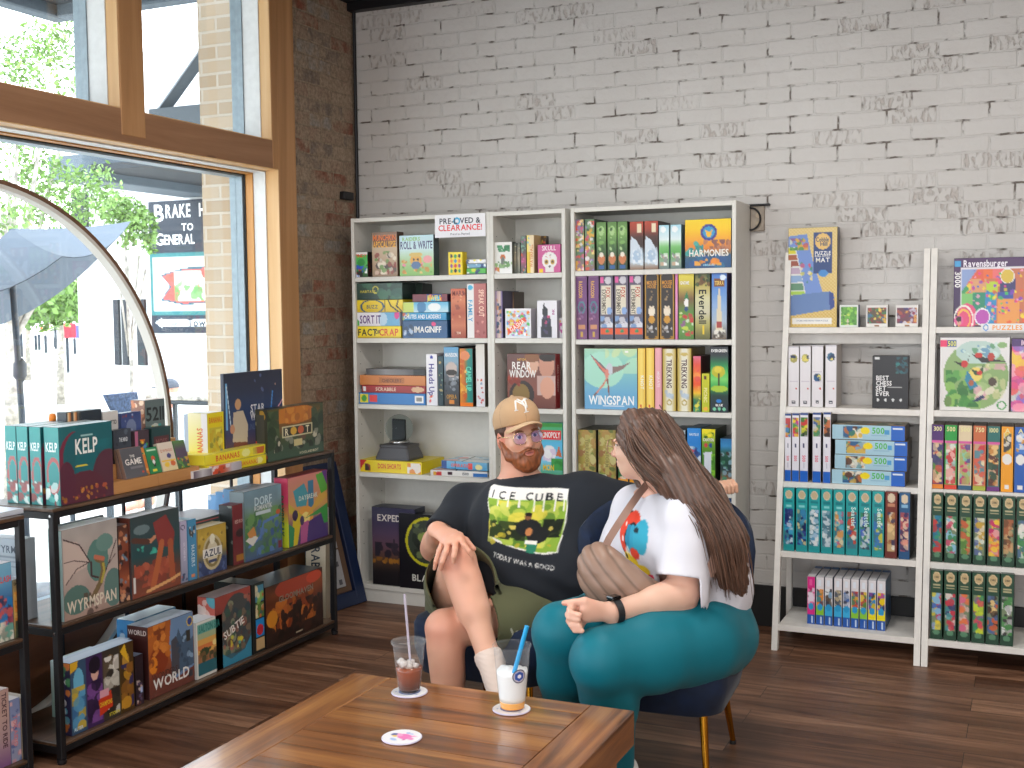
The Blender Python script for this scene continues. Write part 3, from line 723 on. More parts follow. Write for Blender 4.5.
stack((402.5, 447.5, S2), (
    (320.5, 338.3, 'dark blue box with a white word across it under the middle stack', [('g', '#27527e', '#2a5a8c'), ('t', 'IMAGINIFF', .57, .5, .36, W_, .6), ('r', 0, 0, .03, 1, '#173a60'), ('b', '#c8d4e8 #173a60 #e8a83a', 9, .05, (.03, .1, .25, .95)), ('e', .7, .2, .05, .12, '#e03a7a')], '#2a5888', 0, 0, None),
    (312.6, 320.5, 'cyan box with red and white lettering in the middle stack', [('g', '#3a9ac8', '#2f8fc4'), ('t', 'CHUTES AND LADDERS', .46, .5, .55, '#eef0f0', .84), ('b', '#e8d03a #d04a3a', 5, .04, (0, 0, .15, 1))], '#3a94c4', 0, -1, None),
    (302, 312.6, 'light blue box with a globe picture in the middle stack', [('g', '#5fb4dc', '#c8e0e8'), ('e', .42, .5, .1, .6, '#3f7fb0'), ('e', .7, .5, .14, .4, '#eef2f2'), ('r', 0, 0, .25, 1, '#c8d86a')], '#5fb0d4', 0, 1, None),
    (294, 302, 'dark red and blue narrow box on top of the middle stack', [('g', '#7a2430', '#6a1f34'), ('t', 'JEWELS', .62, .5, .7, '#e8d04a', .4), ('r', .4, 0, .85, 1, '#243a80'), ('b', '#e85a2a #f0d040 #3ac0e8', 8, .06, (.4, .1, .85, .9))], '#40203a', 10, 0, None)), -.292, .24)
bk(404, 422.5, 284, S2, .12, 'plain dark green box standing behind the middle stack', [('g', '#22382e', '#1a2a24'), ('ring', .4, .3, .2, .1, .3, '#b8a83a')], base='#1d2c26', y=-.15, dz=.0)
bk(450.5, 465.5, 288.5, S2, .24, 'rust coloured tall game box leaning on the upright of the second board', [('g', '#c8603c', '#d07850', '#b05030', '#c8704a', '#9a4028'), ('t', 'MARS', .5, .09, .1, '#7a2418', .8), ('b', '#8a3a24 #e0a070 #b86040', 14, .03), ('t', 'TM', .5, .9, .05, '#f0d8c0', .5)], side=[('g', '#7a3020', '#6a2a1c')], base='#9a4a30')
bk(466.5, 486, 283.5, S2, .26, 'tall salmon and white party game box at the right end of the second board', [('g', '#b86a66', '#a85a58'), ('r', 0, 0, .36, 1, '#e8e4e2'), ('t', 'SPEAK OUT', .76, .36, .26, '#f0c8b0', .5, -90), ('e', .18, .07, .13, .05, '#3fb0d8'), ('t', 'FAMILY', .18, .5, .22, '#3fa0d0', .4, -90), ('b', '#d89088 #8a4040', 10, .02, (.4, .5, 1, 1))], side=[('g', '#7a3a3a', '#6a3434')], base='#a86060')
# ---- third board
stack((359, 425.5, S3), (
    (393.6, 405.2, 'blue box with a barcode at the bottom of the flat pile of the third board', [('g', '#2f7fc4', '#2a74b8'), ('r', .02, .1, .14, .9, '#e8d83a'), ('e', .08, .5, .04, .3, '#3a9a3a'), ('r', .16, .2, .28, .85, '#e03a3a'), ('r', .85, .2, .97, .85, W_), ('r', .87, .3, .95, .7, '#888888')], '#2f78bc', 0, 0, None),
    (386, 393.6, 'dark red game box in the flat pile of the third board', [('g', '#a8282c', '#981f26'), ('t', 'SCRABBLE', .38, .5, .5, '#e8c8b0', .34), ('e', .88, .5, .1, .4, '#d8b08a'), ('r', .02, .2, .06, .8, '#e8e8e8')], '#9a2228', 3, 0, None),
    (375.8, 386, 'orange wooden looking box in the flat pile of the third board', [('g', '#d8884a', '#c87838'), ('r', .3, .25, .68, .8, '#a8602c'), ('t', 'CHECKERS', .49, .53, .34, '#6a3818', .3), ('chk', 9, '#c87a40')], '#c47a3c', 1, 0, None),
    (369.4, 375.8, 'grey and black flat case on top of the pile of the third board', [('h', '#4a4648', '#8a8888', '#6a6668', '#2a2828'), ('r', .8, 0, 1, 1, '#232124')], '#55504f', 7, 0, None)), -.292, .24)
bk(425.8, 437, 354, S3, .22, 'white party game box standing beside the flat pile', [('g', '#f0eef2', '#e4e2ea'), ('t', 'Heads Up', .5, .5, .5, '#3a2a8a', .62, -90), ('e', .5, .06, .16, .03, '#3a4ab0'), ('b', '#d83a3a #e88a3a', 4, .03, (.2, .8, .8, .95))], side=[('g', '#c8c4cc', '#b8b4bc')], base='#dcd8e0')
bk(437.5, 443, 356, S3, .22, 'thin dark teal game box between the white and the grey blue ones', [('g', '#2a4a54', '#1f3840', '#2a4048'), ('b', '#7a9a8a #c8b070', 8, .02)], base='#243c44')
bk(443.5, 458.5, 347, S3, .25, 'grey blue game box with a big moustached face', [('g', '#5fa0cc', '#88a8bc', '#5a6068', '#3f444c', '#484038'), ('t', 'MANSION', .5, .13, .07, W_, .85), ('e', .5, .38, .4, .13, '#c8b8b0'), ('e', .5, .43, .4, .05, '#3a3430'), ('b', '#2a2c30 #8a9098 #c8ccd0', 16, .03, (0, .5, 1, .75)), ('t', 'OPERA', .5, .84, .07, '#c8923a', .7), ('r', .35, .9, .65, .97, '#d88a3a')], side=[('g', '#2a2e34', '#1e2024')], base='#4a5560')
bk(459.3, 472.6, 348.5, S3, .27, 'orange and teal dinosaur game box on the third board', [('h', '#d88a2a', '#c8702a', '#1f8a80', '#1f7a74'), ('t', 'CAMEL UP', .7, .52, .4, '#6ae0c0', .42, -90), ('b', '#e8a83a #c85a20 #f0c060', 20, .035, (0, .05, .55, .9)), ('e', .4, .12, .38, .08, '#e08a5a'), ('r', 0, .93, 1, 1, '#e87a1a')], side=[('g', '#2a2a28', '#442a20')], base='#7a4a28')
bk(475.5, 484.5, 344, S3, .26, 'cream spined game box at the right end of the third board', [('g', '#d8d2c8', '#e8e4e4', '#dcdce4'), ('b', '#e88a3a #6a8ab0 #c84a4a', 10, .02, (.1, .55, .9, .95))], side=[('g', '#6a5f54', '#5a5048')], base='#b0a698')
# ---- fourth board
zt = flp(357.8, 422, 460.2, 472.6, S4, 'bright yellow flat game box under the grey trophy pedestal', [('g', '#f0d81a', '#ecd010'), ('p', ((0, 0), (.14, 0), (.02, 1), (0, 1)), '#c8202a'), ('t', 'DON SHORTS', .5, .45, .42, '#d82a20', .36), ('b', '#c83a20 #e88a3a #f0f0f0', 7, .09, (.78, .1, .98, .95)), ('b', '#8a3a20 #3a2a20', 3, .07, (.12, .2, .2, .9))], depth=.25, base='#dfc716', top=[('g', '#e8d020', '#f0dc30')])
zr = S4
for (a, b_, h, lab, ops, base, rz, y, dep) in (
    (.585, .895, .030, 'white and blue puzzle box under the tied one on the right of the fourth board', [('g', '#e8e6e4', '#dcdad8'), ('r', .75, .3, 1, 1, '#2a6ab0'), ('t', '1500', .62, .5, .5, '#55606a', .2), ('r', .3, .2, .38, .8, '#3a1a2a'), ('b', '#c83a3a #d8a83a', 5, .05, (.05, .2, .2, .9))], '#d0ccc8', .12, -.285, .2),
    (.625, .90, .042, 'pale blue flat game tied with dark cord, topmost on the right of the fourth board', [('g', '#7ab8dc', '#4a9acc'), ('r', 0, 0, .12, 1, '#1f4a90'), ('t', 'OPERATION', .45, .5, .4, '#e85a3a', .5), ('e', .82, .6, .08, .35, '#e8dc9a'), ('r', .3, 0, .315, 1, K_), ('r', .6, .2, .68, .9, '#e04a4a')], '#88b4cc', -.10, -.27, .2)):
    top = [('g', '#c8dce8', '#dce8ee'), ('b', '#e88a8a #88b8d8 #f0f0f0', 14, .12), ('l', ((.3, 0), (.45, 1)), .02, '#202030'), ('l', ((.05, .45), (.95, .5)), .02, '#202030')]
    flat(a, b_, zr, zr+h, y, dep, lab, ops, top=top, base=base, rz=rz); zr += h+.004
# pedestal with a crystal ball: one thing with parts
def trophy():
    p = at(396, 461, 'y', -.24); r = empty('fortune_teller', (p[0], -.20, zt+.0008), label='grey fortune teller toy with clear ball on a dark pedestal on the fourth board', cat='toy')
    mb = MB(); loft(mb, [[(x, y, z) for x, y in rrect(w_, w_*.8, .012, 4)] for w_, z in ((.205, 0), (.205, .012), (.168, .062), (.172, .066), (.172, .078), (.120, .082))])
    mb.v = [(a, b_, c) for a, b_, c in mb.v]
    v, f = text2d('PSYCHIC'); w_ = v[:, 0].max(); s = .085/w_
    mb.add([((q[0]-w_/2)*s, -.0765+(.02+q[1]*s)*.12, .022+q[1]*s*1.2) for q in v], f, 1)
    mb.build('pedestal', [simple('dull_grey_plastic', '#47464a', .4), simple('gilt_letters', '#b79a52', .4)], parent=r)
    mb = MB().lathe([(.052, .083), (.056, .088), (.05, .10), (.03, .104)], 28); mb.build('collar', M['chrome'], parent=r, smooth=True)
    g = simple('clear_globe', '#dfe8ea', .03); b = g.node_tree.nodes['Principled BSDF']; b.inputs['Transmission Weight'].default_value = 1.; b.inputs['IOR'].default_value = 1.12
    mb = MB().lathe([(.075*math.sin(a), .160-.075*math.cos(a)) for a in np.linspace(.45, PI, 20)], 32); mb.build('globe', g, parent=r, smooth=True)
    mb = MB().box(-.036, .036, -.006, .006, .103, .205, bev=.003); mb.build('card_tablet', simple('dark_tablet', '#23262b', .4), parent=r)
trophy()
# ---- bottom board
bk(371.5, 415, 508, .092, .11, 'dark purple box showing one word in wide letters on the lowest board', [('g', '#2f2d48', '#3c3452', '#55425c', '#6a4a58', '#5a4030', '#241f22', '#1c1a1e'), ('t', 'EXPEDITIONS', .68, .13, .085, '#d8cfc8', 1.1), ('r', .5, .4, .53, .6, '#241f2c'), ('b', '#2a2430 #3a2f3c', 16, .05, (.05, .45, .9, .68)), ('b', '#a8702a #8a5a24', 14, .03, (.0, .64, 1, .72))], side=[('g', '#1f2336', '#1a1c28')], base='#20243a')
bk(398.5, 452, 515, .092, .08, 'black box with a green masked head leaning in front on the lowest board', [('g', '#181720', '#15141c'), ('e', .52, .36, .36, .31, '#3a4238'), ('ring', .52, .36, .40, .33, .12, '#c8c028'), ('e', .45, .30, .09, .07, '#8a9a50'), ('e', .7, .32, .08, .07, '#98a850'), ('b', '#566048 #2a3228 #7a8858 #202420', 40, .05, (.25, .12, .8, .6)), ('t', 'BLACK', .5, .85, .09, '#d8d8d0', .8)], base='#15141a', y=-.335+.03, seed=77)
# ---- narrow bookcase
bk(493.3, 512, 242, S1, .05, 'white game box with a fox under a tree, left in the narrow bookcase', [('g', '#eceae6', '#e2e6e0'), ('b', '#3f8a58 #4a9a68 #2f7a4c', 26, .05, (.2, .1, .9, .3)), ('e', .5, .48, .14, .1, '#c8703a'), ('e', .5, .62, .1, .16, '#6a7068'), ('b', '#6a9a5a #88b070 #4a7a48', 20, .05, (0, .6, 1, .82)), ('r', 0, .84, 1, 1, '#ecebea'), ('b', '#c85a8a #d88a3a', 4, .05, (0, .8, .3, 1))], side=[('g', '#4a5048', '#6a6a5c')], base='#c8c8c4')
for a, b_, c in ((512.8, 516.6, '#5a6058'), (516.9, 520.2, '#6f7468')):
    bk(a, b_, 243, S1, .12, 'thin grey green box spine on the top board of the narrow bookcase', [('g', c, '#a89a80', c), ('b', '#2a3028 #c8b890', 5, .02)], base=c, y=-.27, group='thin grey green box pair')
bk(520.5, 526, 236, S1, .16, 'slim dark floral game box in the narrow bookcase', [('g', '#6a7a70', '#4a5a54', '#a84a6a', '#3a5a50'), ('b', '#e08a9a #d8503a #7aa890 #c85a90', 18, .03)], base='#4a5450')
bk(526.5, 534, 235, S1, .17, 'cream and yellow tall game box in the narrow bookcase', [('h', '#f0dc6a', '#ecd8b0', '#e8d0a8'), ('t', 'WATERFALL', .62, .55, .5, '#d88a4a', .6, 90), ('b', '#7ac0d0', 4, .03, (0, .05, .5, .3)), ('r', 0, .45, .45, 1, '#eac83a')], side=[('g', '#c8a878', '#b89068')], base='#d8bc8a')
bk(537.5, 560.5, 244.5, S1, .05, 'pink game box with a white sugar skull in the narrow bookcase', [('g', '#cc5a94', '#c85490'), ('t', 'SKULL', .5, .12, .17, '#f0dce4', .62), ('e', .52, .56, .34, .3, '#eae6e4'), ('r', .34, .75, .7, .98, '#e4e0de'), ('e', .38, .62, .09, .09, '#c8a040'), ('e', .66, .62, .09, .09, '#c8a040'), ('e', .38, .62, .045, .045, '#4a3a30'), ('e', .66, .62, .045, .045, '#4a3a30'), ('e', .52, .78, .04, .05, '#4a3a3a'), ('b', '#d88a5a #8ab0a0 #c06a8a', 10, .025, (.3, .32, .75, .48)), ('r', .04, .86, .22, 1, '#f0c81a')], side=[('g', '#8a3a64', '#7a3058')], base='#a84a7c')
bk(541, 546.5, 236, S1, .03, 'small dark box standing behind the pink skull box', [('g', '#55402c', '#3a302c'), ('b', '#c8a03a #c84a3a', 6, .05)], base='#3c332e', y=-.21)
bk(494.3, 502.5, 291, S2, .2, 'lavender edged tall game box at the left of the second narrow board', [('h', '#6a5aa0', '#c8b0b8', '#d8c0b0', '#5a4a88'), ('b', '#2a4a70 #c88a5a #3a3050', 16, .04, (.2, .1, .85, .9))], side=[('g', '#3a3450', '#4a4260')], base='#5a5080')
bk(503.5, 514, 292, S2, .14, 'small brown game box standing behind the blob puzzle game', [('g', '#6a5444', '#9a7a5c', '#5a463a'), ('e', .5, .4, .3, .15, '#b8946c')], base='#54443a', y=-.17)
bk(505, 531, 308.5, S2, .07, 'white game box crowded with colourful capsules and a red banner', [('g', '#ece8ec', '#e8e4ea'), ('r', .05, .06, .95, .95, '#c8d8e0'), ('b', '#e83a3a #3a9ae0 #f0c82a #4ab04a #a84ac0 #f07a2a #ffffff #e86aa8', 90, .05, (.06, .08, .94, .94)), ('p', ((.06, .72), (.72, .28), (.84, .42), (.14, .88)), '#e84a2a'), ('t', 'GASHA', .46, .57, .17, '#f8f0e0', .62, 32)], side=[('g', '#cfc9d2', '#b8b2be')], base='#d8d4da', rz=0)
bk(536.8, 557, 300.5, S2, .05, 'white game box with a black ink silhouette figure', [('g', '#e8e6ec', '#e2e0e8'), ('e', .4, .3, .16, .13, '#23222c'), ('p', ((.3, .2), (.34, .02), (.42, .2)), '#23222c'), ('e', .46, .62, .26, .25, '#282733'), ('r', .2, .7, .74, .98, '#23222e'), ('b', '#4a3a60 #2a4a70 #c84a7a', 8, .04, (.2, .4, .75, .95)), ('t', 'INK', .82, .3, .12, '#a83a8a', .3, 90)], side=[('g', '#b8b4c0', '#8a8694')], base='#ccc8d4')
bk(558, 562.5, 318, S2, .03, 'tiny white card box beside the ink figure box', [('g', '#e4e2e6', '#d8d6dc'), ('b', '#c84a9a #e8a03a', 6, .1)], base='#d4d2d8', y=-.26)
bk(507, 555.5, 354, S3, .06, 'large red brown film game box with two portraits behind the man\'s cap', [('g', '#6a4a48', '#7a4c44', '#8a5448', '#6a3c34'), ('e', .52, .18, .13, .2, '#d8a890'), ('e', .52, .06, .16, .09, '#8a5a3a'), ('e', .82, .2, .16, .24, '#c8907a'), ('e', .84, .05, .17, .09, '#2a201c'), ('r', .62, .4, 1, .75, '#c8a8a0'), ('e', .3, .75, .26, .26, '#3a3030'), ('e', .28, .75, .18, .2, '#8a7040'), ('e', .83, .62, .15, .2, '#d8a088'), ('b', '#8a3a30 #a84a3c', 8, .05, (0, .4, .3, .6)), ('t', 'REAR', .3, .21, .14, '#f0ece8', .4), ('t', 'WINDOW', .32, .36, .14, '#f0ece8', .56), ('t', 'HITCH', .3, .1, .04, '#e0a83a', .3)], side=[('g', '#8f1f20', '#80191c'), ('t', 'REAR WINDOW', .5, .45, .3, '#d8b8b0', .5, -90)], base='#7a2420')
bk(540, 562.5, 423, S4, .05, 'green and blue property trading game box beside the man\'s glasses', [('g', '#3fa04a', '#57b8e0', '#7ac8e8', '#3f9a48'), ('r', 0, 0, 1, .07, '#3a8f3a'), ('r', -.1, .12, .95, .28, '#d8242c'), ('t', 'MONOPOLY', .44, .2, .1, W_, .92), ('e', .4, .52, .3, .14, '#e8e8ea'), ('b', '#e8e4f0 #f0f0f0 #d8c8e0', 14, .06, (.1, .45, .7, .65)), ('p', ((.7, .55), (.84, .38), (.98, .58)), '#c8683a'), ('b', '#2f8a3a #3fa04a', 14, .07, (.5, .6, 1, .8)), ('t', 'MON', .36, .76, .1, '#f0c82a', .5)], side=[('g', '#3a8a9a', '#2f7a50')], base='#3a9a8a')
# ---- bookcase behind the woman
C1, C2, C3, C4 = S1+.004, S2-.006, S3+.004, S4-.004
fl = [('g', '#5a7a58', '#6a8a60', '#8a9a6a', '#8a6a6a'), ('b', '#e8e0e8 #e0a83a #c85a7a #d84a3a #6aa06a #8a7ab8 #f0d080 #3a5a40', 60, .035)]
for k, (a, b_) in enumerate(((575.3, 584), (584.6, 594.4))):
    bk(a, b_, 219.5+k*-.5, C1, .2, ('first', 'second')[k]+' flowery green game box from the left upright of the top board', fl if k else [('g', '#7a6a98', '#8a9a5a', '#5a7a58', '#a86a8a')]+fl[1:], base='#4a5a44', group=None)
fo = [('g', '#57803e', '#7aa858', '#4a7038', '#2f4a28', '#263f22'), ('e', .5, .18, .3, .1, '#a8c888'), ('b', '#c8e0a0 #2f5a28 #88b860', 14, .03, (.1, .1, .9, .6)), ('e', .5, .76, .36, .12, '#c87848'), ('e', .5, .68, .22, .05, '#e8e0d0'), ('r', .25, .9, .75, .97, '#2a5a9a')]
for k, (a, b_) in enumerate(((596.2, 606.2), (607.2, 616.8), (617.2, 627.4))):
    bk(a, b_, 222-.3*k, C1, .2, 'green woodland game box with an orange creature, one of three alike', fo, key='forest', base='#1c2a1a', group='green woodland boxes on the top board')
fx = [('g', '#b8452c', '#a03c28', '#4a2a24', '#3a2420', '#9ab0c0', '#c8d8e4', '#8a6a54'), ('p', ((.1, .3), (.5, .4), (.92, .62), (.95, .92), (.1, .86), (.0, .5)), '#d0dce8'), ('e', .5, .72, .3, .12, '#a8c0d8'), ('r', .55, .04, .85, .24, '#e8d8b8'), ('b', '#e8eef4 #b8c8d8', 12, .03, (.1, .55, .9, .9))]
for k, (a, b_) in enumerate(((629.6, 643.6), (644.2, 658.2))):
    bk(a, b_, 221.5-.6*k, C1, .2, 'rust and snow coloured game box, one of two alike on the top board', fx, key='snow', base='#4a2a22', group='rust and snow boxes on the top board')
sk = [('g', '#a8d8e8', '#c8e4ec', '#e0eef0', '#7ac070', '#5aa850', '#8aa890', '#6a7a78'), ('e', .4, .1, .3, .07, '#eef4f6'), ('b', '#e8ece8 #8a8e8a #c8a890', 14, .045, (.1, .62, .9, .92))]
for k, (a, b_) in enumerate(((658.8, 669.2), (670.2, 681.4))):
    bk(a, b_, 225-.5*k, C1, .18, 'sky blue game box with grazing animals, one of two alike', sk, key='sky', base='#6a8a90', group='sky blue boxes on the top board')
bk(684.8, 731.3, 219, C1, .06, 'large yellow and blue landscape game box facing out on the top board', [('g', '#f2d020', '#f4c81c', '#f0a828', '#e08030', '#2a5a7a', '#1f4a78'), ('e', .52, .27, .18, .17, '#3a3a90'), ('e', .52, .27, .13, .12, '#3a9ac8'), ('p', ((.44, .22), (.52, .26), (.6, .22), (.56, .36), (.48, .36)), '#f0b82a'), ('b', '#2a8a8a #2f9a98 #3fa8a0', 16, .06, (0, .45, .4, .75)), ('b', '#8a5a50 #b87a5a #6a4a60', 18, .05, (.4, .42, 1, .65)), ('b', '#1f4f80 #2a6a90 #24508a', 24, .07, (0, .72, 1, 1)), ('b', '#e88a2a #f0a83a', 10, .05, (.2, .7, .8, .95)), ('t', 'HARMONIES', .52, .69, .14, '#e8e4dc', .86), ('t', 'LIBELLUD', .52, .94, .04, '#9ad0e8', .25)], side=[('g', '#3a4a38', '#2a3a48')], base='#3a4a50', seed=5)
pu = [('g', '#6a3a70', '#74407a', '#6a3868', '#7a4a78'), ('r', 0, 0, 1, .04, '#8a5a8a'), ('t', 'RACCOON', .42, .22, .34, '#e8b03a', .26, -90), ('ring', .5, .5, .36, .1, .35, '#4a7a8a'), ('e', .5, .52, .15, .04, '#2a4a5a'), ('b', '#c88aa0 #8a5a8a', 6, .02, (.1, .55, .9, .75)), ('r', .15, .78, .85, .84, '#c88a60'), ('r', .4, .88, .6, .96, '#c8a040')]
for k, (a, b_) in enumerate(((575.8, 587), (588, 598.8))):
    bk(a, b_, 275.5-.4*k, C2, .26, 'tall plum purple game box with gold lettering, one of two alike', pu, key='plum', base='#4a2850', group='plum purple boxes on the second board')
fe = [('g', '#5a5068', '#6a6070', '#505060'), ('r', .05, .04, .3, .13, '#e05aa0'), ('e', .62, .09, .25, .06, '#c8c4cc'), ('r', .1, .17, .86, .62, '#ddd4c0'), ('t', 'FOX', .62, .28, .34, '#b8402c', .16, -90), ('t', 'EXPERIMENT', .3, .42, .3, '#5a5048', .38, -90), ('e', .7, .56, .2, .06, '#8aa8d8'), ('b', '#7a9ac8 #dcdce4 #4a5a80', 12, .04, (.05, .64, .95, .82)), ('r', .05, .83, .95, .92, '#e0582c'), ('e', .55, .875, .14, .03, '#3a8a5a')]
for k, (a, b_) in enumerate(((599.6, 613.2), (614.2, 628.2), (629, 643))):
    bk(a, b_, 274.5-.4*k, C2, .26, 'grey experiment game box with cream label and orange band, one of three alike', fe, key='foxexp', base='#4a4452', group='grey experiment boxes on the second board')
mo = [('g', '#b88a2c', '#a87a24'), ('e', .5, .06, .42, .06, '#2a2220'), ('r', .08, .05, .92, .95, '#2c2422'), ('t', 'MOUSE', .5, .14, .06, '#d8942a', .7), ('t', 'HOUSE', .5, .2, .05, '#d8942a', .6), ('b', '#a88a60', 6, .015, (.3, .26, .7, .42)), ('e', .5, .58, .24, .08, '#e8dcc8'), ('e', .4, .52, .08, .03, '#e0d0b8'), ('e', .6, .52, .08, .03, '#e0d0b8'), ('e', .5, .7, .22, .06, '#c8902c'), ('b', '#d8d8dc #8a8078', 8, .02, (.15, .78, .85, .9)), ('e', .5, .97, .3, .02, '#2a2220')]
for k, (a, b_) in enumerate(((644.4, 658.8), (659.6, 674.4))):
    bk(a, b_, 273.2-.4*k, C2, .26, 'black and gold game box with a white mouse, one of two alike', mo, key='mouse', base='#3a2a20', group='black and gold mouse boxes')
bk(675, 677.8, 272.6, C2, .24, 'very thin pink spined game box beside the gnome box', [('g', '#d87ab0', '#e8a0c8', '#d070a8')], base='#c070a0')
bk(678.3, 694, 271.8, C2, .26, 'green game box with a garden gnome', [('g', '#e8d84a', '#c8b848', '#7a5a38', '#5a8a3a', '#6a9a3f', '#4a7a34'), ('t', 'GNOME', .4, .16, .05, W_, .6), ('p', ((.35, .4), (.55, .28), (.7, .42)), '#2f7a4a'), ('e', .52, .46, .14, .07, '#f0ece8'), ('e', .5, .55, .12, .04, '#2a4a7a'), ('b', '#e8e8e0 #c83a3a #8a5a8a #c8d84a', 22, .025, (.05, .6, .95, .95))], base='#4a6a34', side=[('g', '#3a5a2a', '#2a4020')])
bk(694.8, 710.2, 271.2, C2, .26, 'olive game box with black handwritten title running up the spine', [('g', '#3a4428', '#b8a858', '#d0cca0', '#c8c4a8', '#a8a058', '#5a5a30'), ('b', '#2f4424 #4a6030 #6a4a28', 18, .03, (0, 0, 1, .22)), ('t', 'Everdell', .52, .52, .5, '#1c1c18', .5, -90), ('r', .52, .8, .6, .92, '#e8c82a')], base='#5a5a38', side=[('g', '#3a3c28', '#2a2c1c')])
bk(711.5, 727, 270.4, C2, .27, 'blue game box with a stone lighthouse and wooden sign', [('g', '#4a7ac8', '#5a8ad0', '#88aad8', '#a8b8c8', '#6a5a4a'), ('r', .12, .12, .88, .24, '#7a4a24'), ('t', 'TERRA', .5, .18, .06, '#e8c060', .6), ('p', ((.44, .26), (.56, .26), (.72, .88), (.26, .88)), '#d8ccb0'), ('r', .3, .74, .68, .84, '#a8403a'), ('b', '#e8e4d8 #4a4038', 10, .03, (.1, .86, .9, .98)), ('e', .75, .1, .2, .04, '#dce8f4')], base='#7a80a8', side=[('g', '#7a68a8', '#3a2a3a', '#1f1a1e')])
bk(584, 637.3, 348.5, C3, .07, 'large pale green bird game box facing out on the third board', [('g', '#a8d4b8', '#8accc0', '#78b8c8', '#6aaad0', '#68a4d0'), ('e', .35, .35, .4, .3, '#a8dcc8'), ('b', '#c8dca8 #b8e0c0', 5, .1, (.4, 0, 1, .4)), ('p', ((.1, .08), (.34, .26), (.44, .36), (.4, .42), (.3, .34)), '#7a6a70'), ('p', ((.5, .3), (.7, .28), (.88, .22), (.72, .34), (.52, .42)), '#88706a'), ('p', ((.13, .12), (.34, .3), (.42, .36), (.38, .4)), '#d87a68'), ('e', .48, .34, .065, .1, '#c8ccd4'), ('e', .43, .42, .04, .08, '#d88878'), ('l', ((.43, .5), (.32, .64), (.18, .78)), .012, '#7a5a54'), ('l', ((.44, .5), (.46, .64), (.47, .77)), .012, '#8a5a50'), ('l', ((.42, .5), (.36, .6), (.24, .72)), .014, '#d88a70'), ('t', 'WINGSPAN', .51, .845, .15, '#f2f4f4', .86), ('r', .35, .94, .75, .955, '#dce8f0'), ('r', .78, .03, .84, .07, W_)], left=[('g', '#6a5030', '#5a4428')], base='#7a6238', seed=3)
ye = [('h', '#f0c850', '#f4d870', '#e8b840'), ('t', 'KNOT', .6, .55, .45, '#f4f0e0', .34, -90), ('e', .4, .93, .14, .03, '#d8502a')]
for k, (a, b_) in enumerate(((637.6, 645.4), (646, 654.2))):
    bk(a, b_, 348.2-.2*k, C3, .27, 'yellow spined bird game expansion, one of two alike', ye, key='yel', base='#c89a30', group='yellow spined expansions')
bk(654.8, 661.8, 347.8, C3, .27, 'pink spined bird game expansion beside the yellow ones', [('h', '#e8a0a8', '#ecb0b8', '#dc909c'), ('t', 'MIGRATE', .5, .5, .4, '#f4dce0', .4, -90)], base='#c87a84')
tr = [('g', '#c8a83a', '#d8c89a', '#e0dccc', '#d8dce0', '#dcdcd8', '#c0a444'), ('h', '#b89a34', '#e0dcc8', '#e4e0d0', '#b89a34'), ('t', 'TREKKING', .5, .4, .4, '#4a1f28', .46, -90), ('ring', .5, .86, .2, .05, .4, '#b8a04a'), ('b', '#b8c8d8 #a8b8cc', 6, .03, (.15, .66, .85, .82)), ('e', .5, .09, .25, .03, '#c8b060')]
for k, (a, b_) in enumerate(((662.4, 676), (677.2, 691.4))):
    bk(a, b_, 348.8-.4*k, C3, .25, 'cream and gold trekking game box, one of two alike', tr, key='trek', base='#9a8030', group='cream and gold trekking boxes')
bk(693, 701, 356, C3, .2, 'orange red sunset game box on the third board', [('g', '#d86a8a', '#e0503a', '#f07a2a', '#e8502c', '#f0c02a', '#1f6a54', '#2a8a6a'), ('b', '#f09a4a #e04a4a', 6, .04, (0, .1, 1, .6)), ('b', '#e8d84a #2a7a5a', 8, .03, (0, .75, 1, 1))], base='#5a2a2a')
bk(701.6, 709.6, 373.5, C3, .16, 'small yellow green game box in front of the taller ones', [('g', '#c8c828', '#c0c024', '#b8c030'), ('t', 'PICNIC', .5, .56, .45, '#e8e0a0', .5, -90), ('e', .45, .1, .2, .05, '#5a3020'), ('e', .5, .92, .3, .05, '#e8a83a')], base='#8a9020')
bk(710.2, 728.4, 346.5, C3, .22, 'dark game box with a glowing green tree', [('g', '#2a3038', '#2a3038', '#1f7a48', '#4ab85a', '#7ad068', '#2f9a4a', '#1c3a34', '#22303a', '#262c38'), ('e', .45, .38, .38, .09, '#c0b82a'), ('e', .42, .35, .2, .05, '#d8c83a'), ('r', .43, .4, .5, .6, '#3a3a20'), ('e', .5, .64, .5, .05, '#a8c83a'), ('t', 'EVERGREEN', .5, .06, .045, W_, .9), ('e', .48, .83, .14, .03, '#2a7ac8'), ('t', 'BLUE', .5, .89, .035, W_, .5), ('e', .22, .95, .1, .025, '#7ac8a0'), ('e', .5, .95, .1, .025, '#7ac8a0'), ('e', .78, .95, .1, .025, '#7ac8a0')], base='#1c2026')
bk(677.5, 690, 347.5, C3, .1, 'dark red box tucked behind the sunset game', [('g', '#5a2028', '#44181f')], base='#3a1a20', y=-.12)
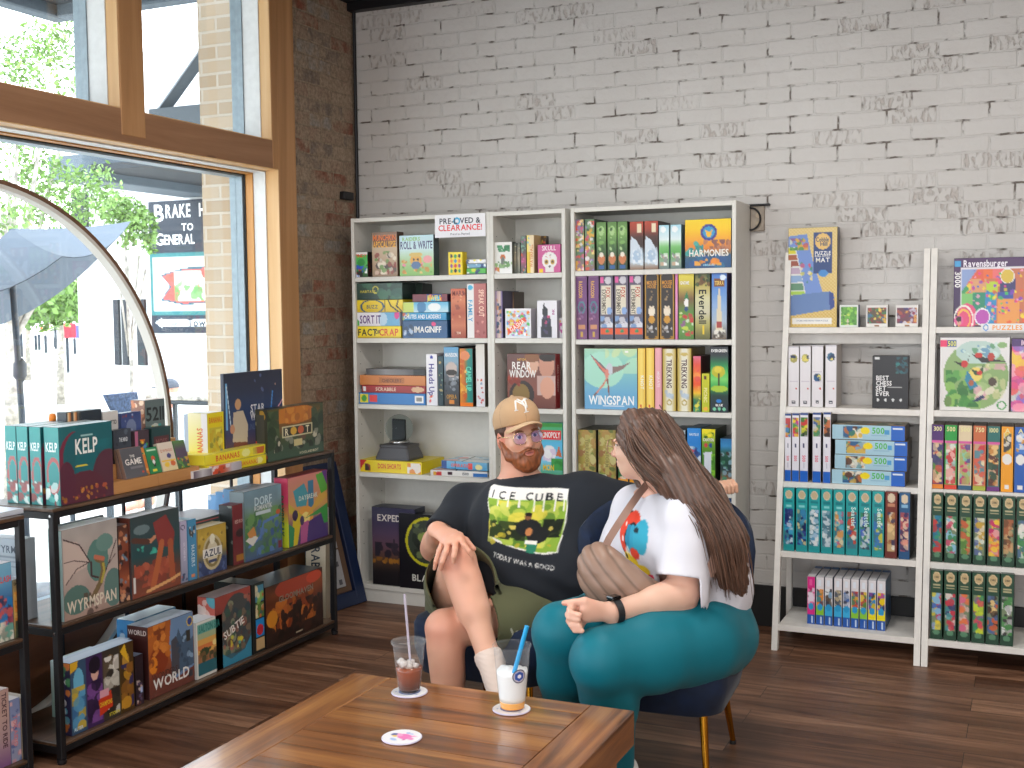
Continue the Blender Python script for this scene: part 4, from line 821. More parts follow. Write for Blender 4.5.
# fourth board
ol = [('h', '#8a7a30', '#b0a04a', '#b8a85a', '#8a7a38'), ('b', '#7a8a3a #c8c080 #9a6a40 #5a6a30 #b08a4a', 50, .05), ('r', .4, .08, .6, .8, '#b8aa60'), ('t', 'TERRAFORM', .5, .42, .18, '#8a8048', .5, -90), ('b', '#e8e8d8 #88a048', 8, .05, (.1, .78, .9, .98))]
for k, (a, b_) in enumerate(((577.8, 596), (598, 616))):
    bk(a, b_, 429.8, C4, .24, 'mottled olive and gold game box, one of two alike on the fourth board', ol, key='olive', base='#4a4638', group='olive and gold boxes on the fourth board', left=[('g', '#2a2c30', '#202226')])
for k, (a, b_) in enumerate(((618, 628), (629, 639))):
    bk(a, b_, 436, C4, .2, 'game box with bright orange foot and leafy top beside the woman\'s chin', [('g', '#2a3a30', '#e86a2a', '#3a6a3a', '#e8dcd0', '#5a9a4a', '#f0a82a', '#f0a020'), ('b', '#2f6a3a #e8503a #f0f0e0 #3a9a5a', 30, .06, (0, .3, 1, .85))], key='leafy', base='#202a26', group='leafy orange footed boxes')
for k, (a, b_) in enumerate(((640.5, 652), (653, 668), (669, 685.5))):
    bk(a, b_, 430, C4, .22, ('dark teal', 'charcoal', 'pale grey')[k]+' game box mostly hidden by the woman\'s hair', [('g', ('#1f4a54', '#2c2e34', '#a8b8c0')[k], '#3a4448'), ('b', '#88a8a0 #c8b890', 10, .03)], base='#2c3034')
bk(687, 701, 428, C4, .2, 'bright blue game box with busy white machinery', [('g', '#2f8ad8', '#2a80d0', '#5a9ad0', '#4a8ac0', '#6a9ab8'), ('b', '#dce4ec #2a4a8a #8ab8d8 #c83a4a #3a5a90', 60, .045, (0, .3, 1, 1)), ('t', 'NAUTILUS', .5, .1, .04, '#dcecf8', .7), ('e', .35, .38, .12, .04, '#c84a5a'), ('e', .65, .38, .12, .04, '#2a3a7a')], side=[('g', '#2a5a70', '#2a4a50')], base='#2a5a78')
bk(701.6, 715.4, 429, C4, .22, 'green game box with a white waterfall', [('g', '#e8d81a', '#6a9a2a', '#3f7a24', '#5a8a2a', '#4a7a24'), ('b', '#f0e02a #2f5a1c', 12, .04, (0, 0, 1, .15)), ('t', 'CANYON', .5, .17, .05, W_, .8), ('e', .3, .26, .13, .04, '#c84a4a'), ('e', .66, .26, .13, .04, '#2a4a8a'), ('p', ((.12, .38), (.8, .36), (.68, .6), (.64, .95), (.3, .95), (.2, .6)), '#d4dce6'), ('b', '#8ac83a #4a8a2a', 14, .035, (.7, .4, 1, 1))], side=[('g', '#2c3a20', '#242c1c')], base='#3a4a24')
bk(720.2, 732.6, 438.5, C4, .24, 'smaller dark blue game box with a rocky shore at the right upright', [('g', '#2a70a8', '#3a8ac0', '#2a5a4a', '#1f4a3a', '#2a4048', '#7a5a40', '#c8b8a8', '#1c2c38'), ('b', '#4a8a6a #88a8b8 #3a2c24', 24, .04, (0, .25, 1, .9)), ('t', 'ISLE', .5, .94, .04, W_, .6)], side=[('g', '#1c3440', '#1a2c34')], base='#203440')
for k, (a, b_, c) in enumerate(((700, 712, '#2a4a7a'), (713, 724, '#2c5a90'), (724.6, 732.6, '#1f3a6a'))):
    bk(a, b_, 486, .345, .2, ('navy', 'mid blue', 'deep blue')[k]+' box low down beside the woman\'s back', [('g', c, '#3a7ab8', c), ('b', '#c8d8e8 #2a3a5a', 8, .03)], base=c)
# ================================================================ signs on the bookcases
def sign(px0, px1, pyt, pyb, y, label, ops, name='sign', th=.002, cell=.003):
    a = at(px0, pyb, 'y', y); b_ = at(px1, pyb, 'y', y); h = at((px0+px1)/2, pyt, 'y', y)[2]-a[2]
    o = gamebox(b_[0]-a[0], th, h, ops, base='#eceaea', cell=cell, cham=.0004).build(name, M['print'])
    return tag(place(o, ((a[0]+b_[0])/2, y, a[2])), label, 'sign')
sign(435, 485.7, 214, 238, YF-.003, 'white clearance sign with dark and red letters on the bookcase top edge', [('g', '#f2f1f4', '#eceaf0'), ('t', 'PRE-L VED &', .5, .28, .25, '#23263c', .9), ('ring', .44, .30, .07, .17, .5, '#3fb0dc'), ('t', 'CLEARANCE!', .5, .58, .26, '#e02a34', .86), ('t', 'Priced as Marked', .5, .86, .1, '#33364a', .5, 0, 'thin')])
# ================================================================ puzzles on the ladder shelves
L1, L2, L3, L4_, L5 = LS
def yl(z): return ladder_y(z)+.016
bk(788.3, 837.6, 227.5, L1, .07, 'tall straw yellow puzzle mat box with a blue roll on the ladder shelf', [('g', '#dcc078', '#d8b868', '#caa448'), ('chk', 60, '#e8d498'), ('p', ((0, .08), (.38, .06), (.52, .36), (.72, .66), (0, .66)), '#6f8fd0'), ('p', ((0, .19), (.15, .19), (.36, .66), (0, .68)), '#dfe0dc'), ('p', ((0, .2), (.13, .2), (.16, .26), (0, .26)), '#d8d020'), ('p', ((0, .27), (.17, .27), (.19, .32), (0, .32)), '#a8582c'), ('p', ((0, .33), (.19, .33), (.22, .38), (0, .39)), '#9a4a34'), ('p', ((0, .4), (.23, .4), (.26, .46), (0, .46)), '#b8a0b8'), ('p', ((0, .48), (.27, .48), (.3, .54), (0, .55)), '#88a8d0'), ('p', ((0, .56), (.3, .56), (.33, .63), (0, .63)), '#5a8a6a'), ('p', ((0, .64), (.34, .64), (.35, .67), (0, .67)), '#a8d048'), ('b', '#d8e0c0 #c84a4a #3f8a4a #d8a83a #8a5a8a', 26, .022, (.02, .1, .4, .22)), ('b', '#e8d8c0 #c84a6a #3f8a6a #d8d04a', 12, .02, (.25, .25, .5, .6)), ('p', ((0, .68), (.86, .64), (.95, .7), (.92, .82), (0, .89)), '#5f7fb4'), ('p', ((.84, .645), (.94, .66), (.95, .8), (.86, .83)), '#27408a'), ('r', .52, .05, .90, .46, '#1f3f7a'), ('e', .71, .14, .16, .08, '#e8c070'), ('t', 'Cobble', .7, .12, .045, '#2a3f6a', .26), ('t', 'Hill', .73, .165, .04, '#2a3f6a', .16), ('t', 'PUZZLE', .71, .255, .035, W_, .32), ('t', 'ROLL AWAY', .71, .285, .02, W_, .32), ('t', 'MAT', .71, .325, .045, W_, .32), ('e', .72, .46, .1, .035, '#3f8ad0'), ('r', .08, .91, .9, .965, '#e8e6e0'), ('t', 'STORE AND MOVE YOUR PUZZLE', .5, .935, .015, '#3a4a8a', .74, 0, 'thin')], side=[('g', '#3a3844', '#2c2a38'), ('b', '#26408a #1f2c5a', 6, .06)], base='#8a7a50', y=yl(L1)+.035, name='puzzle_mat_box', cell=.004, seed=11)
for k, (a, b_, ops, lab) in enumerate((
    (839.5, 858.5, [('g', '#e0e4e0', '#d8dcd8'), ('r', .06, .1, .94, .92, '#5a9a3a'), ('b', '#8ac84a #3f7a2a #c8d85a #6ab040 #d8c8b0', 40, .06, (.06, .1, .94, .92))], 'small puzzle box with a green valley picture and blue side'),
    (866, 888, [('g', '#e0dcd8', '#dcd8d4'), ('r', .06, .12, .94, .84, '#5a4a3a'), ('b', '#a83a3a #d8a83a #3a6a8a #e8d05a #3f7a4a #8a2a2a', 40, .07, (.06, .12, .94, .84)), ('r', .38, .9, .6, .98, '#8a5a2a')], 'small white framed puzzle box with a red and gold scene'),
    (895.5, 918.5, [('g', '#e0dcd8', '#dcd8d4'), ('r', .06, .12, .94, .84, '#6a3a4a'), ('b', '#8a2a4a #3a3a7a #d89a4a #c8c0d0 #a84a3a', 40, .07, (.06, .12, .94, .84)), ('r', .4, .9, .62, .98, '#8a5a2a')], 'small white framed puzzle box with a violet and red scene, nearest the post'))):
    bk(a, b_, 304.8, L1, .055, lab, ops, side=[('g', '#1f4a94', '#1c4488')] if k == 0 else [('g', '#8a8078', '#6f665e')], base='#c8c4be', y=yl(L1)+.02+.002*k, name='puzzle_box', cell=.0035)
ws = lambda cy, cc: [('g', '#e6e2e6', '#dedade'), ('r', 0, 0, 1, .02, '#c8c4cc'), ('e', .5, cy, .36, .07, cc), ('b', '#e8d86a #2a3a5a', 5, .03, (.2, cy-.05, .8, cy+.05)), ('r', .1, .42, .9, .43, '#c8c0cc'), ('r', .1, .58, .9, .59, '#c8c0cc'), ('e', .75, .7, .1, .015, '#c84a3a'), ('r', .35, .9, .65, .95, '#3a3a4a'), ('r', .42, .915, .58, .935, '#e8e6e8')]
for k, (a, b_, cy, cc) in enumerate(((788.3, 799.3, .2, '#a8a058'), (799.9, 811, .2, '#b0a860'), (811.8, 823.4, .52, '#2a5a8a'), (825.4, 836.8, .19, '#3a6a8a'))):
    bk(a, b_, 346.3-.4*k, L2, .15, ('white puzzle box with an olive dot, outermost of the white row', 'white puzzle box with an olive dot, second of the white row', 'white puzzle box with its blue dot halfway down', 'white puzzle box with a blue dot near the top, closest to the chess box')[k], ws(cy, cc), side=[('g', '#b8b0a8', '#a89f96')], base='#d8d4d8', y=yl(L2)+.01, name='puzzle_box', cell=.0035)
bk(872.5, 908.8, 355.8, L2, .05, 'black chess set box with white block letters', [('g', '#1c1b20', '#17161b'), ('b', '#1f5a64 #1a4a58 #2a7a78', 26, .025, (.66, .03, .98, .34)), ('r', .05, .02, .2, .07, '#d8d8d8'), ('t', 'BEST', .28, .42, .09, '#e8e6e6', .36), ('t', 'CHESS', .32, .52, .09, '#e8e6e6', .44), ('t', 'SET', .24, .62, .09, '#e8e6e6', .3), ('t', 'EVER', .29, .72, .09, '#e8e6e6', .38), ('r', .42, .595, .84, .61, '#b8b8b8'), ('e', .15, .84, .035, .03, '#d8d8d8'), ('e', .37, .84, .035, .03, '#d8d8d8'), ('e', .58, .84, .035, .03, '#d8d8d8'), ('e', .8, .84, .035, .03, '#d8d8d8')], side=[('g', '#18171b', '#141317')], base='#18171b', y=yl(L2)+.03, name='chess_box', cat='chess set box', cell=.0035)
wp = lambda pal: [('g', '#e6e4ec', '#e2e0ea'), ('r', 0, 0, 1, .03, '#2a4a8a'), ('r', .08, .06, .92, .34, '#8a8a8a'), ('b', pal, 30, .035, (.08, .06, .92, .34)), ('r', .4, .44, .6, .5, '#3a3a6a'), ('t', '500', .5, .66, .4, '#e04a6a', .1, -90), ('r', .46, .72, .54, .8, '#b8b4c4'), ('r', 0, .84, 1, 1, '#1f62c0')]
for k, (a, b_, pal, nm) in enumerate(((784.8, 791.3, '#e8a83a #3a6a4a #c84a4a #4a8ac8', 'orange and blue'), (792, 799.4, '#d83a3a #e8c83a #4a9a4a #c84aa0', 'red and yellow'), (800, 808.4, '#d8d83a #3a7a3a #c83a3a #1f3a2a', 'lime and red'), (812.6, 821.2, '#4a8a5a #c8a83a #3a5aa0 #c8c8c8', 'green and grey'), (823.2, 831, '#3a2a2a #c86a3a #2a6a4a #e8e0d0', 'dark brown'))):
    bk(a, b_, 413.6-.3*k, L3, .2, 'white spined 500 piece puzzle with a %s picture strip' % nm, wp(pal), side=[('g', '#5a5048', '#4a4038')], base='#c8c4cc', y=yl(L3)+.005, name='puzzle_box', cell=.0035)
z = L3
ops5 = lambda s: [('g', '#a8ccdc', '#a4c8d8'), ('r', .15, .06, .42, .94, '#8a8a7a'), ('b', '#c8703a #3a7a6a #e8e0d0 #2a5a8a #d8b04a #5a3a30 #88a8b8', 60, .05, (.15, .06, .42, .94)), ('e', .46, .38, .065, .24, '#f2d81a'), ('t', '500', .64, .34, .42, '#4fb84a', .17), ('r', .54, .68, .76, .72, '#8ab0c8'), ('r', .73, .3, .79, .6, '#4a9ad0'), ('r', .82, 0, 1, 1, '#1f62c0'), ('r', .84, .14, .97, .24, '#e8f0f8')]
for k, (a, b_, t, bt, nm) in enumerate(((831.5, 905, 467, 482, 'lowest'), (834.5, 907, 452, 467, 'second'), (835, 907.5, 437, 452, 'third'), (832, 905, 421.8, 437, 'topmost'))):
    z = flp(a, b_, t, bt, z, 'pale blue 500 piece puzzle box, %s of the lying stack' % nm, ops5(k), depth=.20, y=yl(L3)+.008+.004*(k % 2), base='#7a6a58', side=[('g', '#6f6050', '#5a4c40'), ('b', '#a87a4a #3a5a4a', 10, .05)], top=[('g', '#8a7a60', '#7a6c54'), ('b', '#c8884a #4a7a5a #d8c8a0 #3a5a7a', 30, .06)], name='puzzle_box', cell=.0035, rz=.0, seed=40+k, cat='puzzle')
teal = lambda pal, extra: [('g', '#2aa8a8', '#2aa0a4', '#249498'), ('e', .5, .1, .32, .07, '#e0ccb0'), ('e', .5, .1, .25, .055, '#c8b490'), ('r', .2, .19, .8, .23, '#1f8088')]+extra+[('r', .1, .33, .9, .9, '#3f7a8a'), ('b', pal, 40, .035, (.1, .33, .9, .9))]
rows4 = ((783.3, 794.6, '#2a3a8a #1f2c6a #c8d8e8 #3aa0c8', 'navy boat'), (796, 807.8, '#2a3a8a #1a2456 #d8c890 #3a8ab8', 'starry dark blue'), (808.5, 820.3, '#a8c8e0 #d8e4ec #5a9ac0 #e8e8e8', 'snowy pale blue'), (821, 832.6, '#88a8b8 #c8d4dc #5a7a8a #e8ecee', 'silver grey penguin'), (833.4, 845.2, '#d89a5a #c86a8a #5ab0c8 #e8d8b0', 'coral fish'), (846, 858.2, '#c84a3a #3a8a4a #e8e0d0 #3a5a9a', 'red and green patchwork'), (859, 871.5, '#3a8a5a #4a6ac8 #d8e0e0 #2a3a4a', 'green and blue birds'), (872.2, 884.4, '#4a9a6a #c8c84a #3a7ac0 #e8e8e0', 'leafy lake'))
for k, (a, b_, pal, nm) in enumerate(rows4):
    ex = [('r', .24, .26, .76, .3, '#8ad8d8')] if k < 5 else [('t', 'Seattle', .65, .4, .4, '#d8f4f0', .3, -90)]
    bk(a, b_, 488+.5*k, L4_, .2, 'teal puzzle box with a %s picture strip' % nm, teal(pal, ex), side=[('g', '#2a6a6c', '#245a5c')], base='#1f8084', y=yl(L4_)+.006, name='puzzle_box', cat='puzzle', cell=.0035)
bk(885.3, 897.6, 492, L4_, .2, 'maroon puzzle box beside the teal row', [('g', '#7a3228', '#6a2a22'), ('e', .5, .09, .34, .07, '#e0ccb0'), ('r', .15, .3, .85, .9, '#c8a878'), ('b', '#3a3050 #e8c890 #a86a3a #e8e0d0', 30, .04, (.15, .3, .85, .9)), ('r', .2, .17, .8, .22, '#c88a6a')], side=[('g', '#5a2018', '#4a1c16')], base='#5a241c', y=yl(L4_)+.006, name='puzzle_box', cat='puzzle', cell=.0035)
bk(899.2, 910.4, 493, L4_, .2, 'dark blue puzzle box closing the teal row', [('g', '#1f5a8a', '#1c4f7c'), ('e', .5, .09, .34, .07, '#e0ccb0'), ('r', .12, .3, .88, .88, '#a8505a'), ('b', '#e8a08a #c84a5a #3a2a5a #e8d0b0', 30, .04, (.12, .3, .88, .88)), ('r', .2, .17, .8, .22, '#8ab8d8')], side=[('g', '#5a5048', '#3a3430')], base='#1a4468', y=yl(L4_)+.006, name='puzzle_box', cat='puzzle', cell=.0035)
rows5 = ((807.2, 815.2, 'pink', '#e0308a', '#e0308a', '#f07ab0 #f0e0f0 #c8206a'), (816, 824.2, 'parrot', '#e6e2e6', '#8ac83a', '#e88a2a #3a8a9a #6a4a5a #e8e0e0'), (824.8, 832.8, 'wolf', '#e6e2e6', '#3ab0e0', '#3a3a4a #8ab0d0 #e8ecf0 #5a4a40'), (834, 842.2, 'planet', '#e6e2e6', '#3ab0e0', '#5a5a5a #b8a88a #e8d8b0 #3a5a8a'), (842.8, 850.4, 'blue tiger', '#e6e2e6', '#3ab0e0', '#2a5ab0 #8a9ab8 #d8d8e0 #3a3a4a'), (851, 859, 'red poppy', '#e6e2e6', '#8ac83a', '#c83a2a #3a8a6a #e8a83a #7a4a6a'), (859.8, 867.6, 'berry', '#e6e2e6', '#8ac83a', '#c84a3a #e8c84a #5a8a3a #8a3a5a'), (868.2, 876.4, 'gold moon', '#e6e2e6', '#f2e01a', '#1f1f4a #e8c01a #8a4a9a #2a8ac8'), (877, 885.8, 'yellow castle', '#e6e2e6', '#f2e01a', '#2a2a5a #f0d01a #c84a8a #3a8ac8'))
for k, (a, b_, nm, c1, c2, pal) in enumerate(rows5):
    bk(a, b_, 576.5+.55*k, L5, .22, 'slim children\'s puzzle box with a %s picture, on the lowest board' % nm, [('g', c1, c1), ('r', .3, .05, .7, .18, '#e8eef8' if k else '#f060a8'), ('r', .1, .27, .9, .58, '#888888'), ('b', pal, 30, .05, (.05, .24, .95, .6)), ('r', 0, .6, 1, .8, c2), ('e', .5, .63, .4, .07, '#2a9ad0'), ('r', 0, .8, 1, 1, '#1f55a8'), ('r', .6, .83, .75, .97, '#c8d8f0')], side=[('g', '#2a5a84', '#1f4a70')], top=[('g', '#d8d8dc', '#e8e8ec'), ('r', 0, 0, 1, .2, '#3a78b8')], base='#b8b4bc', y=yl(L5)+.05, name='puzzle_box', cat='puzzle', cell=.0035)
# ---- second ladder shelf
bk(954, 1034, 257.5, L1, .08, 'large purple 3000 piece puzzle box standing on the top board', [('g', '#4a2058', '#3a1c50', '#33184a'), ('r', .085, .14, .98, .985, '#e0dce4'), ('r', .095, .155, .98, .975, '#c8704a'), ('r', .095, .155, .3, .5, '#8aa0d0'), ('p', ((.095, .5), (.3, .16), (.42, .16), (.4, .3), (.12, .56)), '#e05a3a'), ('p', ((.095, .48), (.25, .3), (.3, .36), (.12, .56)), '#e8c83a'), ('p', ((.095, .48), (.16, .4), (.2, .46), (.11, .56)), '#3a9a5a'), ('r', .38, .16, .5, .3, '#e8682a'), ('r', .5, .16, .72, .3, '#e86a6a'), ('r', .58, .3, .78, .52, '#33306a'), ('r', .42, .34, .56, .5, '#b8d02a'), ('r', .22, .3, .42, .55, '#d89a6a'), ('r', .1, .52, .28, .7, '#7ac06a'), ('r', .24, .5, .42, .96, '#1f8a6a'), ('r', .4, .5, .54, .96, '#2a8ac0'), ('r', .56, .5, .76, .6, '#2a4aa0'), ('r', .56, .6, .84, .96, '#e89a4a'), ('b', '#e83a8a #f0d82a #3ac05a #8a3ac0 #e85a2a #2a6ad0 #f0a0c0', 110, .02, (.2, .17, .95, .95)), ('e', .17, .86, .13, .2, '#e04a7a'), ('ring', .13, .9, .13, .22, .14, '#f0e8e0'), ('ring', .13, .9, .09, .16, .2, '#f0c04a'), ('e', .37, .86, .1, .13, '#f0eef0'), ('e', .37, .86, .085, .11, '#b84ab0'), ('e', .68, .27, .09, .11, '#f0eef0'), ('e', .68, .27, .08, .1, '#d8b83a'), ('r', .01, .03, .08, .12, '#3aa0d8'), ('t', '3000', .05, .31, .075, W_, .24, -90), ('t', 'Ravensburger', .4, .075, .1, '#f0eaf4', .56), ('e', .07, .91, .06, .075, '#e05a9a'), ('e', .07, .93, .03, .05, '#d8a088'), ('e', .07, .89, .035, .04, '#2a1a1a')], side=[('g', '#3a1c50', '#30184a')], base='#30184a', y=yl(L1)+.03, name='puzzle_box', cat='puzzle', seed=9)
sign(981, 1034, 323.5, 331.5, ladder_y(L1)-.006, 'white puzzles shelf sign with orange letters clipped to the board edge', [('g', '#eceae8', '#e6e4e2'), ('ring', .09, .5, .055, .42, .35, '#2a8ad0'), ('t', 'PUZZLES', .5, .5, .6, '#f09a2a', .64)])
bk(940.2, 1010.2, 337.5, L2, .06, 'white 500 piece puzzle box with a round garden of tropical birds', [('g', '#e4e2e0', '#dedad8'), ('e', .52, .52, .47, .46, '#88a868'), ('e', .55, .2, .32, .16, '#b8d0c8'), ('b', '#3f8a3a #5aa04a #88b858 #2f7030', 50, .06, (.08, .45, .6, .95)), ('b', '#c8c890 #a8c080 #d8a8b0 #e0d8c0', 34, .05, (.5, .35, .95, .85)), ('b', '#d8e8e0 #6a9ab8 #4a8a5a #c8e0d8', 26, .035, (.3, .06, .85, .28)), ('e', .52, .5, .1, .1, '#e8d06a'), ('p', ((.18, .32), (.4, .36), (.44, .2), (.36, .42)), '#1f1c1c'), ('e', .36, .36, .05, .05, '#c82a2a'), ('p', ((.46, .22), (.6, .26), (.95, .32), (.6, .34)), '#1f1a1c'), ('e', .56, .24, .05, .04, '#c8322a'), ('e', .74, .26, .05, .06, '#b83a2a'), ('p', ((.44, .42), (.56, .46), (.64, .36), (.62, .5), (.52, .52)), '#2a4a2a'), ('e', .58, .48, .04, .03, '#c82a2a'), ('p', ((.4, .44), (.46, .54), (.56, .66), (.44, .72), (.36, .58)), '#1f7fa0'), ('e', .46, .62, .04, .04, '#a85a3a'), ('p', ((.46, .88), (.62, .78), (.66, .82), (.54, .88)), '#1f2f5a'), ('e', .76, .6, .06, .06, '#4a3a2a'), ('e', .12, .88, .06, .07, '#6a8a4a'), ('r', .0, .03, .1, .13, '#e83a6a'), ('r', .1, .03, .24, .13, '#1f4a8a'), ('t', '500', .17, .08, .07, '#e8e46a', .12), ('ring', .9, .92, .07, .06, .3, '#3f9a4a'), ('e', .9, .1, .07, .04, '#88b070')], side=[('g', '#5a4068', '#4a3458')], base='#b8b0b8', y=yl(L2)+.012, name='puzzle_box', cat='puzzle', seed=19)
bk(1011.8, 1040, 338.8, L2, .06, 'puzzle box with a pink and violet collage cut by the right edge', [('g', '#a88ab8', '#8a8ab0', '#6a8a6a'), ('b', '#e85a5a #f0a0b0 #8a6ac0 #4a8a4a #e8e0e0 #e04a8a #3a4a6a #f0c83a', 60, .08, (0, .1, 1, 1)), ('r', 0, 0, 1, .1, '#4a2a6a'), ('t', '1000', .6, .05, .07, '#f0d0e0', .7)], base='#6a4a7a', y=yl(L2)+.012, name='puzzle_box', cat='puzzle')
r3 = ((931.8, 944, '#4a1f6a', '#e88a2a', '#c84a3a #e8c8a0 #3a3a6a #5a8a3a', 'purple topped'), (944.8, 957.6, '#1f9a3a', '#d8402a', '#8ad0c8 #e8a8a0 #c83a3a #e8e0d0', 'green topped'), (958.5, 972.4, '#e0cca8', '#2a5a7a', '#a8b060 #c83a6a #4a3a8a #88c8a8', 'cream topped'), (973.3, 986.6, '#c8683a', '#a8b03a', '#d8604a #e8d8b0 #5a8a98 #c8303a', 'rust topped'), (987.4, 1000.6, '#1f6a64', '#6a2a7a', '#c8843a #2a4a3a #e8c080 #5a2a20', 'dark teal topped'), (1001.4, 1014, '#f0a01a', '#f0a01a', '#e8c040 #3a3a3a #e8e0d0', 'all orange'), (1014.8, 1027, '#1f5ab0', '#1a4a98', '#3a7ad0 #e8e8e8 #e8a03a', 'bright blue'))
for k, (a, b_, c1, c2, pal, nm) in enumerate(r3):
    ops = [('g', c1, c1), ('t', ('300', '500', '500', '750', '1000', '', '')[k] or 'A', .5, .06, .07, '#e8e0a0', .7), ('r', .15, .13, .85, .2, c1)]
    if k < 5: ops += [('r', .08, .28, .92, .92, '#c8a080'), ('b', pal, 36, .05, (.08, .3, .92, .92)), ('r', 0, .25, 1, .28, '#d85aa0'), ('r', 0, .93, 1, 1, c2)]
    else: ops += [('b', pal, 20, .05, (.15, .1, .85, .4)), ('e', .5, .5, .42, .08, '#e8e6e2'), ('r', .3, .9, .7, .96, '#e8e6e2')]
    bk(a, b_, 424.5+.4*k, L3, .17, '%s puzzle box in the mixed row of the right ladder shelf' % nm, ops, side=[('g', '#4a3a30', '#3a2c26')], base='#6a5a50', y=yl(L3)+.006, name='puzzle_box', cat='puzzle', cell=.0035)
grn = lambda pal: [('g', '#1f4a34', '#1c4430', '#1a3f2c'), ('e', .5, .09, .34, .075, '#dcc49a'), ('e', .5, .09, .27, .06, '#c8ae80'), ('t', 'COBBLE', .5, .09, .03, '#3a3a2a', .4), ('r', .15, .2, .85, .22, '#b8b088'), ('r', .2, .24, .8, .255, '#b8b088'), ('r', .1, .32, .9, .86, '#7a8a6a'), ('b', pal, 44, .04, (.1, .32, .9, .86)), ('e', .5, .9, .3, .04, '#5a8a6a')]
g4 = ((932, 943.4, '#1f7a9a #2a9a6a #c83a3a #1f3a6a', 'peacock blue'), (945, 958.4, '#e8e0d0 #c83a5a #3a8a5a #8ac0d8', 'snowy village'), (959.6, 972.4, '#5a8a3a #2a4a2a #c8603a #a8c060', 'forest'), (973.5, 986.6, '#e8d8b0 #c8a03a #5a6a9a #d8e0d0', 'tall ship'), (987.8, 1001.6, '#e8704a #c82a6a #f0c83a #e8a0a0', 'pink quilt'), (1002.6, 1015.6, '#7a4a2a #c8a070 #4a3020 #a8603a', 'brown library'), (1016.8, 1030, '#3a8a4a #e8b0a0 #e8e8e0 #4a6a8a', 'pale garden'))
g5 = ((930.8, 943, '#88b8d8 #c83a6a #e8d03a #3a5ab0', 'confetti'), (944.2, 957.2, '#3a3a6a #e8d8d0 #c83a4a #4a9a9a', 'winter street'), (958.2, 971.2, '#e87a4a #e8c0b8 #d86a8a #a89a90', 'peach flowers'), (972.2, 985.6, '#d84a5a #3a8a5a #c8d83a #7a6a8a', 'mushroom'), (986.4, 1000, '#c8603a #e8c888 #3a2a20 #4a6a9a', 'amber cafe'), (1000.8, 1014.4, '#a8a8a8 #3a3838 #e8e8e8 #4a8a4a', 'grey panda'))
for rowk, (rows, z, t0) in enumerate(((g4, L4_, 493.2), (g5, L5, 570.5))):
    for k, (a, b_, pal, nm) in enumerate(rows):
        bk(a, b_, t0+.75*k, z, .2, 'dark green puzzle box with a %s picture strip' % nm, grn(pal), side=[('g', '#1a3a28', '#16301f')], base='#1a3a2a', y=yl(z)+.006, name='puzzle_box', cat='puzzle', cell=.0035)
# ================================================================ games on the black racks
def rx(px0, px1, pyt, zs, depth, label, front=None, x=.378, **k): return bk(px0, px1, pyt, zs, depth, label, front, y=x, wall='x', **k)
kelp_sp = [('g', '#3a9a98', '#2a8a8a', '#1f7a7a'), ('t', 'KELP', .5, .25, .12, '#e0ecec', .8), ('ring', .6, .62, .5, .24, .25, '#a85a5a'), ('b', '#d8e4e0 #5ab0a8 #8a4a4a', 12, .05, (0, .7, 1, 1))]
kelp = [('g', '#1f6a70', '#1a6068', '#1f5a60', '#2a4448'), ('n', .2), ('e', .3, .45, .32, .38, '#7a2a40'), ('e', .36, .43, .3, .36, '#1c5c64'), ('r', .3, .0, 1, .22, '#1d6068'), ('e', .5, .5, .22, .24, '#1b646c'), ('e', .9, .72, .3, .36, '#58303e'), ('e', .45, .88, .4, .28, '#5c2c3a'), ('e', .12, .75, .16, .3, '#5a2a3c'), ('b', '#a8702a #c88a3a #8a3a3a #b85a3a', 24, .025, (.02, .8, .98, .99)), ('e', .4, .53, .12, .012, '#d8c83a'), ('t', 'KELP', .5, .27, .2, '#f0f0ec', .42), ('r', .4, .13, .62, .145, '#9ac0c0')]
o = rx(58, 111.8, 424.3, ZT, .068, 'large dark teal game box lettered in white with a red tentacle', kelp, left=kelp_sp, top=[('g', '#c8d4d8', '#b8c8cc'), ('r', 0, .45, 1, .5, '#3a7a7c')], base='#1f6468', seed=4, cell=.003)
ky = at(58, 470, 'x', .378)[1]
for k, px in enumerate((41.5, 28.5, 17.)):
    p0 = at(px, 470, 'y', ky); w_ = at(111.8, 424, 'x', .378)[1]-ky
    a_ = MB()
    o2 = gamebox(w_-.001, .052, at(85, 424.3, 'x', .378)[2]-ZT, kelp, None, [('g', '#c8d4d8', '#b8c8cc')], kelp_sp, '#246c6e', .006, 7).build('game_box', M['print'])
    tag(place(o2, (p0[0], ky+w_/2, ZT+.0004), PI/2), ('teal kelp game box directly behind the front one', 'teal kelp game box, middle of the three behind', 'teal kelp game box farthest back towards the glass')[k], 'game box')
# bamboo display steps
def riser():
    a = at(113, 492, 'x', .375); b_ = at(200, 480, 'x', .375); y0, y1 = a[1], b_[1]
    r = empty('display_riser', (.375, y0, ZT+.0005), label='stepped bamboo riser carrying small card games on the rack top', cat='display stand')
    for k, (xa, xb, h) in enumerate(((.0, -.055, .045), (-.056, -.115, .10), (-.116, -.175, .155))):
        for j in range(2):
            MB().box(xb, xa, (y1-y0)*j/2+.0005, (y1-y0)*(j+1)/2-.0005, 0, h, bev=.0015).build('step', M['riser'], parent=r)
    return y0, y1
ry0, ry1 = riser()
st = [ZT+.046, ZT+.101, ZT+.156]
def sm(px0, px1, pyt, tier, depth, label, front, tilt=0., **k):
    x = (.372, .312, .252)[tier]
    return rx(px0, px1, pyt, st[tier], depth, label, front, x=x-(.012 if tilt else 0), tilt=tilt, cat='card game', name='card_game', cell=.003, **k)
TL = -.28
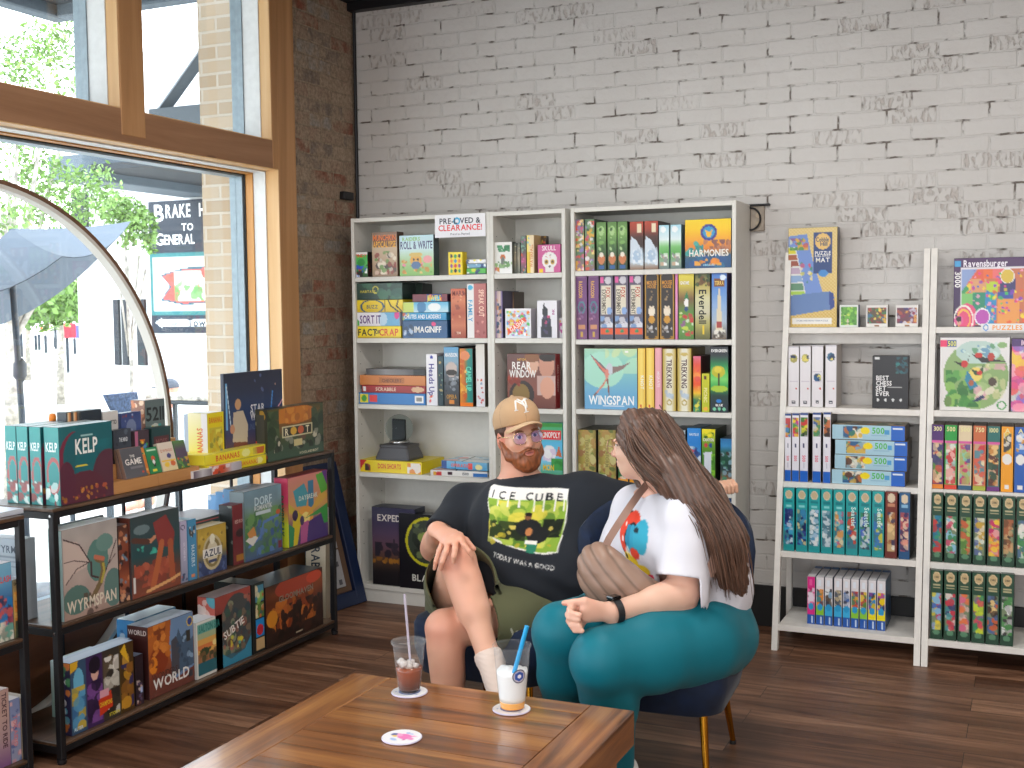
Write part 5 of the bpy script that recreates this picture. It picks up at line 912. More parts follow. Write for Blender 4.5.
game = [('g', '#5a5a60', '#505056', '#5c5c62'), ('t', 'THE', .5, .28, .09, '#e0dcd8', .4), ('t', 'GAME', .5, .46, .2, '#e8e2dc', .9), ('r', .3, .62, .9, .7, '#77767c'), ('e', .85, .85, .05, .03, '#d84a3a')]
for k, (a, b_, xx) in enumerate(((118, 138, 0), (121.5, 141.5, 1), (125.5, 147, 2))):
    o = rx(a, b_, 447.5-.4*k, st[0], .016, ('rearmost', 'middle', 'front')[k]+' grey card game box of the tilted three at the riser\'s near end', game if k == 2 else [('g', '#8a7068', '#6a5a58')], x=.330+.019*k, tilt=TL, cat='card game', name='card_game', cell=.003, base='#9a8078', left=[('g', '#b09080', '#8a7068')])
sm(150, 162, 446.5, 0, .018, 'green tilted card game box with a parrot', [('g', '#2a8a5a', '#1f7a4a', '#2a8450'), ('r', .1, .06, .9, .14, '#c8e8c8'), ('e', .5, .42, .16, .1, '#c8502a'), ('p', ((.4, .5), (.64, .5), (.6, .74), (.44, .74)), '#20302a'), ('e', .5, .56, .1, .09, '#e8e4e0'), ('r', .25, .84, .6, .93, '#e8d83a')], TL, base='#2a7a50')
sm(143.5, 149.6, 447, 0, .018, 'orange edged tilted card game box beside the parrot one', [('g', '#d88a3a', '#c8702a'), ('b', '#3a7a5a #e8c060', 8, .05)], TL, base='#c8702a')
sm(162.5, 178, 441.5, 0, .018, 'cream tilted card game box with small fruit drawings', [('g', '#ddd0c0', '#d8c8b8', '#e0cc9a'), ('t', 'QWINGO', .5, .28, .1, '#c88a70', .85), ('e', .6, .48, .14, .09, '#4a4478'), ('r', .05, .62, .95, .66, '#e8b83a'), ('e', .35, .78, .16, .09, '#e8c03a'), ('e', .75, .76, .16, .1, '#d0683a')], TL, base='#d0c0ac')
sm(178.5, 190, 439.5, 0, .018, 'green and plum tilted card game box at the riser\'s far end', [('g', '#5a8a4a', '#5c4c60', '#54485c', '#3a6a3a'), ('b', '#4a8a3a #d8a83a #c84a2a #6aa04a', 20, .05, (0, .6, 1, .98))], TL, base='#4a7a3c')
sm(113, 131, 429.5, 1, .03, 'dark slate card game box on the middle step', [('g', '#3c4350', '#444a56'), ('t', 'THE MIND', .55, .3, .14, '#d8dce0', .5), ('b', '#5a6472 #2f343e', 6, .08)], base='#3a3f4a', key=None)
sm(134.5, 149, 430.5, 1, .03, 'card game box with a multicoloured squiggle on the middle step', [('g', '#4a3a44', '#3f3a40'), ('r', 0, 0, .22, 1, '#b8688a'), ('b', '#e83a3a #f0d03a #3ab04a #3a8ae0 #e87a2a', 20, .07, (.3, .3, .95, .95))], base='#4a3a40')
sm(151.5, 170.5, 427, 1, .04, 'dark green and maroon card game box on the middle step', [('g', '#2a4a4c', '#234044', '#2a3c3c'), ('r', .1, .3, .9, .7, '#5a3438'), ('t', 'MOSS', .5, .5, .2, '#8a5a5a', .6)], base='#24403f')
sm(81, 101.5, 410, 2, .05, 'dark navy small game box with gold lettering on the highest step', [('g', '#2a3440', '#26303c'), ('t', 'Silver Gold', .48, .5, .28, '#b0b4b8', .84), ('e', .8, .55, .1, .14, '#b87a3a')], left=[('h', '#c8905a', '#e8d0b0', '#2a3038')], base='#28303a')
for k in range(2):
    rx(72-6*k, 78-6*k, 412+.4*k, st[2], .045, ('inner', 'outer')[k]+' striped small box end beside the navy one', [('h', '#2a3038', '#e8c8a0', '#c8783a', '#28303a')], x=.25, cat='card game', name='card_game', cell=.003, base='#2a3038')
sm(102.3, 118, 411.5, 2, .04, 'off white small game box on the highest step', [('g', '#d8d4d0', '#c8c4c4'), ('t', 'CRYPTID', .5, .3, .12, '#4a4448', .8), ('e', .6, .8, .2, .12, '#5a4a40')], base='#c8c4c4')
sm(120.5, 141, 412.5, 2, .04, 'blue small game box with a pale glow on the highest step', [('g', '#3a4a80', '#4a5a90', '#3a4070'), ('e', .5, .5, .25, .3, '#7a86a8'), ('b', '#a8b0c8 #8a4a5a', 10, .05), ('e', .9, .85, .18, .2, '#8a2a3a')], base='#364470')
sm(144.5, 164.5, 399.5, 2, .07, 'grey green small game box with big numerals, tallest on the steps', [('g', '#5f6e70', '#6a7a7a', '#5a6a68'), ('t', '5211', .5, .34, .34, '#22262a', .92), ('e', .5, .74, .3, .15, '#c8ccc4'), ('b', '#3aa0a0 #c8603a #d8c83a', 14, .04, (.1, .6, .9, .98))], left=[('g', '#8a5a44', '#7a4c3a'), ('b', '#e0c0a0 #c87a50', 10, .06)], top=[('g', '#e0c8c0', '#d8c0b8')], base='#6a5a50')
# yellow fruit game, flat boxes, film trilogy box, forest box
rx(207, 223.6, 412.5, ZT, .10, 'yellow game box standing upright beside the riser', [('g', '#e8d41c', '#e0c814', '#d8c010'), ('t', 'BANANAS', .5, .12, .1, '#d86a2a', .8), ('r', .1, .25, .9, .85, '#c8b83a'), ('b', '#8a8a3a #e8e060 #4a6a8a #c8a82a', 24, .06, (.12, .28, .88, .84))], x=.33, left=[('g', '#e8e0b8', '#e8d83a'), ('t', 'BANANAS', .6, .5, .3, '#e0703a', .5, 90), ('r', .7, 0, 1, 1, '#e8e4e4')], top=[('g', '#e8e6e0', '#e8e6e0')], base='#d8cc50')
rx(193, 203.5, 414, ZT, .05, 'pale blue grey box just behind the yellow upright box', [('g', '#a8b4c4', '#98a8bc')], x=.245, base='#a0acc0')
za = at(240, 470, 'x', .375)[2]
def lay(px0, px1, pyt, pyb, z0, label, front, x=.378, depth=.2, rz=0., **k):
    a = at(px0, pyb, 'x', x); b_ = at(px1, pyb, 'x', x); h = at((px0+px1)/2, pyt, 'x', x)[2]-at((px0+px1)/2, pyb, 'x', x)[2]
    global _seed; _seed += 1
    mb = gamebox(b_[1]-a[1], depth, h, front, k.get('side'), k.get('top'), k.get('left'), k.get('base', '#888888'), .0035, _seed)
    tag(place(mb.build('game_box', M['print']), (x, (a[1]+b_[1])/2, z0+.0004), PI/2+rz), label, 'game box'); return z0+h+.001
yt = [('g', '#e8dc4a', '#f0e468')]
z = lay(207, 266.5, 459.5, 468.8, ZT, 'yellow fruit game box lying flat, lower of the two', [('g', '#e8d62a', '#e0cc1c'), ('t', 'BANANAS', .7, .5, .5, '#e07a2a', .3), ('e', .88, .5, .06, .4, '#f0e890')], x=.372, depth=.14, base='#e0d030', top=yt)
lay(203.5, 267, 449, 459, z, 'yellow fruit game box lying flat on its twin', [('g', '#ece038', '#e8d82c'), ('t', 'BANANAS', .36, .5, .6, '#e0602a', .42), ('e', .66, .5, .07, .42, '#f0ec90'), ('b', '#c85a2a #c8b83a', 6, .06, (.78, .1, .98, .9))], x=.366, depth=.14, base='#e8d83a', top=yt, rz=.03)
lay(193.5, 212, 470.5, 478, ZT, 'low grey white box at the rack\'s edge', [('h', '#6a5a68', '#c8c4c8', '#8a8088')], x=.388, depth=.09, base='#e4e0e4', top=[('g', '#f0eef0', '#e8e4e8')])
lay(212.6, 242, 466, 474.5, ZT, 'low red and white box at the rack\'s edge', [('h', '#d8502a', '#d05030', '#c8c0c8', '#a8a4ac'), ('b', '#e8e0e0 #8a3a2a', 6, .05)], x=.388, depth=.06, base='#d8c8c8', top=[('h', '#e8744a', '#e8e4e6')])
rx(223.3, 282, 371.5, ZT, .018, 'large dark blue box with a robed figure holding a light blade', [('g', '#2a3044', '#2c3650', '#2a4068', '#38426c', '#5a4458', '#7a4850'), ('r', .02, .1, .05, .6, '#7ab8e8'), ('l', ((.04, .14), (.1, .6)), .006, '#d8ecf8'), ('l', ((.82, .24), (.79, .42)), .01, '#4a90d8'), ('l', ((1, .34), (.86, .48)), .008, '#e8a8b8'), ('e', .22, .34, .05, .06, '#c89a70'), ('p', ((.14, .42), (.3, .41), (.38, .58), (.36, .78), (.12, .74)), '#c8b8a0'), ('p', ((.14, .74), (.36, .76), (.42, 1), (.1, 1)), '#7a4438'), ('e', .12, .6, .04, .05, '#c89070'), ('t', 'STAR', .55, .40, .085, '#dcdce0', .24), ('t', 'WARS', .55, .48, .085, '#dcdce0', .26), ('r', .44, .53, .7, .535, '#9aa0b0'), ('t', 'UNLIMITED', .52, .60, .07, '#5a6a8a', .26, 0, 'thin'), ('r', .33, .86, .68, .95, '#1c2030'), ('t', 'BOARD GAME', .5, .905, .04, '#c8ccd8', .3), ('b', '#c8a090 #5a6a98', 4, .02, (.5, 0, 1, .3))], x=.31, base='#262c40', cell=.003, seed=60)
rx(266.5, 323, 406, ZT, .07, 'dark green and orange woodland strategy box at the rack\'s far end', [('g', '#4a4a2a', '#8a5c2a', '#7a5428', '#4a5234', '#3f5440', '#445a4a'), ('e', .5, .16, .36, .18, '#c0702c'), ('b', '#c87a2a #a8642a #d8903a', 20, .05, (.2, .02, .75, .3)), ('b', '#2a3a24 #4a5c3a #33442c', 24, .07, (0, .05, .2, .8)), ('b', '#2a3a2c #3f5038', 24, .07, (.78, 0, 1, .8)), ('b', '#8a8a7a #6a4a3a #c8c0a8 #2c3428', 34, .035, (.05, .5, .95, .85)), ('r', .25, .37, .79, .59, '#d0c8a0'), ('r', .27, .39, .77, .57, '#3c3a30'), ('t', 'R', .33, .48, .14, '#e8e0c0', .1), ('e', .45, .48, .055, .08, '#d8a83a'), ('e', .58, .48, .055, .08, '#c8603a'), ('t', 'T', .7, .48, .14, '#e8e0c0', .1), ('r', .45, .66, .6, .78, '#d0c08a'), ('t', 'WOODLAND MIGHT', .72, .94, .05, '#d8d0b0', .48)], x=.372, left=[('g', '#3a3c30', '#2c3028'), ('b', '#c89a3a #c84a3a #8a8a6a', 12, .05), ('r', .2, .1, .8, .75, '#4a4a40')], base='#2e3028', cell=.003, seed=61)
# low light things far back on the top by the glass
lay(58, 112, 414.5, 417.5, ZT, 'white tray lying by the window glass', [('g', '#e8e8ee', '#dcdce4')], x=.07, depth=.02, base='#e8e8ee')
# ---------------------------------------------------------------- middle tier
wy = [('g', '#a8a09c', '#b8aaa2', '#b09c94', '#a88c80'), ('n', .1), ('e', .62, .42, .2, .24, '#5a8078'), ('e', .76, .24, .16, .1, '#6a8c84'), ('e', .22, .8, .24, .16, '#58766e'), ('e', .9, .78, .18, .22, '#607c76'), ('p', ((.02, .12), (.26, .16), (.46, .4), (.42, .46), (.2, .5), (.02, .6)), '#c8b4aa'), ('l', ((.02, .1), (.3, .2), (.48, .42)), .008, '#4a3438'), ('l', ((.46, .42), (.2, .36), (.02, .36)), .006, '#4a3438'), ('l', ((.46, .42), (.24, .46), (.04, .6)), .006, '#4a3438'), ('l', ((.5, .42), (.5, .58), (.62, .62)), .01, '#4a3438'), ('l', ((.98, .24), (.84, .46), (.72, .62)), .007, '#4a3438'), ('l', ((.96, .4), (.82, .5)), .005, '#4a3438'), ('l', ((.6, .4), (.7, .44), (.72, .54), (.66, .68), (.5, .84)), .035, '#7a6648'), ('l', ((.72, .48), (.74, .56), (.68, .68)), .018, '#b0a048'), ('l', ((.58, .38), (.72, .42)), .026, '#c07058'), ('b', '#4a3c38 #5c4a40', 6, .04, (.3, .75, .6, 1)), ('t', 'WYRMSPAN', .5, .86, .13, '#dccfbc', .9)]
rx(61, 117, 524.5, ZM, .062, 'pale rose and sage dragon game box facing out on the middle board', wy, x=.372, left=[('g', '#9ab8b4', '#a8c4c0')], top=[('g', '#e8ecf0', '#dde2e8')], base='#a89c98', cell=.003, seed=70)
rx(60, 112, 524, ZM, .06, 'mint spined dragon game box behind the front one', [('g', '#8ab8b0', '#98c0b8')], x=.305, left=[('g', '#a8ccc4', '#9ac4ba', '#a8c8c0'), ('t', 'WYRM', .5, .4, .3, '#e0ecea', .5, -90)], top=[('g', '#e8ecf0', '#dde2e8')], base='#9ab8b4')
rx(58, 104, 520, ZM, .012, 'sheet like back cover of a dragon game turned to the room', [('g', '#b8c0c8', '#a8b4bc')], x=.225, left=[('g', '#b8c4cc', '#b0bcc4')], base='#b0b8c0')
o = gamebox(.16, .055, .285, [('g', '#a8b4c0', '#9aa8b4', '#a0acb4'), ('t', 'WYRMS', .5, .13, .09, '#4a5868', .8), ('r', .1, .22, .8, .235, '#7c8894'), ('r', .1, .28, .8, .295, '#7c8894'), ('r', .1, .34, .8, .355, '#7c8894'), ('b', '#4a5a54 #6a5a58 #3c4a48', 14, .05, (.1, .5, .95, .95))], base='#a8b0ba', cell=.0035, seed=5).build('game_box', M['print'])
tag(place(o, (.15, -2.62, ZM)), 'bluish white box back with rows of text, seen between the two racks', 'game box')
rx(117.5, 128, 525, ZM, .2, 'dark brown comic styled game spine beside the dragon box', [('g', '#4a2c24', '#8a4a34', '#6a3428', '#a85a3a', '#3a3a4a'), ('b', '#c8805a #3a2420 #d8a07a #6a8aa0', 30, .03)], x=.365, base='#4a3028', top=[('g', '#8a8084', '#6f676a')])
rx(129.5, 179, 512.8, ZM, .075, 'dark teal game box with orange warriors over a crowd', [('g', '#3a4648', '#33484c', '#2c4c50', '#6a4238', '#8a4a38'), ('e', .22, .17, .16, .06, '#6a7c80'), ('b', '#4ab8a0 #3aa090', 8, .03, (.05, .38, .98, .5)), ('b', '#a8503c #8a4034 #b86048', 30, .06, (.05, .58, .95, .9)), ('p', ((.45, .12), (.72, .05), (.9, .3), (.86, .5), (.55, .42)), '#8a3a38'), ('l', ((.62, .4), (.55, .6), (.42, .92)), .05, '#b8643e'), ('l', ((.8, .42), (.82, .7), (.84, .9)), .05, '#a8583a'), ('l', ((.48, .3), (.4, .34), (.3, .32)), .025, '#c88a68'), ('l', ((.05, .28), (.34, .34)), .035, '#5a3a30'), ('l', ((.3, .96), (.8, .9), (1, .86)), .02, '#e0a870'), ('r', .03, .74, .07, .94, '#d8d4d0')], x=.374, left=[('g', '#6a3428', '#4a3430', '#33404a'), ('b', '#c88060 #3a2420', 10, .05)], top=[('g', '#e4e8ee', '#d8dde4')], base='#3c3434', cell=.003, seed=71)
rx(179.7, 186.6, 521, ZM, .14, 'lilac white game spine with handwriting mark', [('g', '#b8b0cc', '#b4b0c8', '#8c90a8'), ('ring', .4, .1, .35, .04, .3, '#4a4460'), ('t', 'SKYMINES', .55, .5, .3, '#d4d0e0', .4, -90), ('b', '#3a4a6a #c85a4a', 5, .03, (.1, .85, .9, .98))], x=.37, base='#a8a4bc', top=[('g', '#e8e8f0', '#dcdce8')])
rx(187.2, 196, 519.5, ZM, .18, 'sky blue game spine with a bird', [('g', '#4a90b8', '#4a8cb4', '#4688b0'), ('p', ((.05, .1), (.5, .2), (.95, .06), (.6, .3), (.2, .26)), '#4a4848'), ('b', '#e8e0d8 #3a3c44', 5, .03, (.2, .12, .9, .28)), ('t', 'MAKERS', .55, .6, .4, '#c8dce8', .36, -90), ('e', .5, .93, .25, .03, '#d8885a')], x=.372, base='#4080a8', top=[('g', '#a8c4d4', '#98b8cc')])
rx(197.2, 226, 526, ZM, .07, 'small gold and blue tile game box with round ornament', [('g', '#b8983a', '#c0a040', '#a88c3c', '#3a4870', '#34406a'), ('n', .12), ('b', '#5a6a94 #2c3860', 20, .04, (0, .66, 1, 1)), ('b', '#d0b050 #8a7030', 14, .04, (0, .1, 1, .55)), ('e', .5, .55, .34, .37, '#c8b890'), ('e', .5, .55, .28, .31, '#8a7848'), ('e', .5, .55, .2, .24, '#d8ccb0'), ('e', .5, .27, .09, .11, '#e8e0c8'), ('r', .16, .46, .84, .64, '#e8e4dc'), ('t', 'AZUL', .5, .55, .15, '#3a3c50', .6), ('r', .36, .7, .64, .76, '#3a4468')], x=.374, left=[('g', '#b8a060', '#8a7c58')], top=[('g', '#d8cca8', '#c8bc98')], base='#8a7c50', cell=.003, seed=72)
rx(232, 246.5, 504, ZM, .07, 'dark red game box standing on end behind the tile game', [('g', '#7a2a30', '#6c262c', '#742a2e'), ('t', 'RED ROAD', .5, .28, .06, '#c8a098', .7), ('e', .5, .48, .3, .07, '#3a2024'), ('r', .2, .84, .8, .95, '#a8702a')], x=.365, base='#6a2428', cell=.003, left=[('g', '#2c3436', '#3a3a38'), ('b', '#88948c #8a3a34', 8, .04)])
lay(186, 232, 504.5, 519, ZM+.155, 'dark green text sided box lying across the boxes behind the tile game', [('g', '#3a4c4c', '#354444'), ('r', .04, .14, .7, .2, '#c85a5a'), ('r', .04, .3, .8, .34, '#7a8c8a'), ('r', .04, .44, .8, .48, '#7a8c8a'), ('r', .04, .58, .7, .62, '#7a8c8a')], x=.30, depth=.2, base='#44403f', top=[('g', '#a8a0a4', '#8c8488')])
rx(203, 231, 524, ZM, .09, 'brown filler game box under the lying dark green one', [('g', '#5a3c34', '#4a322c')], x=.285, base='#4a322c')
rx(243.5, 281.3, 488, ZM, .075, 'green and blue landscape tile game box on the middle board', [('g', '#7a98a8', '#7a94a0', '#6a8868', '#5c7c58', '#4f6c6c', '#465a80'), ('n', .15), ('b', '#4c7a48 #5c8850 #6a9458 #3f6c44', 40, .06, (.02, .3, .98, .95)), ('b', '#4a6aa0 #5a7ab0 #3f5a94', 22, .05, (.3, .45, 1, .95)), ('l', ((.1, .8), (.4, .7), (.5, .5), (.9, .45)), .02, '#5a7cb8'), ('p', ((.02, .7), (.2, .62), (.34, .7), (.2, .8)), '#d8d4cc'), ('p', ((.06, .6), (.24, .52), (.3, .66), (.12, .68)), '#c88a4a'), ('t', 'DORF', .5, .17, .12, '#c8dce4', .46), ('t', 'ROMANTIK', .5, .27, .07, '#d8dcdc', .48), ('r', .3, .33, .7, .37, '#c8d4d8'), ('e', .9, .4, .06, .04, '#c8603a'), ('r', .88, .84, .98, .95, '#7a2c34')], x=.374, left=[('g', '#7a8c94', '#5a6c68')], top=[('g', '#c4d0d8', '#b4c0cc')], base='#5a6c6c', cell=.003, seed=73)
for k in range(3):
    rx(238-8*k, 262-8*k, 487+3*k, ZM, .08, ('pale blue box behind the landscape tile game', 'blue grey box two places behind the landscape tile game', 'white and red striped box near the glass')[k], [('g', '#8ab0cc', '#7aa0c0')], x=.29-.075*k, left=[('g', '#6aa0d0', '#5a90c4'), ('b', '#c84a4a #e8e8f0', 4, .06)], top=[('g', '#c8d4e4', '#b8c8dc')], base='#88a8c4')
rx(287.5, 327, 474, ZM, .075, 'bright sunrise game box in pink, teal and purple on the middle board', [('g', '#d8887a', '#d09070', '#d8a05a', '#6a4a78', '#4a3468'), ('p', ((.12, .2), (.4, .12), (.5, .3), (.44, .46), (.2, .44)), '#4a9aa8'), ('r', .5, .1, .64, .5, '#3a7a9c'), ('e', .42, .62, .2, .16, '#e8a040'), ('e', .42, .64, .11, .09, '#f4dc80'), ('p', ((.42, .64), (0, .36), (0, .5)), '#c8b040'), ('p', ((.42, .64), (.9, .24), (1, .4)), '#d8a848'), ('p', ((.42, .64), (1, .5), (1, .62)), '#4a9a50'), ('p', ((.7, .04), (1, 0), (1, .3), (.84, .34)), '#5cae3c'), ('p', ((.86, .0), (1, 0), (1, .24)), '#6a3a88'), ('p', ((.1, .62), (.24, .5), (.3, .68), (.2, 1), (.06, 1)), '#d8c02c'), ('p', ((.3, .7), (.5, .68), (.44, 1), (.28, 1)), '#b85a90'), ('p', ((.5, .7), (.9, .62), (.98, 1), (.44, 1)), '#4a3474'), ('e', .16, .56, .07, .08, '#3a2a4c'), ('e', .33, .66, .05, .07, '#44305c'), ('p', ((0, .66), (.14, .74), (.1, 1), (0, 1)), '#2f8a58'), ('p', ((.8, .56), (1, .52), (1, .8), (.9, .8)), '#3f9a48'), ('t', 'DAYBREAK', .5, .33, .07, '#dce4d8', .48)], x=.372, left=[('g', '#d8486c', '#d8486c', '#c8d83a', '#d0dc38'), ('t', 'DAYBREAK', .5, .55, .4, '#2f7a5a', .6, -90)], top=[('g', '#a83a48', '#8c3440')], base='#a84860', cell=.003, seed=74)
# ---------------------------------------------------------------- bottom tier
rx(69, 133.5, 652, ZB, .055, 'long comic hero card game box with four panels on the bottom board', [('h', '#3a5a78', '#3a3058', '#4a2a5a', '#4a3a2a', '#5a4a20', '#2a1c20'), ('r', .0, 0, .24, 1, '#36506c'), ('r', .24, 0, .49, 1, '#402858'), ('r', .5, 0, .76, 1, '#3a342c'), ('r', .77, 0, 1, 1, '#4a3418'), ('e', .12, .3, .08, .2, '#6ab0d0'), ('b', '#5a9ac0 #c8a83a #3a6a98', 20, .07, (.02, .35, .22, .95)), ('e', .37, .24, .06, .12, '#d8a898'), ('e', .37, .14, .09, .12, '#1c1424'), ('b', '#2a1a3a #5a3a78 #7a4a90', 22, .07, (.25, .36, .48, .95)), ('e', .62, .22, .08, .14, '#8a6a40'), ('b', '#c8c4b8 #2c2824 #e0dcd4 #5a4c3c', 24, .07, (.51, .1, .75, .95)), ('e', .87, .26, .06, .13, '#b88a3a'), ('p', ((.78, .1), (.86, 0), (.92, .3)), '#e0b02a'), ('b', '#8a5a24 #c8902a #2a2a5a', 20, .07, (.78, .3, .98, .95)), ('p', ((.42, .66), (.62, .58), (.64, .82), (.43, .9)), '#c83a20'), ('t', 'CHAMPIONS', .53, .74, .1, '#f0c030', .2), ('r', .44, .54, .58, .64, '#d89aa8'), ('t', 'ALTER', .1, .93, .05, '#d0e0e8', .14), ('t', 'STORM', .66, .93, .05, '#d8c83a', .16), ('p', ((0, 0), (.12, 0), (.1, .1), (0, .14)), '#d8a82a')], x=.37, left=[('g', '#2a2a48', '#302c50'), ('b', '#6ab8d0 #d87a3a #e8e4e0 #4a8a5a', 20, .05)], top=[('g', '#c8d4e8', '#a8b8d0')], base='#262440', cell=.003, seed=80)
rx(67, 131, 650, ZB, .055, 'second comic hero card game box standing behind the first', [('g', '#3a2c3c', '#2c2430')], x=.30, left=[('g', '#3a9a48', '#c8782a', '#a83a28', '#c8a02a'), ('b', '#e88a2a #c83a3a #2a2c30 #3a8a48', 26, .06)], top=[('g', '#c8d4e8', '#a8b8d0')], base='#262834', cell=.0035)
rx(60, 100, 655, ZB, .05, 'white ended box standing farthest back on the bottom board', [('g', '#d0d8d8', '#c0c8cc')], x=.2, base='#b8c4c4', left=[('g', '#c8d4d0', '#88a8a0')])
rx(134.5, 143, 655, ZB, .16, 'very dark game spine between the hero box and the world box', [('g', '#2a1c24', '#241a22', '#3a2a34'), ('b', '#8a4a3a #5a4a6a #c8b0a8', 14, .03, (.1, .5, .9, .98)), ('r', .6, .66, .9, .76, '#a8b8e0')], x=.36, base='#221820', top=[('g', '#8a94a8', '#6f7a90')])
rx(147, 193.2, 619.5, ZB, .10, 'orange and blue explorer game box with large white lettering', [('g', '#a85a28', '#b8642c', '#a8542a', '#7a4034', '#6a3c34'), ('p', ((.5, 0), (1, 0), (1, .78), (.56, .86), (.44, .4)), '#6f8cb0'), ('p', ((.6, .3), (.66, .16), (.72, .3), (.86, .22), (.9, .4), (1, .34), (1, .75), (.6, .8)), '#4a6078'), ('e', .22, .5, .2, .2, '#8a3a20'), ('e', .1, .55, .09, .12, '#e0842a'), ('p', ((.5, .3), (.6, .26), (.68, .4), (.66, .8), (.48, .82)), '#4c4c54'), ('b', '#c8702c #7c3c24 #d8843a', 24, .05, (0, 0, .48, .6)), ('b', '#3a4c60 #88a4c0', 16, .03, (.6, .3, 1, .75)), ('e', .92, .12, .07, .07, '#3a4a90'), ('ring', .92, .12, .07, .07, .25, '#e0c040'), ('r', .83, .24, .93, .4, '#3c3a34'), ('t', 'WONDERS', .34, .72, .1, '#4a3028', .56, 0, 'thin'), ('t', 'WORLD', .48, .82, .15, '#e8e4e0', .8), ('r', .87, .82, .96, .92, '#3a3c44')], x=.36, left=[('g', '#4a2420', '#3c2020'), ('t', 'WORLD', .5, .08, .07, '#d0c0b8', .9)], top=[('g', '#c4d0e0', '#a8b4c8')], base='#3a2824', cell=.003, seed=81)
rx(134, 176, 614, ZB, .09, 'pale blue box standing behind the explorer game', [('g', '#6aa0c8', '#5a90b8')], x=.25, base='#6a9cc4', left=[('g', '#4a90c8', '#5a98cc'), ('b', '#e8f0f8 #2a5a90', 10, .06)], top=[('g', '#e0e8f0', '#d0dce8')])
rx(195.5, 222.2, 618.5, ZB, .09, 'small white framed sunset lake game box', [('g', '#e0dcd4', '#dcd8d0'), ('r', .05, .04, .95, .95, '#6aa89c'), ('r', .05, .3, .95, .6, '#e0a858'), ('r', .05, .22, .95, .32, '#a8b48c'), ('r', .05, .42, .95, .5, '#d87c48'), ('e', .7, .45, .1, .05, '#f0d890'), ('r', .05, .58, .95, .76, '#9c6c4c'), ('r', .05, .74, .95, .95, '#2a6470'), ('e', .3, .56, .18, .08, '#3c4c34'), ('b', '#3c4430 #7a5c3c', 12, .05, (.1, .5, .95, .74)), ('t', 'SALTON SEA', .5, .13, .13, '#2f7c74', .8)], x=.37, left=[('g', '#c8c8c0', '#b8b8b4')], top=[('g', '#e4e8ec', '#d4dce4')], base='#c8c4bc', cell=.003, seed=82)
rx(214.5, 250.5, 592, ZB, .09, 'red and blue underwater game box showing slanted white letters', [('g', '#a0463c', '#8a4440', '#4a5a60', '#3a6c80'), ('n', .15), ('e', .6, .45, .44, .42, '#4a4c4c'), ('b', '#8a8c70 #5a3c38 #3a4a50 #7a6a58 #a06858 #3f5c50', 60, .05, (.18, .1, .98, .85)), ('p', ((0, .72), (.4, .92), (.8, .86), (1, .7), (1, 1), (0, 1)), '#3a8aa8'), ('b', '#d8c83a #58b0a0', 8, .03, (.4, .6, .8, .8)), ('t', 'SUBTIE', .5, .5, .14, '#e4dcd4', .56, 18)], x=.37, left=[('g', '#c05a4c', '#b8645a', '#6a98a8'), ('b', '#e8d4cc #58a0b0', 10, .07)], top=[('g', '#b89090', '#8c7c80')], base='#7a3c3a', cell=.003, seed=83)
rx(251.5, 264, 583, ZB, .2, 'dark spine with a column of bright coloured pictures', [('g', '#1c2420', '#1a2020'), ('r', .25, .03, .95, .27, '#4a88a0'), ('r', .25, .29, .95, .5, '#5a7a38'), ('r', .25, .52, .95, .78, '#1f8ad0'), ('r', .25, .8, .95, .97, '#c8a878'), ('e', .6, .68, .28, .08, '#c82a3a'), ('b', '#c86a3a #88b858 #3a5a6a #e0d0a8', 18, .05, (.25, .03, .95, .5))], x=.372, base='#1c2220', cell=.003, top=[('g', '#4a5050', '#3a4044')])
rx(264.8, 322.5, 577.5, ZB, .16, 'big dark fiery fantasy game box at the far end of the bottom board', [('g', '#4a2a1c', '#7a3c1c', '#6a3018', '#4a2418', '#2c1c18', '#241814'), ('n', .5), ('e', .5, .12, .34, .18, '#a8402a'), ('b', '#a85a24 #c8702a #8a3c1c #b86428', 40, .05, (.1, .3, .9, .8)), ('e', .1, .55, .09, .14, '#d88a2a'), ('e', .3, .62, .08, .2, '#b8602a'), ('b', '#2c1a18 #3a2018 #1c1412', 40, .05, (.1, .4, 1, 1)), ('r', .45, .45, .5, .8, '#241814'), ('r', .56, .4, .6, .8, '#241814'), ('e', .84, .1, .14, .1, '#c84a30'), ('t', 'GLOOMHAVEN', .52, .27, .1, '#8a8070', .76), ('r', .5, .93, .62, .95, '#b8a890')], x=.376, base='#201614', top=[('g', '#4a5458', '#3a4448')], cell=.003, seed=84)
# cream word game box leaning on end behind the rack's far post
o = gamebox(.10, .10, .50, [('g', '#c8bca4', '#c0b49c'), ('t', 'SCRABBLE', .5, .4, .45, '#2c3440', .5, -90)], base='#b8ac94', cell=.0035, side=[('g', '#b0a48c', '#a89c84')], seed=3).build('game_box', M['print'])
tag(place(o, (.20, -.80, .02), .35, -.10), 'cream word tile game box standing on end between the rack and the corner', 'word game')
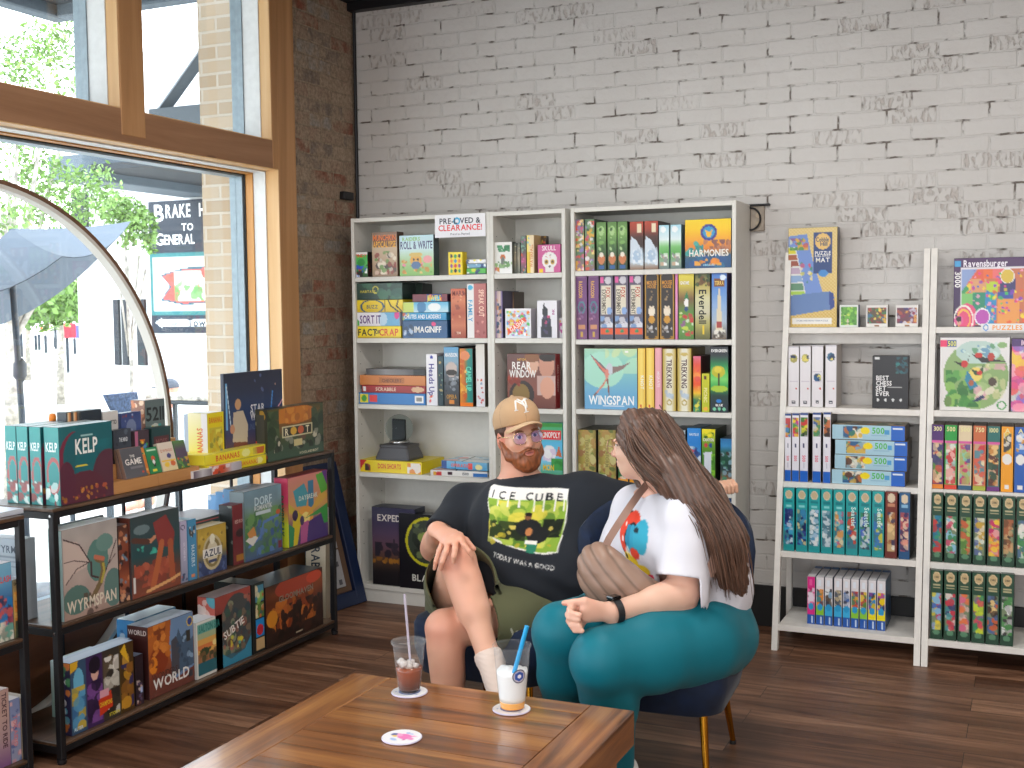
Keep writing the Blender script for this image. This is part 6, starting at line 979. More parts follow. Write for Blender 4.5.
# ---------------------------------------------------------------- second rack, cut by the frame
def r2(px0, px1, pyt, zs, depth, label, front, x=.37, **k): return rx(px0, px1, pyt, zs, depth, label, front, x=x, **k)
r2(12, 23, 579, ZM, .2, 'tan game spine with a fire orange plume on the second rack', [('g', '#7a7460', '#b89054', '#c89850', '#a88858', '#6a6c50'), ('b', '#d88a3a #e0b060 #b86a2a', 20, .06, (.1, .2, .9, .7)), ('b', '#3c4434 #5c5c40', 12, .05, (.1, .65, .9, 1)), ('t', 'EMBER', .5, .07, .05, '#3a3428', .8)], base='#6a6450', top=[('g', '#e0dce0', '#c8c4cc')])
r2(-8, 11.4, 564, ZM, .2, 'blue and red battle game box on the second rack', [('g', '#7ab0cc', '#6aa4c4', '#4a7aa8', '#5a3c54', '#a8a098', '#7a8c7c'), ('b', '#a83a4c #c85a5a #3a3c5a #2a7ab8', 40, .05, (0, .4, 1, .8)), ('b', '#d8d0c0 #5c9c8c', 16, .05, (0, .75, 1, 1)), ('t', 'CLASH', .6, .2, .08, '#d84a4a', .7)], base='#5a7a90', top=[('g', '#e8e4ec', '#dcd8e0')])
r2(20.5, 29, 697, ZB, .2, 'worn cream train game spine nearest the post of the second rack', [('g', '#b8a894', '#c0b098', '#b0a08c'), ('t', 'RAIL', .45, .3, .4, '#b8603a', .4, -90), ('b', '#c87a4a #4a5a80 #8a6a40', 14, .03, (.1, .5, .9, .95))], base='#a89884')
r2(9.2, 19.8, 699, ZB, .2, 'blue and pink worn game spine on the second rack', [('g', '#7a84a8', '#8890b0', '#8c90a8'), ('b', '#c88a90 #d8a8a8 #5a6490', 20, .04), ('t', 'TOKAIDO', .5, .5, .4, '#c87a84', .5, -90)], base='#7a80a0', top=[('g', '#e0dcdc', '#c8c0c0')])
r2(-4, 8.6, 690, ZB, .2, 'pinkish tan spine reading ticket to ride on the second rack', [('g', '#b09088', '#b89890', '#a88c90', '#7a5480'), ('t', 'TICKET TO RIDE', .6, .4, .4, '#4c2c34', .72, -90)], base='#987c78', top=[('g', '#c8b8b4', '#b0a09c')])
# low bright boxes on the second rack's top
lay(-6, 24, 512.5, 517.5, ZT, 'thin white box lying on the second rack\'s top', [('g', '#c8ccd4', '#b8bcc8')], x=.36, depth=.2, base='#c0c4cc', top=[('g', '#e8ecf4', '#dce0ec'), ('r', .2, .2, .9, .3, '#4a5068')])
# ================================================================ smooth bodies: signed distance fields meshed with surface nets
f32 = np.float32
class Sdf:
    def __init__(s): s.ops = []; s.lo = np.full(3, 9.); s.hi = np.full(3, -9.)
    def _bb(s, lo, hi): s.lo = np.minimum(s.lo, lo); s.hi = np.maximum(s.hi, hi)
    def cap(s, a, b, ra, rb=None, k=.02, op='u'):
        rb = ra if rb is None else rb; a = np.array(a, float); b = np.array(b, float)
        if op == 'u': s._bb(np.minimum(a, b)-max(ra, rb), np.maximum(a, b)+max(ra, rb))
        def f(P):
            ab = b-a; t = np.clip((P-a) @ ab/(ab @ ab+1e-12), 0, 1); d = P-a-t[:, None]*ab
            return np.sqrt((d*d).sum(1))-(ra+(rb-ra)*t)
        s.ops.append((op, f, k)); return s
    def chain(s, pts, rads, k=.02, op='u'):
        for i in range(len(pts)-1): s.cap(pts[i], pts[i+1], rads[i], rads[i+1], k if i == 0 else .004, op)
        return s
    def ell(s, c, r, R=None, k=.02, op='u'):
        c = np.array(c, float); r = np.array(r, float); R = np.eye(3) if R is None else np.array(R)   # rows = axes
        if op == 'u': s._bb(c-r.max(), c+r.max())
        def f(P):
            q = (P-c) @ R.T; k0 = np.sqrt(((q/r)**2).sum(1))+1e-9; k1 = np.sqrt(((q/r**2)**2).sum(1))+1e-9
            return k0*(k0-1)/k1
        s.ops.append((op, f, k)); return s
    def flat(s, a, b, wa, wb, th, nrm, k=.02, op='u', tb=None):
        """flattened tapered capsule: half width wa..wb, half thickness th, nrm = thin direction"""
        a = np.array(a, float); b = np.array(b, float); n = np.array(nrm, float); n /= np.linalg.norm(n); tb = tb or th
        if op == 'u': s._bb(np.minimum(a, b)-max(wa, wb), np.maximum(a, b)+max(wa, wb))
        def f(P):
            ab = b-a; t = np.clip((P-a) @ ab/(ab @ ab+1e-12), 0, 1); d = P-a-t[:, None]*ab
            z = d @ n; w = wa+(wb-wa)*t; h = th+(tb-th)*t; e = d-z[:, None]*n
            q = np.sqrt((e*e).sum(1)); k0 = np.sqrt((q/w)**2+(z/h)**2)+1e-9; k1 = np.sqrt((q/w**2)**2+(z/h**2)**2)+1e-9
            return k0*(k0-1)/k1
        s.ops.append((op, f, k)); return s
    def plane(s, p, n, k=.002):
        """cut away everything on the side n points to"""
        p = np.array(p, float); n = np.array(n, float); n = n/np.linalg.norm(n)
        s.ops.append(('i', lambda P: (P-p) @ n, k)); return s
    def other(s, o, op='u', k=.01, off=0.):
        if op == 'u': s._bb(o.lo, o.hi)
        s.ops.append((op, lambda P: o.ev(P)+off, k)); return s
    def disp(s, fn): s.ops.append(('d', fn, 0)); return s
    def ev(s, P):
        d = np.full(len(P), 9.)
        for op, f, k in s.ops:
            v = f(P)
            if op == 'd': d = d+v; continue
            if op == 'u': a, b, sg = d, v, 1
            elif op == 's': a, b, sg = -d, v, -1
            else: a, b, sg = -d, -v, -1
            if k > 0:
                h = np.maximum(k-np.abs(a-b), 0)/k; r = np.minimum(a, b)-h*h*k*.25
            else: r = np.minimum(a, b)
            d = r*sg
        return d
    def mesh(s, h=.004, pad=.03):
        B = 12; lo = s.lo-pad; n = np.ceil((s.hi+pad-lo)/h/B).astype(int)+1
        I = np.stack(np.meshgrid(*[np.arange(k) for k in n], indexing='ij'), -1).reshape(-1, 3)
        cen = lo+(I+.5)*B*h; dc = np.concatenate([s.ev(c) for c in np.array_split(cen, max(1, len(cen)//60000))])
        I = I[np.abs(dc) < B*h*1.05+.012]
        g = np.arange(B+1); G = np.stack(np.meshgrid(g, g, g, indexing='ij'), -1)
        S = (n*B+2).astype(np.int64)
        def cid(a): return (a[..., 0].astype(np.int64)*S[1]+a[..., 1])*S[2]+a[..., 2]
        ids = []; pos = []; quads = []
        for ch in np.array_split(I, max(1, len(I)//60)):
            if not len(ch): continue
            gi = ch[:, None, None, None, :]*B+G[None]; P = lo+gi*h
            D = s.ev(P.reshape(-1, 3)).reshape(gi.shape[:-1])
            c = [D[:, i:B+i, j:B+j, k:B+k] for i in (0, 1) for j in (0, 1) for k in (0, 1)]
            st = np.stack(c, -1); sg = st < 0; act = sg.any(-1) & ~sg.all(-1)
            w = np.argwhere(act)
            if not len(w): continue
            sv = st[act]; acc = np.zeros((len(sv), 3)); cnt = np.zeros(len(sv))
            off = np.array([(i, j, k) for i in (0, 1) for j in (0, 1) for k in (0, 1)])
            for a in range(8):
                for ax, bit in ((0, 4), (1, 2), (2, 1)):
                    if a & bit: continue
                    b_ = a | bit; m = (sv[:, a] < 0) != (sv[:, b_] < 0)
                    t = sv[:, a]/(sv[:, a]-sv[:, b_]+1e-20); p = off[a]+t[:, None]*(off[b_]-off[a])
                    acc[m] += p[m]; cnt[m] += 1
            cell = ch[w[:, 0]]*B+w[:, 1:4]
            ids.append(cid(cell)); pos.append(lo+(cell+acc/cnt[:, None])*h)
            for ax in range(3):
                sl0 = [slice(None)]+[slice(0, B)]*3; sl1 = list(sl0); sl1[ax+1] = slice(1, B+1)
                a0, a1 = D[tuple(sl0)] < 0, D[tuple(sl1)] < 0; m = a0 != a1; ww = np.argwhere(m)
                if not len(ww): continue
                fl = a0[m]; q = ch[ww[:, 0]]*B+ww[:, 1:4]
                u, v = (ax+1) % 3, (ax+2) % 3; eu = np.eye(3, dtype=int)[u]; ev_ = np.eye(3, dtype=int)[v]
                qd = np.stack([cid(q-eu-ev_), cid(q-ev_), cid(q), cid(q-eu)], 1)
                ok = ((q-eu-ev_) >= 0).all(1); qd = qd[ok]; fl = fl[ok]
                qd[~fl] = qd[~fl][:, ::-1]; quads.append(qd)
        ids = np.concatenate(ids); pos = np.concatenate(pos); ids, ui = np.unique(ids, return_index=True); pos = pos[ui]
        Q = np.concatenate(quads); ix = np.searchsorted(ids, Q); ix = np.minimum(ix, len(ids)-1); ok = (ids[ix] == Q).all(1)
        Q = ix[ok]
        # one light smoothing pass
        for _ in range(2):
            sm = np.zeros_like(pos); ct = np.zeros(len(pos))
            for a, b_ in ((0, 1), (1, 2), (2, 3), (3, 0)):
                np.add.at(sm, Q[:, a], pos[Q[:, b_]]); np.add.at(ct, Q[:, a], 1)
                np.add.at(sm, Q[:, b_], pos[Q[:, a]]); np.add.at(ct, Q[:, b_], 1)
            pos = pos*.5+.5*sm/np.maximum(ct, 1)[:, None]
        return pos, Q
def nobj(name, V, Q, mat, colr, parent=None, base=None, smooth=True):
    me = bpy.data.meshes.new(name); V = np.asarray(V)
    b = np.zeros(3) if base is None else np.asarray(base, float)
    me.vertices.add(len(V)); me.vertices.foreach_set('co', (V-b).astype(f32).ravel())
    me.loops.add(Q.size); me.loops.foreach_set('vertex_index', Q.astype(np.int32).ravel())
    me.polygons.add(len(Q)); me.polygons.foreach_set('loop_start', np.arange(0, Q.size, Q.shape[1], dtype=np.int32))
    me.polygons.foreach_set('loop_total', np.full(len(Q), Q.shape[1], dtype=np.int32))
    me.update(calc_edges=True); me.validate()
    me.polygons.foreach_set('use_smooth', [smooth]*len(me.polygons))
    C = np.ones((len(V), 4), f32)
    C[:, :3] = lin(hx(colr)) if isinstance(colr, str) else lin(np.clip(colr, 0, 1))
    ca = me.color_attributes.new('Col', 'FLOAT_COLOR', 'POINT'); ca.data.foreach_set('color', C.ravel())
    me.materials.append(mat)
    o = bpy.data.objects.new(name, me); col.objects.link(o); o.parent = parent; return o
def raster_text(c, s, cx, cy, hh, colr, mw=.9):
    """write text into a canvas so that it can be laid on a curved surface"""
    v, f = text2d(s); tw = v[:, 0].max(); asp = c.w/c.h
    sy = hh/.72; sx = min(sy/asp, mw/tw); x = cx+(v[:, 0]-tw/2)*sx; y = cy-(v[:, 1]-.36)*sy
    m = np.zeros(c.X.shape, bool)
    for p in f:
        ins = np.zeros(c.X.shape, bool); n = len(p)
        for i in range(n):
            x1, y1, x2, y2 = x[p[i]], y[p[i]], x[p[(i+1) % n]], y[p[(i+1) % n]]
            if y1 == y2: continue
            ins ^= ((y1 > c.Y) != (y2 > c.Y)) & (c.X < (x2-x1)*(c.Y-y1)/(y2-y1)+x1)
        m |= ins
    c.put(m, colr)
def sample(c, u, v):
    gx = np.clip(u, 0, 1)*c.nx; gy = np.clip(v, 0, 1)*c.ny
    i = np.minimum(gx.astype(int), c.nx-1); j = np.minimum(gy.astype(int), c.ny-1); fx = (gx-i)[:, None]; fy = (gy-j)[:, None]
    a = c.a; return a[j, i]*(1-fx)*(1-fy)+a[j, i+1]*fx*(1-fy)+a[j+1, i]*(1-fx)*fy+a[j+1, i+1]*fx*fy
def vnoise(P, sc, seed=0):
    """cheap smooth noise from a few rotated sines"""
    r = np.random.RandomState(seed); o = np.zeros(len(P))
    for _ in range(5):
        d = r.randn(3); d /= np.linalg.norm(d); o += np.sin((P @ d)*sc*r.uniform(.6, 1.6)+r.uniform(0, 6.28)+1.5*np.sin((P @ r.randn(3))*sc*.4))
    return o/5
def unit(v): v = np.asarray(v, float); return v/(np.linalg.norm(v)+1e-12)
def frame(fwd, up=(0, 0, 1)):
    """rows: person's left, forward, up"""
    f = unit(fwd); l = unit(np.cross(up, f)); u = np.cross(f, l); return np.array([l, f, u])
def J(px, py, Y): return at(px, py, 'y', Y)
M['skin'] = attrmat('skin', rough=.5, sss=.12, bump=.03, bscale=500)
M['cotton'] = attrmat('cotton_jersey', rough=.9, bump=.12, bscale=900, sheen=.05, spec=.3)
M['lycra'] = attrmat('stretch_knit', rough=.55, bump=.04, bscale=900, sheen=.04, spec=.3)
M['hairm'] = attrmat('hair', rough=.42, bump=.05, bscale=300)
M['nylon'] = attrmat('quilted_nylon', rough=.45, bump=.1, bscale=200)
SK = '#dba68c'
def skincol(V, base, seed=1):
    b = hx(base); n = vnoise(V, 18, seed)[:, None]; n2 = vnoise(V, 60, seed+1)[:, None]
    return np.clip(b*(1+.03*n2)+np.array([.02, -.025, -.025])*n, 0, 1)
def head_sdf(s, c, R, kneck, female=False, neck_r=.058):
    """adds a head to s; c centre, R frame"""
    def L(x, y, z): return c+x*R[0]+y*R[1]+z*R[2]
    g = .95 if female else 1.
    s.ell(L(0, -.012, .035), np.array([.074, .094, .088])*g, R, k=.02)
    s.ell(L(0, .030, -.030), np.array([.060, .062, .080])*g, R, k=.03)
    s.ell(L(0, .052, -.082), np.array([.034, .030, .026])*g, R, k=.03)
    for sx in (-1, 1):
        s.ell(L(sx*.036, .062, -.022), np.array([.024, .022, .024])*g, R, k=.02)      # cheek
        s.ell(L(sx*.030, .082, .022), np.array([.022, .010, .007]), R, k=.012)        # brow
        s.ell(L(sx*.031, .092, .004), np.array([.016, .012, .011]), R, k=.010, op='s')  # socket
        s.ell(L(sx*.031, .074, .004), np.array([.0135, .0135, .0125]), R, k=.003)       # eyeball and lids
        s.ell(L(sx*.074, -.008, -.005), np.array([.009, .018, .030]), R, k=.008)      # ear
        s.ell(L(sx*.080, -.004, -.003), np.array([.005, .010, .018]), R, k=.003, op='s')
        s.ell(L(sx*.011, .097, -.030), np.array([.008, .009, .007]), R, k=.008)       # nostril wing
    s.cap(L(0, .086, .010), L(0, .108, -.026), .008, .0115, k=.012)
    s.ell(L(0, .087, -.0515), np.array([.024, .011, .0062]), R, k=.006)
    s.ell(L(0, .085, -.0640), np.array([.021, .012, .0072]), R, k=.006)
    s.ell(L(0, .099, -.0577), np.array([.019, .008, .0016]), R, k=.002, op='s')
    s.cap(L(0, -.022, -.03), kneck, neck_r, neck_r*1.12, k=.03)
    return L
def facecol(V, C, c, R, beard=None):
    q = (V-c) @ R.T; x, y, z = q[:, 0], q[:, 1], q[:, 2]
    def soft(cx, cz, rx, rz, colr, al, ymin=.05):
        nonlocal C
        d = ((np.abs(x)-cx)/rx)**2+((z-cz)/rz)**2; w = np.clip(1.3-d, 0, 1)*al*(y > ymin); C = C*(1-w[:, None])+hx(colr)*w[:, None]
    soft(.034, -.028, .022, .016, '#d8856f', .35); soft(0, -.03, .013, .012, '#d58069', .4)
    d = (x/.024)**2+((z+.0577)/.0125)**2; w = np.clip(1.2-d, 0, 1)*.7*(y > .08); C = C*(1-w[:, None])+hx('#b9605a')*w[:, None]
    d = (x/.017)**2+((z+.0577)/.0022)**2; w = np.clip(1.2-d, 0, 1)*.8*(y > .08); C = C*(1-w[:, None])+hx('#5a2422')*w[:, None]
    w = ((np.abs(x)-.031)**2/.018**2+(z-.021-.12*(.03-np.abs(np.abs(x)-.03)))**2/.0042**2 < 1) & (y > .06); C[w] = hx('#7a4a30')
    for sx in (-1, 1):
        e = ((x-sx*.031)/.0125)**2+((z-.004)/.0062)**2; w = (e < 1) & (y > .07); C[w] = hx('#e4dcd6')
        e = ((x-sx*.031)/.0062)**2+((z-.0045)/.0062)**2; w = (e < 1) & (y > .07); C[w] = hx('#3c4a44')
        e = np.abs(((x-sx*.031)/.014)**2+((z-.004)/.0072)**2-1.15) < .2; w = e & (y > .065) & (z > .003); C[w] = hx('#5a3828')
    return C
# ================================================================ the man
def make_man():
    root = empty('person', (1.70, -1.80, 0), label='person in a tan baseball cap, glasses, black t-shirt and olive shorts, sitting cross-legged', cat='person')
    rb = np.array(root.location)
    hc = J(519, 436, -1.62); vc = unit(CAM-hc)*np.array([1, 1, 0]); vc = unit(vc); rt = np.array([_r[0], _r[1], 0]); rt = unit(rt)
    a = math.radians(21); fwd = vc*math.cos(a)+rt*math.sin(a); fwd = unit(fwd+np.array([0, 0, .05]))
    up0 = unit(np.array([0, 0, 1.])-rt*.10); R = frame(fwd, up0)
    # joints
    nb = J(520, 490, -1.60); chest = J(524, 525, -1.64); belly = J(536, 570, -1.70); pel = J(535, 612, -1.68)
    shR = J(466, 506, -1.60); elR = J(434, 548, -1.80); wrR = J(437, 530, -2.03)
    shL = J(585, 497, -1.56); elL = J(662, 512, -1.47); wrL = J(706, 495, -1.58)
    hipR = J(458, 606, -1.74); knR = J(458, 562, -2.08); anR = J(489, 658, -2.18)
    hipL = J(548, 614, -1.76); knL = J(444, 628, -2.12); anL = J(452, 728, -2.12)
    b = Sdf()
    L = head_sdf(b, hc, R, nb+np.array([0, 0, -.02]), neck_r=.064)
    bodyR = frame(unit(vc*.95+rt*-.05))
    b.ell(chest, (.205, .125, .17), bodyR, k=.06)
    b.ell(belly, (.20, .165, .15), bodyR, k=.06)
    b.ell(pel, (.20, .15, .12), bodyR, k=.05)
    for s_, e_, w_ in ((shR, elR, wrR), (shL, elL, wrL)):
        b.cap(nb+(s_-nb)*.25, s_, .06, .066, k=.04); b.cap(s_, e_, .062, .047, k=.03); b.cap(e_, w_, .047, .030, k=.02)
        b.cap(e_+(w_-e_)*.15, e_+(w_-e_)*.4, .046, .044, k=.02)
    b.cap(hipR, knR, .112, .062, k=.03); b.cap(knR, anR, .055, .037, k=.02)
    b.cap(knR+(anR-knR)*.2, knR+(anR-knR)*.5, .058, .054, k=.03)       # calf
    b.ell(knR+np.array([0, -.01, .012]), (.058, .058, .06), k=.02)
    b.cap(hipL, knL, .098, .064, k=.03); b.cap(knL, anL, .056, .038, k=.02); b.cap(knL+(anL-knL)*.2, knL+(anL-knL)*.5, .06, .056, k=.03)
    # feet
    toeR = J(500, 697, -2.32); b.cap(anR, toeR, .036, .030, k=.02); b.ell(anR+np.array([0, .03, -.03]), (.035, .04, .035), k=.02)
    anL2 = anL.copy(); heel = np.array([anL[0], anL[1]+.03, .05]); toeL = np.array([anL[0]-.02, anL[1]-.20, .04])
    b.cap(anL, heel, .038, .04, k=.02); b.cap(heel, toeL, .04, .032, k=.02)
    # right hand resting on the raised knee: palm, thumb at its side and four fingers draped over the kneecap
    pw = wrR; kn = [J(444, 540, -2.115), J(449.5, 538, -2.125), J(455.5, 537, -2.13), J(461, 538, -2.125)]
    mc = sum(kn)/4
    b.flat(pw, mc, .030, .040, .016, unit(np.cross(kn[3]-kn[0], mc-pw)), k=.02, tb=.014)
    tips = [((439, 551, -2.155), (436, 561, -2.165), (434.5, 569, -2.16)), ((446, 552, -2.17), (442.5, 562, -2.18), (441, 569, -2.17)),
            ((455, 549, -2.175), (454, 556, -2.185), (453.5, 562.5, -2.18)), ((464, 545, -2.16), (469, 551, -2.16), (472, 557, -2.15))]
    for k_, T, r0 in zip(kn, tips, (.0085, .0095, .0095, .009)):
        pts = [k_]+[J(*t) for t in T]; b.chain(pts, [r0+.0015, r0+.0005, r0-.0002, r0-.0018], k=.008)
    b.chain([pw+(mc-pw)*.2, J(455, 534, -2.07), J(466, 540, -2.09), J(474, 549, -2.10)], [.015, .012, .0105, .0085], k=.012)
    # left hand hooked over the top of the neighbouring chair back
    hx_ = unit(wrL-elL); mcL = wrL+hx_*.07+np.array([0, 0, .012])
    b.flat(wrL, mcL, .026, .038, .016, (0, .2, 1), k=.02, tb=.013)
    side = unit(np.cross(hx_, (0, 0, 1)))
    for i in range(4):
        k_ = mcL+side*(i-1.5)*.019; p1 = k_+hx_*.034+np.array([0, 0, .004]); p2 = p1+hx_*.018+np.array([0, 0, -.018]); p3 = p2+hx_*.004+np.array([0, 0, -.022])
        b.chain([k_, p1, p2, p3], [.0105, .0098, .009, .0078], k=.008)
    t0 = wrL+hx_*.02-side*.02; b.chain([t0, t0+hx_*.035-side*.022, t0+hx_*.06-side*.028-np.array([0, 0, .015])], [.014, .011, .009], k=.01)
    V, Q = b.mesh(.0040)
    C = skincol(V, SK)
    qh = (V-hc) @ R.T; m = (np.linalg.norm(qh, axis=1) < .16); Ch = facecol(V[m], C[m].copy(), hc, R); C[m] = Ch
    ear = (np.abs(qh[:, 0]) > .066) & (np.abs(qh[:, 1]) < .03) & (np.abs(qh[:, 2]) < .045) & m; C[ear] = C[ear]*.5+hx('#d8705a')*.5
    for kk, rr in ((knR, .05), (knL, .055)):
        w = np.clip(1-np.linalg.norm(V-(kk+np.array([0, -.05, 0])), axis=1)/rr/1.4, 0, 1)[:, None]*.45; C = C*(1-w)+hx('#cf7f6c')*w
    nobj('body', V, Q, M['skin'], C, root, rb)
    # ---- t-shirt: a shell around trunk and upper arms
    def wr(P):      # folds: hanging from the shoulders and bunching at the belly
        q = P-shR; return .0050*vnoise(P*np.array([1, 1, .5]), 24, 3)+.0026*vnoise(P, 52, 4)+.0040*np.sin((P @ unit([.55, 0, .8]))*58+4*vnoise(P, 8, 6))*np.clip(1-np.abs(P[:, 2]-belly[2]+.03)/.16, 0, 1)
    def shirt(off):
        t = Sdf(); o = off
        t.ell(chest, (.212+o, .145+o, .19+o), bodyR, k=.06); t.ell(belly+np.array([0, 0, -.02]), (.238+o, .192+o, .19+o), bodyR, k=.08)
        t.ell(pel+np.array([.02, 0, .0]), (.235+o, .205+o, .15+o), bodyR, k=.06)
        t.cap(nb+(shR-nb)*.12+np.array([0, 0, -.022]), shR, .080+o, .078+o, k=.05); t.cap(shR, shR+(elR-shR)*1.0, .079+o, .080+o, k=.04)
        t.cap(nb+(shL-nb)*.12+np.array([0, 0, -.022]), shL, .080+o, .080+o, k=.05); t.cap(shL, shL+(elL-shL)*.95, .085+o, .082+o, k=.06)
        t.cap(shL+np.array([.03, 0, -.07]), belly+np.array([.17, .02, .0]), .08+o, .10+o, k=.10)
        return t
    sh = shirt(0); sh.disp(wr)
    inn = shirt(-.015)
    dr = unit(elR-shR); dl = unit(elL-shL)
    inner = Sdf(); inner.other(inn, 'u', 0)
    inner.cap(shR+(elR-shR)*.5, elR+dr*.08, .064, .064, k=.01); inner.cap(shL+(elL-shL)*.6, elL+dl*.08, .066, .066, k=.01)
    inner.cap(nb+np.array([0, -.008, -.02]), nb+R[2]*.12, .068, .084, k=.01)
    inner.ell(pel+np.array([0, 0, -.12]), (.20, .15, .06), bodyR, k=.01)
    sh.other(inner, 's', .003)
    sh.ops.append(('i', lambda P: np.where((np.linalg.norm(np.cross(P-shR, dr), axis=1) < .125) & ((P-shR) @ rt < .055), (P-(shR+(elR-shR)*.70)) @ dr, -1.), 0)); sh.plane(shL+(elL-shL)*.90, dl)
    sh.plane(J(540, 612, -1.9), (-.22, -.1, -1))
    V, Q = sh.mesh(.0042)
    C = np.tile(hx('#22262d'), (len(V), 1))*(1+.05*vnoise(V, 30, 8)[:, None])
    # printed picture on the chest, laid on by position in the shirt's own frame
    c = Canvas(.40, .335, .003, '#262a31')
    for i, o in enumerate((('p', ((.02, .02), (.97, .02), (.98, .96), (.86, .99), (.5, .93), (.1, .84), (.14, .6), (.06, .3)), '#e6e4de'), ('p', ((.05, .22), (.96, .20), (.965, .95), (.8, .96), (.5, .91), (.12, .80), (.16, .6)), '#86a83a'), ('b', '#a8bc4a #c8cc60 #6a9030 #d8c84a #58802c #b8c458', 60, .07, (.1, .24, .95, .9)), ('b', '#2c3c1c #1e2816 #3c4c20 #20281a', 34, .06, (.12, .55, .6, .82)), ('b', '#20281a #182014', 12, .06, (.75, .5, .95, .75)), ('b', '#d8c840 #e8d060 #b8a830', 14, .03, (.15, .6, .9, .92)), ('e', .6, .62, .14, .13, '#1a1c1e'), ('e', .72, .72, .12, .12, '#1c1d1f'), ('e', .58, .46, .04, .05, '#7a5034'), ('e', .58, .425, .042, .03, '#1c1614'), ('e', .62, .68, .04, .06, '#b87848'), ('p', ((.62, .84), (.76, .84), (.74, .98), (.64, .97)), '#2a7a60'), ('r', .60, .80, .74, .85, '#e8e6dc'))): c.op(o, 31+i)
    for k_, ch in enumerate('ICE'): raster_text(c, ch, .11+.13*k_, .15, .12, '#22242a', .09)
    for k_, ch in enumerate('CUBE'): raster_text(c, ch, .56+.105*k_, .15+.01*(k_ % 2), .12, '#22242a', .08)
    for k_ in range(3): c.op(('r', .19+.13*k_, .2, .21+.13*k_, .33, '#e6e4de'), 1)
    for k_ in range(4): c.op(('r', .62+.1*k_, .2, .635+.1*k_, .38, '#e6e4de'), 1)
    pc = J(515, 521.5, -1.83); ux = unit(J(580, 529, -1.83)-J(520, 529, -1.83)); 
    nrm = unit((CAM-pc)*np.array([1, 1, 0])); uz = np.array([0, 0, 1.]); up_ = unit(uz*.97+ux*.04)
    W_im, H_im = .300, .215
    u = ((V-pc) @ ux)/W_im+.5; v = .5-((V-pc) @ up_)/H_im
    m = (u > 0) & (u < 1) & (v > 0) & (v < 1) & ((V-chest) @ nrm > .02); C[m] = sample(c, u[m], v[m])
    c2 = Canvas(.3, .05, .003, '#262a31'); raster_text(c2, 'TODAY WAS A GOOD', .5, .5, .5, '#d8d8d4', .98)
    v2 = ((.5-((V-pc) @ unit(uz+ux*.16))/H_im)-1.02)/.14
    m2 = (u > .22) & (u < .98) & (v2 > 0) & (v2 < 1) & ((V-chest) @ nrm > .02); C[m2] = sample(c2, (u[m2]-.22)/.76, v2[m2])
    nobj('t_shirt', V, Q, M['cotton'], C, root, rb)
    # ---- shorts
    def legs(o, ext=0.):
        t = Sdf()
        t.ell(pel+np.array([0, 0, -.03]), (.205+o, .16+o, .12+o), bodyR, k=.05)
        eR = hipR+(knR-hipR)*(.86+ext)+np.array([-.0, .03, -.035]); eL = hipL+(knL-hipL)*(.76+ext)+np.array([0, 0, -.0])
        t.cap(hipR, eR, .125+o, .128+o, k=.04); t.cap(hipL, eL, .118+o, .115+o, k=.04)
        t.ell(eR+np.array([-.055, .06, -.04]), (.07+o, .07+o, .11+o), k=.06)
        return t
    t = legs(0); t.disp(lambda P: .004*vnoise(P, 22, 12)+.002*vnoise(P, 50, 13)); t.other(legs(-.009, .25), 's', .003)
    dR = unit(knR-hipR); dL = unit(knL-hipL)
    pR = hipR+(knR-hipR)*.72; pL = hipL+(knL-hipL)*.66
    # cut each leg by its own plane: only where that leg is the nearer one
    def cut(P):
        aR = (P-pR) @ unit(dR+np.array([.35, -.25, 0])); aL = (P-pL) @ dL
        dr_ = np.linalg.norm(np.cross(P-hipR, dR), axis=1); dl_ = np.linalg.norm(np.cross(P-hipL, dL), axis=1)
        return np.where(dr_ < dl_, aR, aL)
    t.ops.append(('i', cut, .002))
    V, Q = t.mesh(.0042)
    C = np.tile(hx('#5f6146'), (len(V), 1))*(1+.06*vnoise(V, 20, 21)[:, None])
    lg = Canvas(.05, .05, .002); 
    pl = J(515, 624, -1.90); d = np.linalg.norm(V-pl, axis=1)
    q1 = (V-pl) @ rt; q2 = (V-pl)[:, 2]
    m = ((np.abs(q1+.3*q2+.008) < .003) & (np.abs(q2) < .018) | (np.abs(q1+.3*q2-.008) < .003) & (np.abs(q2+.006) < .014) | (np.abs(q2+.012) < .003) & (np.abs(q1) < .012)) & (((V-pl) @ vc) > -.03); C[m] = hx('#b8b8a8')
    nobj('shorts', V, Q, M['cotton'], C, root, rb)
    # ---- sock and white shoe edge
    s = Sdf(); s.cap(anR-unit(anR-knR)*.005, anR, .043, .042, k=.01); s.cap(anR, toeR, .042, .036, k=.02); s.ell(anR+np.array([0, .03, -.03]), (.041, .046, .041), k=.02)
    s.disp(lambda P: .0012*np.sin(P[:, 2]*520)); s.plane(anR-unit(anR-knR)*.022, -unit(anR-knR))
    V, Q = s.mesh(.004); nobj('sock', V, Q, M['cotton'], '#dcc8bc', root, rb)
    s = Sdf(); s.cap(J(481, 693, -2.36), J(512, 708, -2.34), .017, .03, k=.01); s.plane(J(497, 692, -2.34), (0, 0, 1))
    V, Q = s.mesh(.004); nobj('shoe', V, Q, M['cotton'], '#dcdcda', root, rb)
    for hl, tl in ((heel, toeL),):
        s = Sdf(); s.cap(hl, tl, .052, .044, k=.02); s.plane((0, 0, .004), (0, 0, -1)); s.plane((0, 0, .085), (0, .3, 1)); V, Q = s.mesh(.005); nobj('shoe', V, Q, M['cotton'], '#d8d6d2', root, rb)
    # ---- beard, moustache and hair
    bd = Sdf()
    bd.ell(L(0, .036, -.066), (.062, .060, .052), R, k=.02); bd.ell(L(0, .060, -.098), (.042, .036, .036), R, k=.03)
